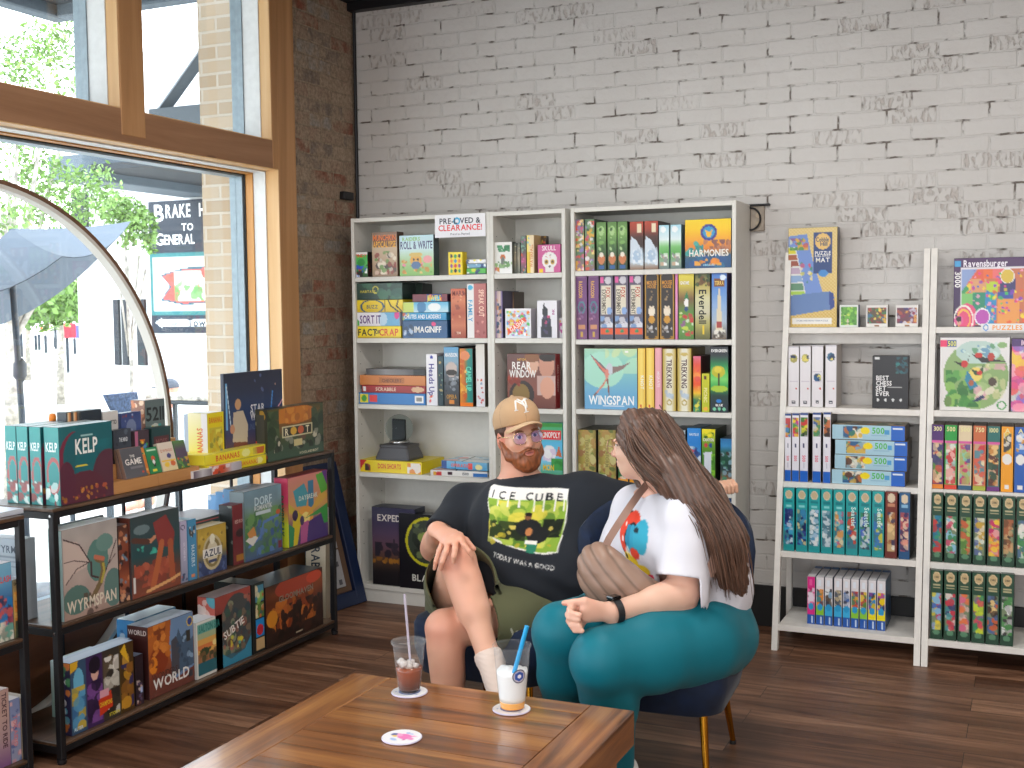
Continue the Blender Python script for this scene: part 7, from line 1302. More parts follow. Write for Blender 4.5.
    for sx in (-1, 1):
        bd.cap(L(sx*.070, -.000, -.014), L(sx*.058, .032, -.066), .0115, .020, k=.02); bd.cap(L(sx*.005, .098, -.043), L(sx*.030, .084, -.060), .0062, .007, k=.01)
    bd.ell(L(0, .098, -.0585), (.021, .022, .0095), R, k=.004, op='s')
    bd.ell(L(0, .090, -.008), (.050, .040, .030), R, k=.010, op='s')
    bd.disp(lambda P: .0022*vnoise(P*np.array([1, 1, .5]), 240, 5)+.0012*vnoise(P, 420, 6))
    V, Q = bd.mesh(.0028); n = vnoise(V*np.array([1, 1, .4]), 300, 9)[:, None]
    nobj('beard', V, Q, M['hairm'], hx('#8a4e2c')*(1+.28*n), root, rb)
    hr = Sdf(); hr.ell(L(0, -.020, .030), (.0805, .095, .086), R, k=.02); hr.ell(L(0, -.07, -.03), (.058, .04, .05), R, k=.02)
    hr.ell(L(0, .07, -.02), (.085, .068, .09), R, k=.01, op='s'); hr.disp(lambda P: .0015*vnoise(P, 260, 7)); hr.plane(L(0, 0, .05), R[2])
    for sx in (-1, 1): hr.ell(L(sx*.085, -.006, -.012), (.02, .021, .034), R, k=.004, op='s')
    V, Q = hr.mesh(.003); nobj('hair', V, Q, M['hairm'], hx('#4a2f22')*(1+.2*vnoise(V, 240, 2)[:, None]), root, rb)
    # ---- baseball cap
    Rc = frame(unit(R[1]*.97+R[2]*.16), up0)
    cc = hc+R[2]*.048
    def K(x, y, z): return cc+x*Rc[0]+y*Rc[1]+z*Rc[2]
    cp = Sdf(); cp.ell(K(0, -.010, .012), (.086, .104, .090), Rc, k=.01); cp.ell(K(0, .045, .030), (.060, .050, .052), Rc, k=.03)
    ci = Sdf(); ci.ell(K(0, -.010, .008), (.081, .099, .084), Rc, k=.01)
    cp.other(ci, 's', .002); cp.plane(K(0, 0, -.012), -Rc[2])
    def seam(P):
        q = (P-K(0, -.01, .012)) @ Rc.T; an = np.arctan2(q[:, 0], q[:, 1]); return .0012*np.exp(-(np.sin(an*3)/.05)**2)*(q[:, 2] > 0)
    cp.disp(seam); cp.ell(K(0, -.010, .104), (.007, .007, .005), Rc, k=.002)
    V, Q = cp.mesh(.0032); q = (V-K(0, -.01, .012)) @ Rc.T; an = np.arctan2(q[:, 0], q[:, 1])
    C = np.tile(hx('#bf9c78'), (len(V), 1)); m = np.abs(np.sin(an*3)) < .035; C[m] *= .86
    nobj('cap', V, Q, M['cotton'], C, root, rb)
    br = MB(); n1, n2 = 24, 8; P = []
    for i in range(n1+1):
        t_ = -1+2*i/n1; th = t_*1.02
        for j in range(n2+1):
            s_ = j/n2; x0 = .080*math.sin(th*.98); y0 = .088*math.cos(th)-.004
            ex = .082*(1-abs(t_)**2.6)
            P.append((x0*(1+.0*s_), y0+s_*ex, -.010-.020*(x0/.08)**2*1.25+.010*s_-.016*s_*s_))
    Vt = [K(*p) for p in P]; Vb = [K(p[0], p[1], p[2]-.005) for p in P]; k = n2+1; nn = len(P)
    Fc = [(i*k+j, i*k+j+1, (i+1)*k+j+1, (i+1)*k+j) for i in range(n1) for j in range(n2)]
    Fc = [f[::-1] for f in Fc]+[tuple(a_+nn for a_ in f) for f in Fc]
    bd_ = [i*k for i in range(n1+1)]; ou = [i*k+n2 for i in range(n1+1)]
    for e in (bd_, ou): Fc += [(e[i], e[i+1], e[i+1]+nn, e[i]+nn) for i in range(n1)]
    Fc += [(j, j+1, j+1+nn, j+nn) for j in range(n2)]+[(n1*k+j, n1*k+j+1, n1*k+j+1+nn, n1*k+j+nn) for j in range(n2)]
    br.add([v-rb for v in Vt+Vb], Fc, 0, '#ccab86'); br.build('cap_brim', M['cotton'], parent=root, smooth=True, angle=.9)
    # embroidered white monogram on the cap's front panel
    mg = MB()
    def stroke(pts, w_=.0026):
        q3 = []
        for (x, z) in pts:
            d = unit(np.array([x, .088, z+.012])); p = K(0, -.01, .012); lo, hi = .05, .15
            o3 = d[0]*Rc[0]+d[1]*Rc[1]+d[2]*Rc[2]
            for _ in range(24):
                mid = (lo+hi)/2
                if cp.ev((p+o3*mid)[None])[0] > 0 and mid > .088: hi = mid
                else: lo = mid
            q3.append(p+o3*(hi+.0006)-rb)
        mg.tube(q3, w_, 8, 0, '#eceae6')
    z0 = .012
    def strk(pts, w_=.0034): stroke([(x*1.35, z0+(z-z0)*1.3) for x, z in pts], w_)
    strk([(-.020, z0+.0), (-.018, z0+.020), (-.016, z0+.034)]); strk([(-.016, z0+.034), (-.004, z0+.016), (.006, z0+.002)]); strk([(.006, z0+.002), (.008, z0+.020), (.010, z0+.036)])
    strk([(-.024, z0+.0), (-.015, z0-.001)], .0018); strk([(-.010, z0+.040), (.0, z0+.024), (.003, z0+.006), (.002, z0-.008)]); strk([(.020, z0+.038), (.010, z0+.030), (.0, z0+.024)])
    strk([(-.003, z0-.009), (.008, z0-.008)], .0018); strk([(.014, z0+.040), (.024, z0+.036)], .0018)
    mg.build('cap_monogram', M['cotton'], parent=root, smooth=True)
    # ---- glasses
    gl = empty('glasses', (0, 0, 0)); gl.parent = root; col.objects  # part
    gm = MB(); lens = []
    for sx in (-1, 1):
        ring = []
        for k_ in range(28):
            th = 2*PI*k_/28; x = sx*.033+.0255*math.copysign(abs(math.cos(th))**.85, math.cos(th)); z = .000+.0225*math.copysign(abs(math.sin(th))**.9, math.sin(th))
            ring.append(L(x, .101-abs(x)*.12, z)-rb)
        gm.tube(ring+[ring[0]], .0013, 6, 0, None, cap=False); lens.append(ring)
        gm.tube([L(sx*.058, .092, .008)-rb, L(sx*.072, .078, .008)-rb, L(sx*.079, .0, .006)-rb, L(sx*.078, -.022, -.006)-rb], .0013, 6)
    gm.tube([L(-.009, .101, .006)-rb, L(0, .103, .009)-rb, L(.009, .101, .006)-rb], .0012, 6)
    gm.build('glasses_frame', simple('gold_wire', '#d8c090', .25, metal=1.), parent=gl, smooth=True)
    ml, nt, pb = newmat('reflection_tint_lens'); pb.inputs['Base Color'].default_value = L4('#7868e8'); pb.inputs['Roughness'].default_value = .08; pb.inputs['Alpha'].default_value = .22  # violet base colour stands in for a reflection on clear lenses
    tc = N(nt, 'ShaderNodeTexCoord')
    for ring in lens:
        mm = MB(); cN = sum(ring)/len(ring); mm.add([cN]+ring, [(0, k_+1, (k_+1) % len(ring)+1) for k_ in range(len(ring))], 0); mm.build('lens', ml, parent=gl)
    return root
make_man()
# ================================================================ the woman
def make_woman():
    root = empty('person', (2.28, -1.92, 0), label='person with long brown hair in a white t-shirt and teal leggings, back half turned, wearing a brown crossbody bag', cat='person')
    root['label'] = 'person with long brown hair, white t-shirt and teal leggings, seated half turned away'
    rb = np.array(root.location); rt = unit([_r[0], _r[1], 0]); vc = unit([.40, -.915, 0])
    hc = J(643, 446, -1.86); fwd = unit(-rt*.88-vc*.50+np.array([0, 0, -.05])); R = frame(fwd, unit(np.array([0, 0, 1.])-rt*.0))
    nb = J(662, 492, -1.86); chest = J(672, 535, -1.86); waist = J(692, 590, -1.84); pel = J(697, 632, -1.84)
    tf = unit(-rt*.80+vc*.45); BR = frame(tf)       # the way her trunk faces
    shN = J(690, 512, -1.99); elN = J(682, 594, -2.06); wrN = J(612, 612, -2.27)
    shF = J(636, 508, -1.72); elF = J(612, 575, -1.80); wrF = J(600, 590, -2.0)
    hipN = J(698, 640, -1.98); knN = J(602, 660, -2.33); anN = J(618, 765, -2.12)
    hipF = J(655, 622, -1.78); knF = J(562, 632, -2.22); anF = J(563, 728, -2.10)
    b = Sdf(); L = head_sdf(b, hc, R, nb, True, .052)
    b.ell(chest, (.17, .125, .15), BR, k=.05); b.ell(waist, (.18, .15, .12), BR, k=.05); b.ell(pel, (.19, .17, .12), BR, k=.05)
    for s_, e_, w_ in ((shN, elN, wrN), (shF, elF, wrF)):
        b.cap(nb+(s_-nb)*.3, s_, .05, .058, k=.04); b.cap(s_, e_, .058, .050, k=.03); b.cap(e_, w_, .050, .029, k=.02); b.cap(e_+(w_-e_)*.15, e_+(w_-e_)*.4, .051, .045, k=.02)
    # loosely closed left hand, thumb lying on top and pointing left
    fdir = unit(wrN-elN); mc = J(589, 611, -2.335)
    b.flat(wrN, mc, .026, .036, .019, unit(np.cross(mc-wrN, (0, 0, 1))), k=.02, tb=.018)
    kn = [J(578, 606, -2.335), J(577, 612.5, -2.34), J(578, 619, -2.34), J(580.5, 625.5, -2.335)]
    for i, k_ in enumerate(kn):
        p1 = k_+(-rt*.016+vc*.006-np.array([0, 0, .004])); p1 = J((570, 568, 569, 573)[i], (609, 614.5, 621, 627)[i], -2.375)
        p2 = J((571, 569.5, 571.5, 575)[i], (613, 618, 625, 630)[i], -2.395); p3 = J((580, 578.5, 580, 582)[i], (615, 620, 626.5, 631)[i], -2.40)
        b.chain([mc+(k_-mc)*.4, k_, p1, p2, p3], [.013, .0112, .0098, .0092, .0082], k=.008)
    b.chain([wrN+(mc-wrN)*.35, J(585, 601, -2.345), J(573, 602.5, -2.36), J(564, 603, -2.365)], [.015, .0125, .0108, .0090], k=.010)
    # right hand hidden in the lap
    b.chain([wrF, wrF+unit(wrF-elF)*.05, wrF+unit(wrF-elF)*.10], [.027, .034, .018], k=.02)
    for dx in (-.02, -.007, .007, .02): b.cap(wrF+unit(wrF-elF)*.08+rt*dx, wrF+unit(wrF-elF)*.14+rt*dx*1.1-np.array([0, 0, .02]), .009, .0078, k=.006)
    b.cap(hipN, knN, .13, .085, k=.03); b.cap(knN, anN, .078, .045, k=.02); b.cap(hipF, knF, .125, .082, k=.03); b.cap(knF, anF, .075, .045, k=.02)
    for an in (anN, anF):
        heel = np.array([an[0], an[1]+.03, .06]); toe = heel+np.array([-.10, -.19, -.02]); b.cap(an, heel, .042, .04, k=.02); b.cap(heel, toe, .038, .03, k=.02)
    V, Q = b.mesh(.0042)
    C = skincol(V, '#e0b09a', 5); qh = (V-hc) @ R.T; m = np.linalg.norm(qh, axis=1) < .16; C[m] = facecol(V[m], C[m].copy(), hc, R)
    w = np.clip(1-np.linalg.norm(V-J(565.5, 607.5, -2.37), axis=1)/.02, 0, 1)[:, None]*.5; C = C*(1-w)+hx('#d87a6c')*w
    nobj('body', V, Q, M['skin'], C, root, rb)
    # ---- leggings: high waisted, tight over hips, thighs and shins
    t = Sdf()
    t.ell(pel, (.198, .185, .135), BR, k=.05); t.ell(pel+rt*.050+np.array([0, 0, -.015]), (.13, .15, .125), k=.07); t.ell(waist+np.array([0, 0, -.05]), (.190, .165, .10), BR, k=.05)
    t.cap(hipN, hipN+(knN-hipN)*.55, .142, .128, k=.05); t.cap(hipN+(knN-hipN)*.5, knN, .128, .097, k=.03); t.cap(knN, knN+(anN-knN)*.45, .092, .082, k=.02); t.cap(knN+(anN-knN)*.45, anN, .082, .052, k=.02)
    t.ell(knN+(anN-knN)*.28-unit(tf)*.02, (.075, .082, .12), k=.04)
    t.cap(hipF, hipF+(knF-hipF)*.55, .135, .122, k=.05); t.cap(hipF+(knF-hipF)*.5, knF, .122, .095, k=.03); t.cap(knF, knF+(anF-knF)*.45, .088, .078, k=.02); t.cap(knF+(anF-knF)*.45, anF, .078, .050, k=.02)
    t.disp(lambda P: .0012*vnoise(P, 40, 3)); t.plane(waist+np.array([0, 0, .02]), (0, 0, 1)); t.plane((0, 0, .085), (0, 0, -1))
    V, Q = t.mesh(.0045); nobj('leggings', V, Q, M['lycra'], np.tile(hx('#006c7c'), (len(V), 1))*(1+.02*vnoise(V, 14, 2)[:, None]), root, rb)
    for an in (anN, anF):
        heel = np.array([an[0], an[1]+.03, .06]); toe = heel+np.array([-.10, -.19, -.02]); s = Sdf(); s.cap(heel, toe, .052, .044, k=.02); s.cap(an+np.array([0, 0, -.02]), heel, .055, .052, k=.02)
        s.plane((0, 0, .003), (0, 0, -1)); s.plane((0, 0, .13), (0, .2, 1)); V, Q = s.mesh(.005); nobj('shoe', V, Q, M['cotton'], '#e4e2de', root, rb)
    # ---- white t-shirt
    dn = unit(elN-shN); df = unit(elF-shF)
    def shirt(o):
        t = Sdf()
        t.ell(chest, (.190+o, .150+o, .165+o), BR, k=.06); t.ell(chest+tf*.055+np.array([0, 0, .0]), (.135+o, .095+o, .085+o), BR, k=.06)
        t.ell(waist+np.array([0, 0, .015]), (.196+o, .180+o, .19+o), BR, k=.07)
        t.cap(nb+(shN-nb)*.25+np.array([0, 0, -.035]), shN, .062+o, .072+o, k=.05); t.cap(shN, elN, .078+o, .090+o, k=.04)
        t.cap(nb+(shF-nb)*.25+np.array([0, 0, -.035]), shF, .062+o, .070+o, k=.05); t.cap(shF, elF, .078+o, .084+o, k=.04)
        t.cap(chest+rt*.06+np.array([0, .05, .03]), waist+rt*.055, .10+o, .115+o, k=.08)
        return t
    sh = shirt(0)
    def folds(P):
        q = P-shN; return .0055*vnoise(P*np.array([1, 1, .5]), 24, 33)+.003*vnoise(P, 55, 34)+.0026*np.sin((q @ unit([.5, .2, -1]))*70+3*vnoise(P, 9, 4))*np.exp(-((P-waist-np.array([0, -.1, .05]))**2).sum(1)/.02)
    sh.disp(folds); inner = Sdf(); inner.other(shirt(-.015), 'u', 0)
    inner.cap(shN+(elN-shN)*.4, elN+dn*.1, .074, .080, k=.01); inner.cap(shF+(elF-shF)*.4, elF+df*.1, .068, .07, k=.01)
    inner.cap(nb+np.array([0, 0, -.03]), nb+np.array([-.01, 0, .12]), .062, .085, k=.01)
    sh.other(inner, 's', .003)
    sh.plane(waist+np.array([0, 0, -.085]), unit(np.array([0, 0, -1])+rt*.12))
    def cutN(P):
        near = np.linalg.norm(np.cross(P-shN, dn), axis=1) < .105; a_ = (P-(shN+(elN-shN)*.80)) @ dn; s2 = (P-shN) @ dn > .10; return np.where(near & ((P-shN) @ vc > -.06) & ((P-elN) @ rt < .045) & s2, a_, -1.)
    sh.ops.append(('i', cutN, 0))
    V, Q = sh.mesh(.0042)
    C = np.tile(hx('#d8d7df'), (len(V), 1))
    # cartoon coloured print at the chest
    pc = J(640, 545, -2.03); u = ((V-pc) @ unit(-tf*.2+BR[0]))/.30+.5; 
    gc = Canvas(.34, .26, .004, '#d8d7df')
    g1 = ((V-chest) @ BR[0])/.34+.5; g2 = .5-((V-chest)[:, 2]+.02)/.24
    for i, o in enumerate((('e', .36, .36, .20, .30, '#1a1a20'), ('e', .36, .36, .18, .27, '#e8452c'), ('e', .45, .20, .14, .16, '#e8452c'), ('e', .50, .42, .13, .24, '#1a1a20'), ('e', .50, .42, .115, .21, '#35a0c0'), ('r', .40, .22, .47, .5, '#2a88ac'), ('e', .62, .36, .10, .24, '#3aa8c4'), ('e', .40, .76, .14, .16, '#f0c81e'), ('e', .58, .84, .10, .10, '#f0c81e'), ('b', '#1a1a20 #f4f4f4', 8, .03, (.3, .2, .6, .9)), ('e', .52, .6, .07, .08, '#e8452c'), ('e', .68, .9, .05, .05, '#d83a5a'))): gc.op(o, 50+i)
    m = (g1 > 0) & (g1 < 1) & (g2 > 0) & (g2 < 1) & ((V-chest) @ tf > .05); C[m] = sample(gc, g1[m], g2[m])
    nobj('t_shirt', V, Q, M['cotton'], C, root, rb)
    # ---- hair
    h = Sdf()
    h.ell(L(0, -.018, .030), (.092, .108, .098), R, k=.02); h.ell(L(0, -.055, -.03), (.088, .075, .11), R, k=.04)
    def S(px, py, Y): return J(px, py, Y)
    # curtains: (points, half widths, thin direction)
    nv = vc
    h.flat(S(650, 432, -1.955), S(672, 480, -2.00), .062, .056, .030, nv, k=.04)
    h.flat(S(668, 440, -1.93), S(694, 487, -2.00), .050, .056, .036, nv, k=.05)
    h.flat(S(680, 478, -2.00), S(708, 508, -2.02), .060, .050, .036, nv, k=.05)
    h.flat(S(705, 500, -2.01), S(729, 542, -2.02), .062, .056, .036, nv, k=.05)
    h.flat(S(728, 535, -2.01), S(737, 580, -1.99), .055, .036, .030, nv, k=.04, tb=.010)
    h.flat(S(718, 540, -2.02), S(722, 585, -2.01), .034, .014, .022, nv, k=.03, tb=.006)
    h.flat(S(734, 550, -1.98), S(741, 592, -1.97), .030, .014, .022, nv, k=.03, tb=.006)
    h.flat(S(632, 420, -1.945), S(632, 450, -1.965), .040, .026, .020, nv, k=.03, tb=.012)
    h.flat(S(634, 445, -1.96), S(660, 478, -1.985), .034, .030, .018, nv, k=.03, tb=.012)
    h.flat(S(632, 455, -1.73), S(650, 500, -1.76), .035, .025, .02, nv, k=.02)
    # keep the face clear
    h.ell(L(0, .125, -.045), (.12, .070, .105), R, k=.015, op='s'); 
    axis = unit(J(735, 570, -2.0)-J(655, 425, -1.95)); w1 = unit(np.cross(axis, vc))
    def strands(P):
        t_ = P @ w1; a_ = P @ axis; return .0020*np.sin(t_*330+2.5*np.sin(a_*14)+1.5*vnoise(P, 12, 5))+.0012*np.sin(t_*760+3*np.sin(a_*19+1)+2*vnoise(P, 18, 6))
    h.disp(strands)
    V, Q = h.mesh(.0036)
    t_ = V @ w1; a_ = V @ axis
    n = .5*np.sin(t_*330+2.5*np.sin(a_*14)+1.5*vnoise(V, 12, 5))+.3*np.sin(t_*760+3*np.sin(a_*19+1)+2*vnoise(V, 18, 6))+.35*np.sin(t_*150+1.+2*vnoise(V, 7, 2))
    C = hx('#5b4236')*(1+.26*n[:, None]); g = np.clip((a_-a_.min())/(a_.max()-a_.min())-.45, 0, 1)[:, None]; C = C*(1-.35*g)+hx('#84583c')*.35*g
    hair = nobj('hair', V, Q, M['hairm'], C, root, rb)
    # loose locks following the fall of the hair
    rnd = random.Random(4); mb = MB()
    rows = [((645, 425), (682, 478), (716, 530), (730, 592)), ((660, 415), (700, 480), (734, 535), (741, 590)), ((638, 432), (672, 484), (706, 525), (722, 584)), ((627, 428), (634, 452), (652, 474), (668, 488))]
    for i in range(150):
        r_ = rows[rnd.choice((0, 0, 1, 1, 2, 2, 3))]; j = (rnd.gauss(0, 5), rnd.gauss(0, 4)); Y0 = -1.985 if r_ is not rows[3] else -1.965
        pts = [J(x+j[0]*(.5+.3*q), y+j[1], Y0-.045*min(q, 2)+(.03 if q == 3 else 0)+rnd.gauss(0, .005)) for q, (x, y) in enumerate(r_)]
        cv = []
        for q in range(13):
            u_ = q/12*3; k_ = min(int(u_), 2); f_ = u_-k_; p0, p1, p2, p3 = pts[max(k_-1, 0)], pts[k_], pts[k_+1], pts[min(k_+2, 3)]
            cv.append(.5*((2*p1)+(-p0+p2)*f_+(2*p0-5*p1+4*p2-p3)*f_*f_+(-p0+3*p1-3*p2+p3)*f_**3)-rb)
        cc = hx('#5f4436')*rnd.uniform(.75, 1.35); mb.tube(cv, [.0022*(1-.75*(q/12)**2) for q in range(13)], 5, 0, [tuple(lin(cc))]*(13*5))
    mb.build('loose_locks', M['hairm'], parent=hair, smooth=True)
    # ---- glasses rim at her temple
    gm = MB()
    for sx in (-1, 1):
        ring = [L(sx*.034+.026*math.cos(2*PI*k/24), .104, .002+.024*math.sin(2*PI*k/24))-rb for k in range(25)]; gm.tube(ring, .0014, 6, cap=False)
        gm.tube([L(sx*.060, .100, .006)-rb, L(sx*.078, .0, .004)-rb], .0014, 6)
    gm.tube([L(-.008, .106, .006)-rb, L(.008, .106, .006)-rb], .0013, 6)
    gm.build('glasses', simple('pink_gold_wire', '#d0a890', .3, metal=1.), parent=root, smooth=True)
    # ---- watch
    a = unit(wrN-elN); wc = wrN-a*.012; mb = MB(); n_ = unit(np.cross(a, vc)); fr_ = np.cross(n_, a)
    rg = []
    for k in range(33):
        th = 2*PI*k/32; rg.append((wc+(n_*math.cos(th)*.0375+fr_*math.sin(th)*.0355), th))
    ringsV = [[p-rb+a*w_+(0 if abs(w_) < .009 else 0) for w_ in (-.011, .011)] for p, th in rg]
    V_ = []; Fc = []
    for k in range(32):
        p, th = rg[k]; o_ = (p-wc); V_ += [tuple(p-rb-a*.011), tuple(p-rb+a*.011), tuple(p+unit(o_)*.003-rb+a*.011), tuple(p+unit(o_)*.003-rb-a*.011)]
    for k in range(32):
        q = (k+1) % 32
        for e in range(4): Fc.append((k*4+e, q*4+e, q*4+(e+1) % 4, k*4+(e+1) % 4))
    mb.add(V_, Fc); wt = mb.build('watch', simple('black_rubber_strap', '#1c1c20', .5), parent=root, smooth=True, angle=.8)
    top = wc+n_*.042 if n_[2] > 0 else wc-n_*.042
    m2 = MB(); u2 = unit(top-wc); v2 = np.cross(u2, a)
    m2.box(-.017, .017, -.019, .019, -.005, .006, bev=.003); m2.v = [tuple(top-rb+a*p[0]+v2*p[1]+u2*p[2]) for p in m2.v]
    m2.build('watch_face', simple('black_watch_glass', '#08080a', .1), parent=wt)
    s = MB(); s.tube([kn[3]+(J(573, 627, -2.375)-kn[3])*.45+np.array([np.cos(x_)*.0, 0, 0])-rb for x_ in (0,)]*1+[kn[3]+(J(573, 627, -2.375)-kn[3])*.62-rb], .0128, 14); s.build('ring', simple('dark_ring', '#26242a', .3, metal=1.), parent=root, smooth=True)
    return root
make_woman()
# ================================================================ crossbody bag (a thing of its own, worn by her)
def bag():
    c = J(612, 578, -2.10); r = empty('crossbody_bag', c, label='brown quilted crossbody bag resting on the woman\'s lap', cat='bag')
    rt = unit([_r[0], _r[1], 0]); vc = unit([.40, -.915, 0])
    s = Sdf()
    pts = [J(598, 562, -2.12), J(606, 578, -2.14), J(626, 588, -2.12), J(648, 592, -2.08)]
    s.ell(pts[0], (.058, .045, .060), k=.03); s.ell(pts[1], (.085, .055, .082), k=.04); s.ell(pts[2], (.090, .055, .062), k=.05); s.ell(pts[3], (.055, .045, .036), k=.04)
    ax = unit(pts[3]-pts[0])
    def quilt(P):
        t_ = (P-pts[0]) @ ax; q = (P-pts[0])-t_[:, None]*ax; z = q[:, 2]+.3*q[:, 0]
        return -.0055*np.abs(np.cos(z*75+3*t_*8))**.7+.003*vnoise(P, 48, 3)+.0016*vnoise(P, 110, 4)
    s.disp(quilt); V, Q = s.mesh(.0036)
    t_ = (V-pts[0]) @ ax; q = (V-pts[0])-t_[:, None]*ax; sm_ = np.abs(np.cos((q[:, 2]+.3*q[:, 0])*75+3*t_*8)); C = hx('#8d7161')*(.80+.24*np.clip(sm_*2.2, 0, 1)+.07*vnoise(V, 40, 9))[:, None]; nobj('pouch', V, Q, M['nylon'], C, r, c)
    z = MB(); z.tube([J(592, 585, -2.175)-c, J(604, 594, -2.195)-c, J(622, 602, -2.185)-c], .0016, 6, 0, '#6a5244'); z.build('zip', M['nylon'], parent=r, smooth=True)
    # flat strap over the shoulder and down her back
    def ribbon(P3, nrm, w=.012):
        mb = MB(); n = len(P3); V = []
        for i, p in enumerate(P3):
            t_ = unit(P3[min(i+1, n-1)]-P3[max(i-1, 0)]); s_ = unit(np.cross(t_, nrm[i] if isinstance(nrm, list) else nrm)); k = unit(np.cross(s_, t_))
            for a_, b_ in ((-1, -1), (1, -1), (1, 1), (-1, 1)): V.append(p+s_*w*a_+k*.0016*b_-c)
        Fc = [(i*4+e, i*4+(e+1) % 4, (i+1)*4+(e+1) % 4, (i+1)*4+e) for i in range(n-1) for e in range(4)]+[(0, 1, 2, 3), ((n-1)*4+3, (n-1)*4+2, (n-1)*4+1, (n-1)*4)]
        return mb.add(V, Fc, 0, '#9a7a6c')
    f1 = [J(603, 552, -2.13), J(609, 539, -2.12), J(619, 523, -2.09), J(631, 505, -2.03), J(641, 491, -1.96), J(648, 483, -1.90)]
    ribbon(f1, vc).build('strap', M['nylon'], parent=r)
    f2 = [J(724, 540, -2.045), J(716, 558, -2.055), J(708, 576, -2.05)]
    ribbon(f2, vc, .017).build('strap', M['nylon'], parent=r)
bag()
# ================================================================ the street outside
GZ = -.45
conc = simple('pale_concrete', '#c9c5bd', .9, noise=.04, nscale=3)
struct('ground', MB().box(-120, -.40, -60, 140, GZ-.2, GZ), conc)
def brick_tan():
    m, nt, b = newmat('tan_brick'); lk = nt.links.new
    tc = N(nt, 'ShaderNodeTexCoord'); sx = N(nt, 'ShaderNodeSeparateXYZ'); lk(tc.outputs['Object'], sx.inputs[0])
    ad = N(nt, 'ShaderNodeMath', operation='ADD'); lk(sx.outputs['X'], ad.inputs[0]); lk(sx.outputs['Y'], ad.inputs[1])
    cb = N(nt, 'ShaderNodeCombineXYZ'); lk(ad.outputs[0], cb.inputs[0]); lk(sx.outputs['Z'], cb.inputs[1])
    br = N(nt, 'ShaderNodeTexBrick', i_Scale=1., i_Mortar_Size=.008, i_Mortar_Smooth=.2, i_Brick_Width=.205, i_Row_Height=.074)
    br.inputs['Color1'].default_value = L4('#b8a38a'); br.inputs['Color2'].default_value = L4('#cbb8a0'); br.inputs['Mortar'].default_value = L4('#cfc4b4')
    lk(cb.outputs[0], br.inputs['Vector']); lk(br.outputs['Color'], b.inputs['Base Color']); b.inputs['Roughness'].default_value = .9
    bp = N(nt, 'ShaderNodeBump', i_Strength=.6, i_Distance=.01, invert=True); lk(br.outputs['Fac'], bp.inputs['Height']); lk(bp.outputs['Normal'], b.inputs['Normal'])
    return m
struct('wall_outer', MB().box(-.72, -.42, -.425, .4, GZ, 4.6), brick_tan())
steel = simple('grey_blue_steel', '#5c6872', .6, noise=.05)
soff = simple('dark_slatted_soffit', '#31363c', .7, noise=.1)
# canopy over the pavement
ca = empty('entrance_canopy', (-1.2, -1.2, 3.35), label='dark grey canopy over the pavement, seen through the upper windows', cat='canopy')
def lc(mb, o): mb.v = [(a-o[0], b-o[1], c-o[2]) for a, b, c in mb.v]; return mb
oc = (-1.2, -1.2, 3.35)
lc(MB().box(-2.36, -.5, -7, .22, 3.52, 3.60), oc).build('soffit', soff, parent=ca)
lc(MB().box(-2.48, -2.36, -7, .34, 3.44, 3.68, bev=.01), oc).build('edge_beam', steel, parent=ca)
lc(MB().box(-2.36, -.5, .22, .34, 3.44, 3.68, bev=.01), oc).build('edge_beam', steel, parent=ca)
b0, b1 = at(160, 115, 'y', .28), at(205, 52, 'y', .28)
br = MB().tube([b0, b1+(b1-b0)*.35], .045, 4); lc(br, oc).build('diagonal_brace', steel, parent=ca)
aw = at(196, 114, 'y', .30)
lc(MB().box(at(160, 118, 'y', .3)[0], -.72, .2, 1.4, at(186, 122, 'y', .3)[2]-.05, at(196, 108, 'y', .3)[2]), oc).build('side_awning', steel, parent=ca)  # a separate awning, only grouped with the canopy
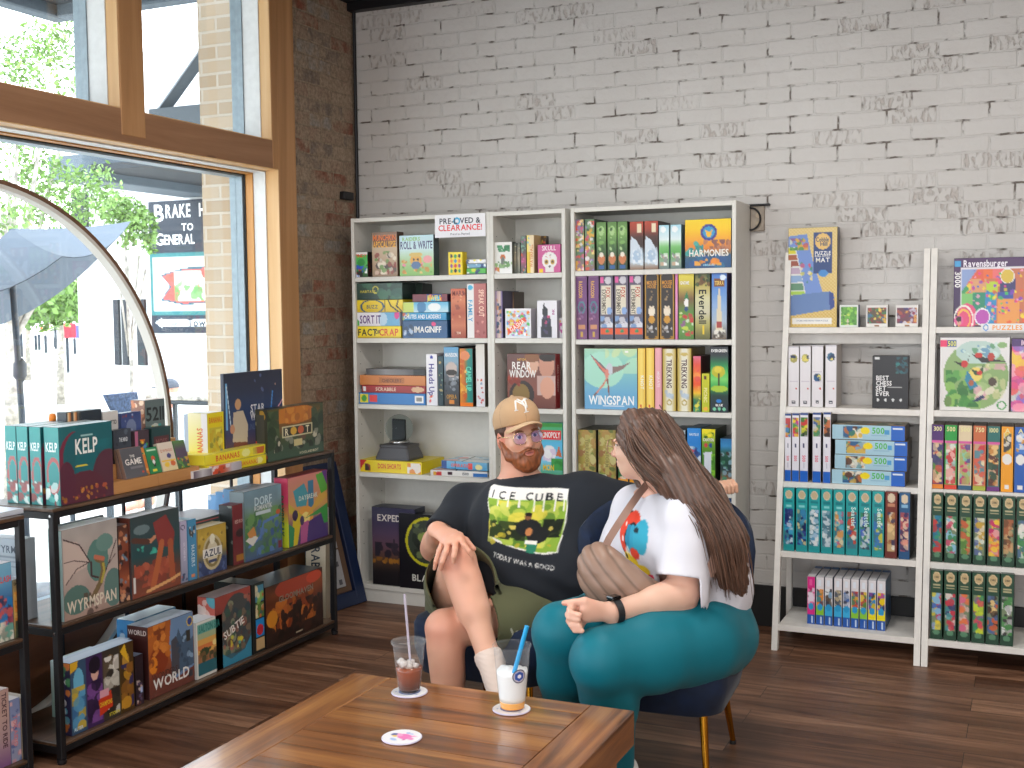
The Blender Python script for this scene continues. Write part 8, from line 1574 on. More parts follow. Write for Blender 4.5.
# building with the painted sign
wh = simple('white_painted_facade', '#dedfde', .8, noise=.02); dk = simple('dark_doorway', '#252c34', .5)
bo = (-9, 9.1, GZ)
bl = empty('painted_building', bo, label='white building across the street carrying the painted wall sign', cat='building')
lc(MB().box(-10.9, -4, 9.05, 14, GZ, 5.6), bo).build('wall', wh, parent=bl)
for px in (116, 124, 139):
    a = at(px, 345, 'y', 9.04); lc(MB().box(a[0], a[0]+.10*(1+.6*(px == 139)), 9.0, 9.06, .7, 1.75), bo).build('doorway', dk, parent=bl)
a = at(104, 200, 'y', 9.0)
lc(MB().box(-10.9, -10.6, 8.98, 9.04, 2.9, 3.5), bo).build('window', dk, parent=bl)
def wsign():
    a = at(149.5, 252, 'y', 9.0); x0 = a[0]; w = 2.2; zt = at(150, 202, 'y', 9.0)[2]; zb = at(150, 333, 'y', 9.0)[2]; h = zt-zb
    t1 = (zt-at(150, 253, 'y', 9.)[2])/h; t2 = (zt-at(150, 315, 'y', 9.)[2])/h
    f = 54.5/ (w*52)  # visible share of the width
    ops = [('g', '#29323f', '#29323f'), ('r', 0, t1, 1, t2, '#357a7c'), ('r', .028, t1+.035, 1, t2-.03, '#e8e8e6'),
           ('p', ((.09, t1+.17), (.3, t1+.12), (.7, t1+.10), (.7, t2-.1), (.3, t2-.07), (.09, t2-.11), (.17, (t1+t2)/2+.02)), '#3c6070'),
           ('p', ((.11, t1+.18), (.3, t1+.135), (.7, t1+.12), (.7, t2-.115), (.3, t2-.085), (.11, t2-.12), (.19, (t1+t2)/2+.02)), '#d85a52'),
           ('b', '#f0ece4 #e8e4d8 #6a9a5a', 40, .05, (.22, t1+.15, .6, t2-.1)), ('t', 'BE', .16, t1+.07, .03, '#a8b0b8', .1), ('t', 'KING', .38, t1+.07, .03, '#a8b0b8', .2),
           ('r', 0, t2, 1, 1, '#29323f'), ('p', ((.03, t2+.06), (.1, t2+.02), (.1, t2+.035), (.9, t2+.035), (.9, t2+.09), (.1, t2+.09), (.1, t2+.105)), '#e8e8e6'),
           ('t', 'our', .2, t2+.065, .035, '#29323f', .14), ('t', 'Town', .42, t2+.06, .06, '#29323f', .22),
           ('t', 'B', .095, .085, .13, '#f0f0ee', .12), ('t', 'RAKE', .265, .075, .10, '#f0f0ee', .22), ('t', 'HOUSE', .6, .075, .1, '#f0f0ee', .3),
           ('t', 'TO', .345, .20, .055, '#f0f0ee', .12), ('t', 'G', .09, .285, .09, '#f0f0ee', .09), ('t', 'ENERAL', .27, .29, .075, '#f0f0ee', .27), ('t', 'STORE', .62, .29, .075, '#f0f0ee', .24)]
    o = gamebox(w, .04, h, ops, base='#29323f', cell=.022, cham=.003, seed=8).build('painted_sign', M['paint']); o.parent = bl
    o.location = (x0+w/2-bo[0], 9.0-bo[1], zb-bo[2])
wsign()
# neighbour's canopy high up
no = (-8, 7, 3.3); nc = empty('neighbour_canopy', no, label='pale grey canopy with dark underside beyond the patio, left of the brick pier', cat='canopy')
lc(MB().box(-8.6, -8.0, 6.25, 9.0, 3.30, 3.62, bev=.01), no).build('fascia', steel, parent=nc)
lc(MB().box(-8.0, -4.5, 6.4, 9.0, 3.42, 3.5), no).build('soffit', soff, parent=nc)
# trees
leafm = attrmat('leaf', rough=.5); nt = leafm.node_tree; bb = nt.nodes['Principled BSDF']
bark = simple('pale_bark', '#a39c92', .9, noise=.25, nscale=12)
def tree(base, hh, blobs, label, n, seed, r0=.09, leaf=.07):
    r = empty('tree', base, label=label, cat='tree', group=None); rnd = np.random.RandomState(seed)
    mb = MB(); mb.tube([(0, 0, 0), (.05, .02, hh*.5), (-.03, .05, hh)], [r0, r0*.8, r0*.35], 10)
    for (c, rr) in blobs: mb.tube([(0, .03, hh*.55), tuple((np.array(c)-np.array(base))*.8+np.array([0, 0, hh*.1]))], [r0*.4, .015], 6)
    mb.build('trunk', bark, parent=r, smooth=True)
    V = []; C = []; tot = sum(b[1][0]*b[1][1]*b[1][2] for b in blobs)
    for c, rr in blobs:
        k = int(n*rr[0]*rr[1]*rr[2]/tot); d = rnd.randn(k, 3); d /= np.linalg.norm(d, axis=1)[:, None]; rad = rnd.rand(k, 1)**.45
        p = np.array(c)-np.array(base)+d*rad*np.array(rr)
        a = rnd.randn(k, 3); a /= np.linalg.norm(a, axis=1)[:, None]; b_ = np.cross(a, rnd.randn(k, 3)); b_ /= np.linalg.norm(b_, axis=1)[:, None]+1e-9
        s = leaf*(.6+.8*rnd.rand(k, 1)); V.append(np.stack([p-a*s, p+b_*s*.5, p+a*s, p-b_*s*.5], 1).reshape(-1, 3))
        cc = hx('#7a9c52')*(.75+.5*rnd.rand(k, 1)); C.append(np.repeat(cc, 4, 0))
    V = np.vstack(V); C = np.vstack(C); nobj('foliage', V, np.arange(len(V)).reshape(-1, 4), leafm, C, r, None, False)
    return r
def ax(px, py, X): return at(px, py, 'x', X)
def tb(px, X, blobs, **k):
    b0 = ax(px, 380, X); base = (X, b0[1], GZ)
    tree(base, k.pop('hh'), [(ax(a, b_, X+dx), (r1, r1, r2)) for a, b_, dx, r1, r2 in blobs], **k)
tb(8, -6, ((20, 70, 0, .42, .40), (55, 40, .3, .35, .3), (75, 85, -.2, .22, .3), (10, 120, .2, .3, .3), (60, 195, 0, .42, .40), (95, 190, .2, .30, .34), (30, 165, -.3, .35, .3), (15, 215, .3, .3, .28), (78, 225, .2, .22, .2)), hh=3.0, label='pale barked street tree nearest the window with thin leafy branches', n=4200, seed=2, leaf=.03)
tb(60, -16, ((70, 285, 0, .95, .9), (45, 300, 2, .8, .6), (90, 255, 1, .7, .8), (95, 290, 1, .5, .6), (60, 250, -1, .6, .5)), hh=3.2, label='bushy green street tree behind the umbrella', n=5200, seed=3, leaf=.09)
tb(28, -24, ((25, 300, 0, 1.0, .7), (40, 285, 2, .8, .8), (15, 310, 0, .8, .4)), hh=2.8, label='more distant green tree far along the street', n=2600, seed=4, leaf=.12)
tb(128, -7.2, ((125, 215, 0, .30, .25), (142, 228, 0, .22, .28), (110, 205, 0, .22, .18), (150, 245, .2, .12, .14), (128, 240, 0, .15, .12)), hh=2.6, label='small leafy tree in front of the painted sign', n=1700, seed=5, r0=.03, leaf=.035)
# patio umbrella
def umbrella():
    X = -3.0; pb = ax(22, 415, X); base = np.array([X, pb[1], GZ]); r = empty('patio_umbrella', base, label='grey blue patio umbrella with a dark pole outside the window', cat='umbrella')
    A = ax(12, 229, X); c1 = ax(131, 221.5, -3.6); c2 = ax(62, 257, -2.1); c3 = ax(-90, 300, -2.1); c4 = ax(12, 320, -4.2)
    def panel_(P, c, nm):
        mb = MB(); n = unit(np.cross(P[1]-P[0], P[2]-P[0])); k = 8; V = []; idx = {}
        for i in range(k+1):
            for j in range(k+1-i):
                a, b_ = i/k, j/k; p = P[0]*(1-a-b_)+P[1]*a+P[2]*b_; sag = -.10*(a*b_*4)*(1 if True else 0)-.05*4*(a+b_)*(1-a-b_)*.5
                idx[(i, j)] = len(V); V.append(p+np.array([0, 0, sag])-base)
        Fc = []
        for i in range(k):
            for j in range(k-i):
                Fc.append((idx[(i, j)], idx[(i+1, j)], idx[(i, j+1)]))
                if j < k-i-1: Fc.append((idx[(i+1, j)], idx[(i+1, j+1)], idx[(i, j+1)]))
        nV = len(V); V2 = [v-n*.004 for v in V]; mb.add(V+V2, Fc+[tuple(q+nV for q in f[::-1]) for f in Fc], 0); mb.build(nm, c, parent=r, smooth=True)
    cl = simple('grey_blue_canvas', '#5a6571', .9, noise=.03); cd_ = simple('shaded_canvas', '#5a6571', .9, noise=.03)
    panel_([A, c1, c2], cl, 'canopy_panel'); panel_([A, c2, c3], cl, 'canopy_panel'); panel_([A, c4, c1], cl, 'canopy_panel'); panel_([A, c3, c4], cl, 'canopy_panel')
    pm = simple('dark_umbrella_pole', '#323b46', .5)
    MB().tube([A-base, ax(13, 290, X)-base, pb-base, np.array([0, 0, .03])], .022, 10).build('pole', pm, parent=r, smooth=True)
    MB().tube([ax(20, 358, X)-base, ax(20, 364, X)-base, ax(20, 376, X)-base, ax(21, 382, X)-base], [.02, .045, .045, .02], 12).build('crank_housing', pm, parent=r, smooth=True)
    for c in (c1, c2, c4): MB().tube([ax(14, 262, X)-base, A+(c-A)*.6-base+np.array([0, 0, -.06])], .010, 6).build('rib', pm, parent=r)
    MB().lathe([(0, 0), (.28, 0), (.28, .05), (.05, .07), (0, .07)], 24).build('base_plate', pm, parent=r)
umbrella()
# bollards, bin, planters, distant colour
bm = simple('dark_green_grey_iron', '#2c363f', .6)
bs = ((30, 366, 26), (22, 357, 24), (46, 353, 18), (36, 350, 15), (39.5, 350, 16), (62, 355, 28), (75, 354, 16), (56, 349, 26), (55, 347, 10))
for k, (px, py, hp) in enumerate(bs):
    p = at(px, py, 'z', GZ); d = (p-CAM) @ _f; hh = hp/F*d; rr = 1.35/F*d
    o = MB().lathe([(0, 0), (rr, 0), (rr, hh*.92), (rr*.8, hh*.97), (0, hh)], 12).build('bollard', bm, loc=p, smooth=True, angle=.8)
    tag(o, 'dark iron street bollard far down the pavement', 'bollard', 'bollards along the street')
def bin_(px, py, wpx, hpx, label, X=None):
    p = at(px, py, 'z', GZ) if X is None else at(px, py, 'x', X); d = (p-CAM) @ _f; w = wpx/F*d/2; hh = hpx/F*d
    r = empty('litter_bin', p, label=label, cat='bin')
    MB().lathe([(0, 0), (w*.92, 0), (w*.95, hh*.86), (0, hh*.86)], 20).build('body', bm, parent=r, smooth=True, angle=.8)
    MB().lathe([(0, hh*.88), (w*1.05, hh*.88), (w*1.05, hh*.95), (w*.3, hh*.98), (0, hh)], 20).build('lid', bm, parent=r, smooth=True, angle=.8)
bin_(107, 365, 16.5, 25, 'dark street litter bin in the bright plaza')
def planter(px, py, wpx, hpx, label, colr, leafc):
    p = at(px, py, 'z', GZ); d = (p-CAM) @ _f; w = wpx/F*d/2; hh = hpx/F*d; r = empty('planter', p, label=label, cat='planter')
    MB().lathe([(0, 0), (w*.7, 0), (w, hh*.6), (0, hh*.6)], 16).build('pot', simple('pot_'+colr[1:], colr, .7), parent=r)
    rnd = np.random.RandomState(int(px)); n = 160; q = rnd.randn(n, 3)*np.array([w*.5, w*.5, hh*.13])+np.array([0, 0, hh*.78]); a = rnd.randn(n, 3)*w*.14; b_ = rnd.randn(n, 3)*w*.14
    V = np.stack([q-a, q+b_, q+a, q-b_], 1).reshape(-1, 3); C = np.repeat(np.array([hx(c) for c in leafc.split()])[rnd.randint(0, len(leafc.split()), n)], 4, 0)
    nobj('flowers', V, np.arange(len(V)).reshape(-1, 4), leafm, C, r, None, False)
planter(97, 352, 14, 18, 'pale planter with yellow flowers beside the street bin', '#d8d8d4', '#f0c83a #e8b02a #88a850')
planter(128, 346, 6, 12, 'small dark plant pot by the far doorway', '#4a4a4c', '#c85a6a #7aa050')
planter(46, 341, 9, 16, 'orange flowered planter far down the street', '#d8d0c8', '#f08a3a #e86a2a #88a850')
def farbox(px0, px1, pt, pb_, X, label, name, cat, colr, parts=()):
    a = at(px0, pb_, 'x', X); b_ = at(px1, pt, 'x', X); w = b_[1]-a[1]; h = b_[2]-a[2]; r = empty(name, (X, (a[1]+b_[1])/2, a[2]), label=label, cat=cat)
    MB().box(-.3, .3, -w/2, w/2, 0, h, bev=.05).build('panel', simple(name+'_paint', colr, .6), parent=r)
    MB().tube([(0, 0, 0), (0, 0, -(a[2]-GZ))], .05, 8).build('post', bm, parent=r)
farbox(63.5, 70, 323, 338, -26, 'small red street sign board in the distance', 'street_sign', 'sign', '#d8283a')
farbox(74, 86, 325, 338, -30, 'far violet blue banner at the street end', 'street_banner', 'banner', '#5a58a8')
farbox(90, 93, 320, 338, -30, 'narrow pink banner at the street end', 'street_banner', 'banner', '#d85a7a')
# patio: table, woven chair back, and a person in a grey cap
def patio():
    X = -3.0; a = ax(177, 401, X); b_ = ax(209, 399, X); w = b_[1]-a[1]; r = empty('patio_table', (X, (a[1]+b_[1])/2, GZ), label='dark framed patio table with patterned top behind the yellow game box', cat='table')
    h = a[2]-GZ; tm = simple('dark_patio_metal', '#2c353b', .5); MB().box(-.4, .4, -w/2, w/2, h-.03, h, bev=.01).build('frame', tm, parent=r)
    MB().box(-.36, .36, -w/2+.03, w/2-.03, h+.001, h+.04, bev=.004).build('tabletop', simple('mosaic_top', '#b8b0a4', .6, noise=.4, nscale=14), parent=r)
    for sx in (-.36, .33):
        for sy in (-w/2+.01, w/2-.04): MB().box(sx, sx+.03, sy, sy+.03, 0, h-.03).build('leg', tm, parent=r)
    # chair back of blue weave
    X = -3.6; q = [ax(108, 395, X), ax(137, 392, X), ax(141, 412, X), ax(118, 416, X)]; base = np.array([X, (q[2][1]+q[3][1])/2, GZ]); r = empty('patio_chair', base, label='patio chair with a blue woven back outside the window', cat='chair')
    wv = simple('blue_weave', '#3a4860', .8, noise=.3, nscale=40)
    mb = MB(); n = np.array([.06, 0, 0]); V = [p-base for p in q]+[p-base-n for p in q]; mb.add(V, [(0, 1, 2, 3), (7, 6, 5, 4), (0, 4, 5, 1), (1, 5, 6, 2), (2, 6, 7, 3), (3, 7, 4, 0)]); mb.build('backrest', wv, parent=r)
    MB().box(-.5, 0, -.25, .25, .40, .47, bev=.02).build('seat', wv, parent=r)
    for sx in (-.48, -.05):
        for sy in (-.23, .2): MB().box(sx, sx+.03, sy, sy+.03, 0, .40).build('leg', tm, parent=r)
    zb = q[3][2]-GZ
    for sy in (-.2, .17): MB().box(-.04, -.01, sy, sy+.03, .4, zb+.05).build('back_post', tm, parent=r)
patio()
def passer():
    X = -4.3; hd = ax(168.5, 391, X); base = np.array([hd[0], hd[1], GZ]); r = empty('person', base, label='person in a grey cap and white top sitting at the patio table outside', cat='person')
    s = Sdf(); R = frame(unit([-1, -.2, 0]), (0, 0, 1)); nk = hd+np.array([.0, .02, -.12]); ch = hd+np.array([.02, .03, -.34]); pl = hd+np.array([.06, .02, -.66])
    L = head_sdf(s, hd, R, nk, neck_r=.052); s.ell(ch, (.12, .18, .17), k=.04); s.cap(ch, pl, .13, .14, k=.04)
    zk = GZ+.45
    for sy in (-1, 1):
        sh = ch+np.array([0, sy*.18, .09]); el = sh+np.array([-.10, sy*.03, -.24]); wr = el+np.array([-.24, -sy*.05, .06]); s.cap(sh, el, .05, .04, k=.03); s.cap(el, wr, .04, .028, k=.02)
        for i in range(4): s.cap(wr, wr+np.array([-.13, (i-1.5)*.018, .0]), .014, .008, k=.01)
        s.cap(wr, wr+np.array([-.07, -sy*.04, .01]), .012, .009, k=.01)
        hp = pl+np.array([0, sy*.09, 0]); kn = np.array([pl[0]-.42, hp[1], pl[2]+.02]); an = np.array([kn[0], kn[1], GZ+.1]); s.cap(hp, kn, .085, .06, k=.03); s.cap(kn, an, .055, .04, k=.02); s.cap(an, an+np.array([-.16, 0, -.06]), .04, .03, k=.02)
    V, Q = s.mesh(.009); nobj('body', V, Q, M['skin'], skincol(V, '#d8a088'), r, base)
    t = Sdf(); t.ell(ch, (.135, .195, .185), k=.04); t.cap(ch, pl, .145, .155, k=.04)
    for sy in (-1, 1): sh = ch+np.array([0, sy*.18, .09]); t.cap(sh, sh+np.array([-.06, sy*.02, -.14]), .062, .06, k=.03)
    V, Q = t.mesh(.009); nobj('shirt', V, Q, M['cotton'], '#d8dae0', r, base)
    c = Sdf(); c.ell(hd+np.array([.01, 0, .04]), (.105, .086, .085), k=.01); c.plane(hd+np.array([0, 0, .02]), (.15, 0, -1)); c.flat(hd+np.array([-.08, 0, .045]), hd+np.array([-.15, 0, .035]), .07, .055, .007, (0, 0, 1), k=.01); V, Q = c.mesh(.006); nobj('cap', V, Q, M['cotton'], '#5c6068', r, base)
passer()
# ================================================================ hoop in the window, leaning frame, wall box, corner bracket
def hoop():
    r = empty('wooden_hoop', (.022, -2.625, .02), label='large wooden hoop with a white inner face standing at the window', cat='hoop')
    n = 120
    for nm, r0, r1, m in (('outer_band', .996, 1.012, simple('brown_hoop_wood', '#6a4a34', .5, noise=.15)), ('inner_band', .980, .9955, simple('white_hoop_lining', '#d8d6d0', .5))):
        V = []; Fc = []
        for k in range(n):
            a = 2*PI*k/n
            for (rr, x) in ((r0, -.022), (r1, -.022), (r1, .022), (r0, .022)): V.append((x, rr*math.cos(a), 1.0+rr*math.sin(a)))
        for k in range(n):
            q = (k+1) % n
            for e in range(4): Fc.append((k*4+e, q*4+e, q*4+(e+1) % 4, k*4+(e+1) % 4))
        MB().add(V, Fc).build(nm, m, parent=r, smooth=True, angle=.7)
hoop()
def leaning():
    B1 = np.array([.15, -.66, .004]); B2 = at(367.5, 601, 'z', .004); e1 = B2-B1; T2 = at(336, 461, 'x', .035); up = T2-B2; n = unit(np.cross(e1, up)); n = -n if n @ (CAM-B2) < 0 else n
    r = empty('leaning_frame', B1, label='navy blue frame with perforated white cards leaning in the corner behind the rack', cat='frame')
    w_ = np.linalg.norm(e1); h = np.linalg.norm(up); X_ = e1/w_; Y_ = up/h
    def slab(x0, x1, y0, y1, z0, z1): 
        mb = MB().box(x0, x1, y0, y1, z0, z1, bev=.003); mb.v = [tuple(X_*a+Y_*b_+n*c) for a, b_, c in mb.v]; return mb
    nv = simple('navy_lacquer', '#14264a', .4)
    slab(0, w_*.34, 0, h, -.03, .0).build('frame_side', nv, parent=r); slab(w_*.80, w_, 0, h, -.03, .0).build('frame_side', nv, parent=r)
    slab(w_*.34, w_*.80, 0, h*.10, -.03, .0).build('frame_rail', nv, parent=r); slab(w_*.34, w_*.80, h*.94, h, -.03, .0).build('frame_rail', nv, parent=r)
    slab(w_*.34, w_*.80, h*.10, h*.94, -.03, -.022).build('backing', simple('brown_backing', '#6a5240', .8), parent=r)
    cm = simple('white_punchboard', '#a8a8ac', .6, noise=.05); cd2 = simple('grey_token', '#5c5c62', .6)
    for y0, y1 in ((.14, .40), (.41, .70)):
        o = slab(w_*.36, w_*.66, h*y0, h*y1, -.020, -.012).build('punch_card', cm, parent=r)
        for j in range(4):
            for i in range(2):
                if (i+j) % 2: slab(w_*(.40+.12*i), w_*(.47+.12*i), h*(y0+.02+.063*j), h*(y0+.055+.063*j), -.012, -.010).build('token', cd2, parent=o)
leaning()
# conduit box on the wall beside the bookcase
a = at(757, 218, 'y', -.02); r = empty('wall_socket', a, label='old wall socket plate with a loop of black cable beside the bookcase top', cat='socket')
MB().box(-.032, .034, -.0, .018, -.062, .055, bev=.003).build('plate', simple('painted_steel_plate', '#a09486', .5, noise=.1), parent=r)
for z in (-.028, .012): MB().tube([(.006, .001, z), (.006, -.003, z)], .012, 16).build('outlet', simple('beige_socket', '#b8a890', .5), parent=r)
MB().tube([(-.03+.048*math.cos(t), -.012, -.004+.052*math.sin(t)) for t in np.linspace(0, 2*PI, 30)], .0045, 8).build('cable', M['blackmetal'], parent=r, smooth=True)
MB().box(-.05, .06, -.004, .018, .056, .066, bev=.002).build('bracket', M['blackmetal'], parent=r)
p = at(345, 196, 'x', -.012); tag(MB().box(-.002, .03, -.055, .045, -.022, .02, bev=.004).build('wall_bracket', M['blackmetal'], loc=p), 'black bracket on the brick corner above the bookcase', 'bracket')
# ================================================================ drinks and coasters
clear = newmat('clear_plastic_cup'); mcl, nt, b = clear
b.inputs['Base Color'].default_value = (.85, .88, .9, 1); b.inputs['Roughness'].default_value = .06
lw = N(nt, 'ShaderNodeLayerWeight', i_Blend=.35); rr_ = ramp(nt, ((0., .02), (.7, .08), (1., .7)))
nt.links.new(lw.outputs['Facing'], rr_.inputs['Fac']); nt.links.new(rr_.outputs['Color'], b.inputs['Alpha'])
def liquid(name, c1, c2, rough=.15, alpha=1., z0=.0, z1=.1, mid=None):
    m, nt, b = newmat(name); tc = N(nt, 'ShaderNodeTexCoord'); sp = N(nt, 'ShaderNodeSeparateXYZ'); nt.links.new(tc.outputs['Object'], sp.inputs[0])
    mr = N(nt, 'ShaderNodeMapRange', i_1=z0, i_2=z1); nt.links.new(sp.outputs['Z'], mr.inputs[0])
    r = ramp(nt, ((0., c1), (mid or .5, c2), (1., c2))); nt.links.new(mr.outputs[0], r.inputs['Fac']); nt.links.new(r.outputs['Color'], b.inputs['Base Color']); b.inputs['Roughness'].default_value = rough; b.inputs['Alpha'].default_value = alpha
    return m
def coaster(px, py, label, ops, R=.052):
    c = at(px, py, 'z', TZ+.004); r0 = MB()
    r0.lathe([(R-.003, .0), (R, .0012), (R, .0035), (R-.002, .0048)], 48, 0, '#cfc8dc'); n = 48
    r0.add([(0, 0, .0)]+[((R-.003)*math.cos(2*PI*k/n), (R-.003)*math.sin(2*PI*k/n), 0) for k in range(n)], [(0, (k+1) % n+1, k+1) for k in range(n)], 0, '#d8d4dc')
    # printed top
    cv = Canvas(2*R, 2*R, .0022, '#ecebee')
    for i, o in enumerate(ops): cv.op(o, 5+i)
    rings = 22; V = [(0, 0, .0048)]; Cc = [sample(cv, np.array([.5]), np.array([.5]))[0]]
    for q in range(1, rings+1):
        for k in range(n):
            x, y = (R-.002)*q/rings*math.cos(2*PI*k/n), (R-.002)*q/rings*math.sin(2*PI*k/n); V.append((x, y, .0048)); Cc.append(sample(cv, np.array([.5+x/2/R]), np.array([.5-y/2/R]))[0])
    Fc = [(0, k+1, (k+1) % n+1) for k in range(n)]+[(1+(q-1)*n+k, 1+q*n+k, 1+q*n+(k+1) % n, 1+(q-1)*n+(k+1) % n) for q in range(1, rings) for k in range(n)]
    r0.add(V, Fc, 0, [tuple(lin(c_)) for c_ in Cc])
    o = r0.build('coaster', M['print'], smooth=True, angle=.5); o.location = (c[0], c[1], TZ+.0006); o.rotation_euler = (0, 0, -YAW*-1)
    return tag(o, label, 'coaster'), np.array([c[0], c[1], TZ+.0056])
pink = [('e', .55, .45, .20, .16, '#e878b8'), ('e', .76, .44, .10, .07, '#e88ac0'), ('p', ((.6, .3), (.78, .2), (.7, .36)), '#ea90c4'), ('e', .36, .48, .12, .09, '#eda4cc'), ('e', .25, .54, .07, .08, '#3a4a98'), ('e', .34, .6, .07, .05, '#f0c860'), ('e', .70, .60, .04, .04, '#c85aa0'), ('e', .43, .24, .05, .05, '#98aede'), ('e', .54, .22, .05, .04, '#b8c4ea'), ('e', .50, .76, .10, .06, '#a8bce6')]
blue = [('ring', .5, .5, .30, .30, .2, '#4a68b8'), ('b', '#4a68b8 #6a88cc', 12, .03, (.12, .2, .9, .85))]
_, k1 = coaster(401.8, 737, 'white coaster with a pink creature print lying empty on the table', pink)
_, k2 = coaster(409.5, 691.5, 'white coaster under the iced coffee cup', blue)
_, k3 = coaster(511.5, 708.5, 'white coaster under the cup with the blue straw', blue)
def cup(base, H, rt_, rb_, label, fill, kind):
    r = empty('plastic_cup', base, label=label, cat='cup'); t = .0012
    rad = lambda z: rb_+(rt_-rb_)*(z/H)**.9
    zs = np.linspace(0, H, 16)
    prof = [(rb_-.004, .002), (rb_, .0)]+[(rad(z), z) for z in zs[1:]]+[(rt_+.004, H), (rt_+.004, H+.004), (rt_, H+.004)]+[(rad(z)-t, z) for z in zs[::-1][:-1]]+[(rb_-.004, .004), (0.0001, .004)]
    MB().lathe([(.0001, .002)]+prof, 40).build('cup_body', mcl, parent=r, smooth=True, angle=.8)
    def fillmesh(z0, z1, name, mat, bumpy=0.):
        mb = MB(); pr = [(.0001, z0)]+[(rad(z)-t-.0006, z) for z in np.linspace(z0, z1, 8)]+[(.0001, z1)]
        mb.lathe(pr, 36)
        if bumpy:
            rr = random.Random(2); mb.v = [(a, b_, c+(rr.uniform(-1, 1)*bumpy if c > z1-.001 else 0)) for a, b_, c in mb.v]
        mb.build(name, mat, parent=r, smooth=True)
    if kind == 'coffee':
        fillmesh(.0045, H*.50, 'coffee', liquid('iced_coffee', '#260c05', '#8a3c10', z0=0, z1=H*.5, mid=.75))
        icem = liquid('ice_foam', '#b89a84', '#d8d0cc', rough=.3, alpha=.75, z0=H*.5, z1=H*.62); rr = random.Random(3)
        for k in range(9):
            a = rr.uniform(0, 6.28); q = rr.uniform(0, rad(H*.5)*.62); s = rr.uniform(.007, .011); c_ = (q*math.cos(a), q*math.sin(a), H*.50+rr.uniform(.002, .016))
            mb = MB().box(-s, s, -s, s, -s, s, bev=s*.35); M_ = Matrix.Rotation(rr.uniform(0, 3), 4, 'Z') @ Matrix.Rotation(rr.uniform(0, 1), 4, 'X'); mb.xform(M_); mb.v = [(a_+c_[0], b_+c_[1], cc+c_[2]) for a_, b_, cc in mb.v]; mb.build('ice_cube', icem, parent=r, smooth=True)
        # domed sip lid
        MB().lathe([(rt_+.0048, H-.001), (rt_+.0052, H+.006), (rt_-.002, H+.009), (rt_-.008, H+.006), (.006, H+.007)], 40).build('lid', mcl, parent=r, smooth=True, angle=.6)
        tip = at(404.5, 594, 'y', base[1]+.012)-base; bt = np.array([.004, .004, H*.42])
        sm_ = newmat('clear_straw')[0]; b = sm_.node_tree.nodes['Principled BSDF']; b.inputs['Base Color'].default_value = L4('#cfc8d8'); b.inputs['Alpha'].default_value = .62; b.inputs['Roughness'].default_value = .2
        MB().tube([bt, tip], .0036, 12).build('straw', sm_, parent=r, smooth=True, angle=1.)
    else:
        fillmesh(.0045, H*.13, 'orange_syrup', liquid('orange_syrup', '#f0902a', '#f2b05a', z0=0, z1=H*.13, alpha=.95))
        fillmesh(H*.131, H*.62, 'slush', liquid('pale_slush', '#f0e8d8', '#eceff0', rough=.4, alpha=.93, z0=H*.13, z1=H*.6, mid=.2), .004)
        tip = at(527, 626, 'y', base[1]-.012)-base; bt = at(513, 677, 'y', base[1]-.02)-base; bt = np.array([bt[0], bt[1], bt[2]])
        MB().tube([bt, tip], .0062, 16).build('straw', simple('blue_straw', '#1fa2e0', .35), parent=r, smooth=True, angle=1.)
        # round shop emblem printed on the side that faces the room
        lg = MB(); c0 = at(521, 677.5, 'y', base[1]-.035)-base; az = math.atan2(c0[1], c0[0]); zc = c0[2]
        def onc(u, v, off): z = zc+v; a = az+u/rad(z); q = rad(z)+off; return (q*math.cos(a), q*math.sin(a), z)
        def ringp(r0, r1, n, off, c, ph=0.):
            V = []; 
            for k in range(n):
                a = 2*PI*k/n+ph
                V += [onc(r0*math.cos(a), r0*math.sin(a), off), onc(r1*math.cos(a), r1*math.sin(a), off)]
            lg.add(V, [(2*k, 2*k+1, (2*k+3) % (2*n), (2*k+2) % (2*n)) for k in range(n)], 0, c)
        ringp(.0001, .0195, 32, .0004, '#5a5a6c'); ringp(.0001, .0165, 32, .0007, '#b8b4c4'); ringp(.0001, .0140, 6, .0010, '#2a52a8', PI/6); ringp(.0001, .0060, 6, .0013, '#e4e6ee', PI/6)
        lg.build('emblem', M['print'], parent=r)
    return r
cup(k2+np.array([.0, 0, .0]), .140, .046, .031, 'clear lidded cup of iced coffee with a pale straw', None, 'coffee')
cup(k3+np.array([.003, 0, .0]), .172, .050, .034, 'clear cup of white slush over orange with a blue straw', None, 'slush')
# crumpled napkin-like white scrap behind the cups is the shoe sole; small bottle cap left on the rack by the glass
KT = at(85, 424.3, 'x', .378)[2]; p = at(52.5, 421, 'z', KT); tag(MB().lathe([(0, 0), (.012, 0), (.014, .012), (.010, .026), (0, .028)], 18, 0, '#e8842a').build('small_toy', M['print'], loc=(p[0], p[1], KT+.001)), 'small orange and blue object on top of the teal boxes', 'toy')
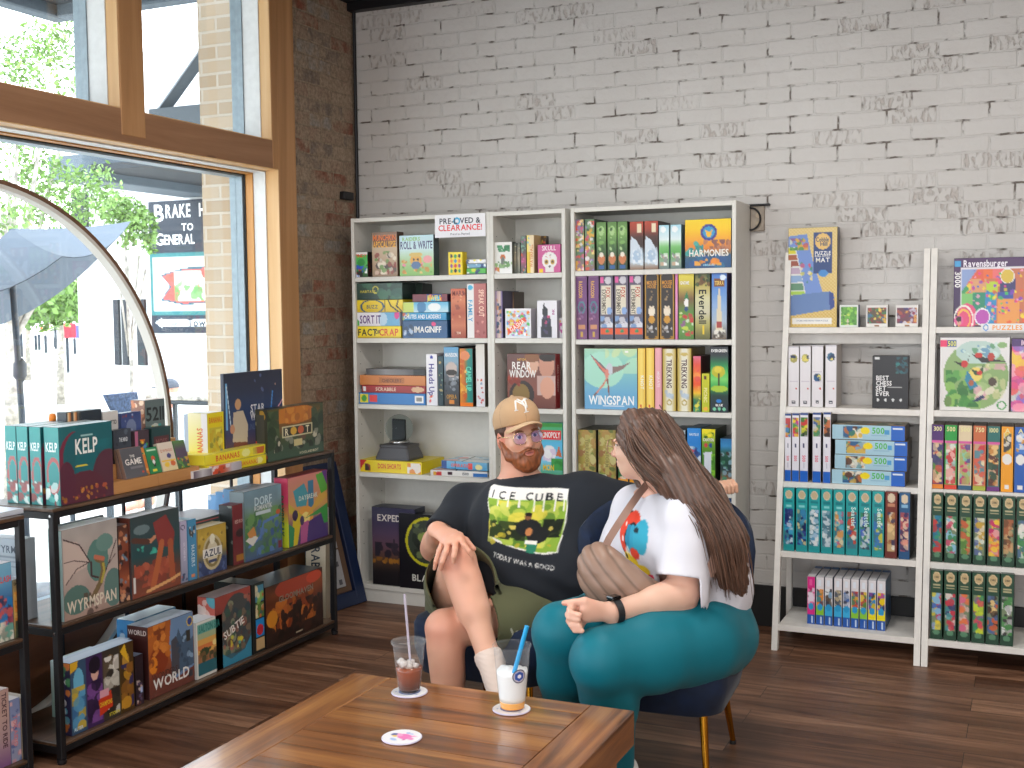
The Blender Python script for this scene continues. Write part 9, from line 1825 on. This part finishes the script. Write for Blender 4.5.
# ================================================================ light
w = bpy.data.worlds.new('sky'); scene.world = w; w.use_nodes = True; nt = w.node_tree
bg = nt.nodes['Background']; tcw = N(nt, 'ShaderNodeTexCoord'); spw = N(nt, 'ShaderNodeSeparateXYZ'); nt.links.new(tcw.outputs['Generated'], spw.inputs[0])
rw = ramp(nt, ((.0, '#c8cdd2'), (.5, '#f2f5f8'), (.56, '#f4f8fc'), (1., '#cfe0f5'))); 
mrw = N(nt, 'ShaderNodeMapRange', i_1=-1., i_2=1.); nt.links.new(spw.outputs['Z'], mrw.inputs[0]); nt.links.new(mrw.outputs[0], rw.inputs['Fac'])
nt.links.new(rw.outputs['Color'], bg.inputs['Color']); bg.inputs['Strength'].default_value = 4.6
def light(name, typ, loc, energy, size=1., color=(1, 1, 1), rot=None, sy=None):
    l = bpy.data.lights.new(name, typ); l.energy = energy; l.color = color
    if typ == 'AREA':
        l.size = size
        if sy: l.shape = 'RECTANGLE'; l.size_y = sy
    elif typ == 'SUN': l.angle = size
    else: l.shadow_soft_size = size
    o = bpy.data.objects.new(name, l); col.objects.link(o); o.location = loc
    if rot: o.rotation_euler = rot
    return o
light('sun', 'SUN', (-5, -5, 10), 2.6, .02, (1, .96, .9), (math.radians(38), 0, math.radians(-150)))
p = light('window_portal', 'AREA', (-.34, -3.6, 1.6), 1, 5.9, rot=(0, math.radians(-90), 0), sy=2.6)
p.data.size = 2.7; p.data.size_y = 5.9; p.data.cycles.is_portal = True
p = light('added_opening_portal', 'AREA', (3.5, -9.2, 1.65), 1, 5.4, rot=(math.radians(90), 0, 0), sy=2.3); p.data.cycles.is_portal = True  # serves the opening added behind the camera
# ceiling lamps out of view, assumed from brighter patches on the wall
for (x, y, e) in ((2.3, -2.3, 30), (4.9, -2.3, 26), (2.3, -4.9, 34), (4.9, -4.9, 34), (3.2, -7.2, 34)):
    light('ceiling_lamp', 'AREA', (x, y, CEIL-.02), e, .5, (1, .96, .91))
vs = scene.view_settings
scene.display_settings.display_device = 'sRGB'
vs.view_transform = 'Standard'; vs.look = 'None'; vs.gamma = 1.; vs.use_curve_mapping = False; vs.exposure = .28
scene.cycles.use_denoising = True
scene.cycles.max_bounces = 8; scene.cycles.diffuse_bounces = 4; scene.cycles.transparent_max_bounces = 16; scene.cycles.sample_clamp_indirect = 6.
scene.cycles.caustics_reflective = False; scene.cycles.caustics_refractive = False
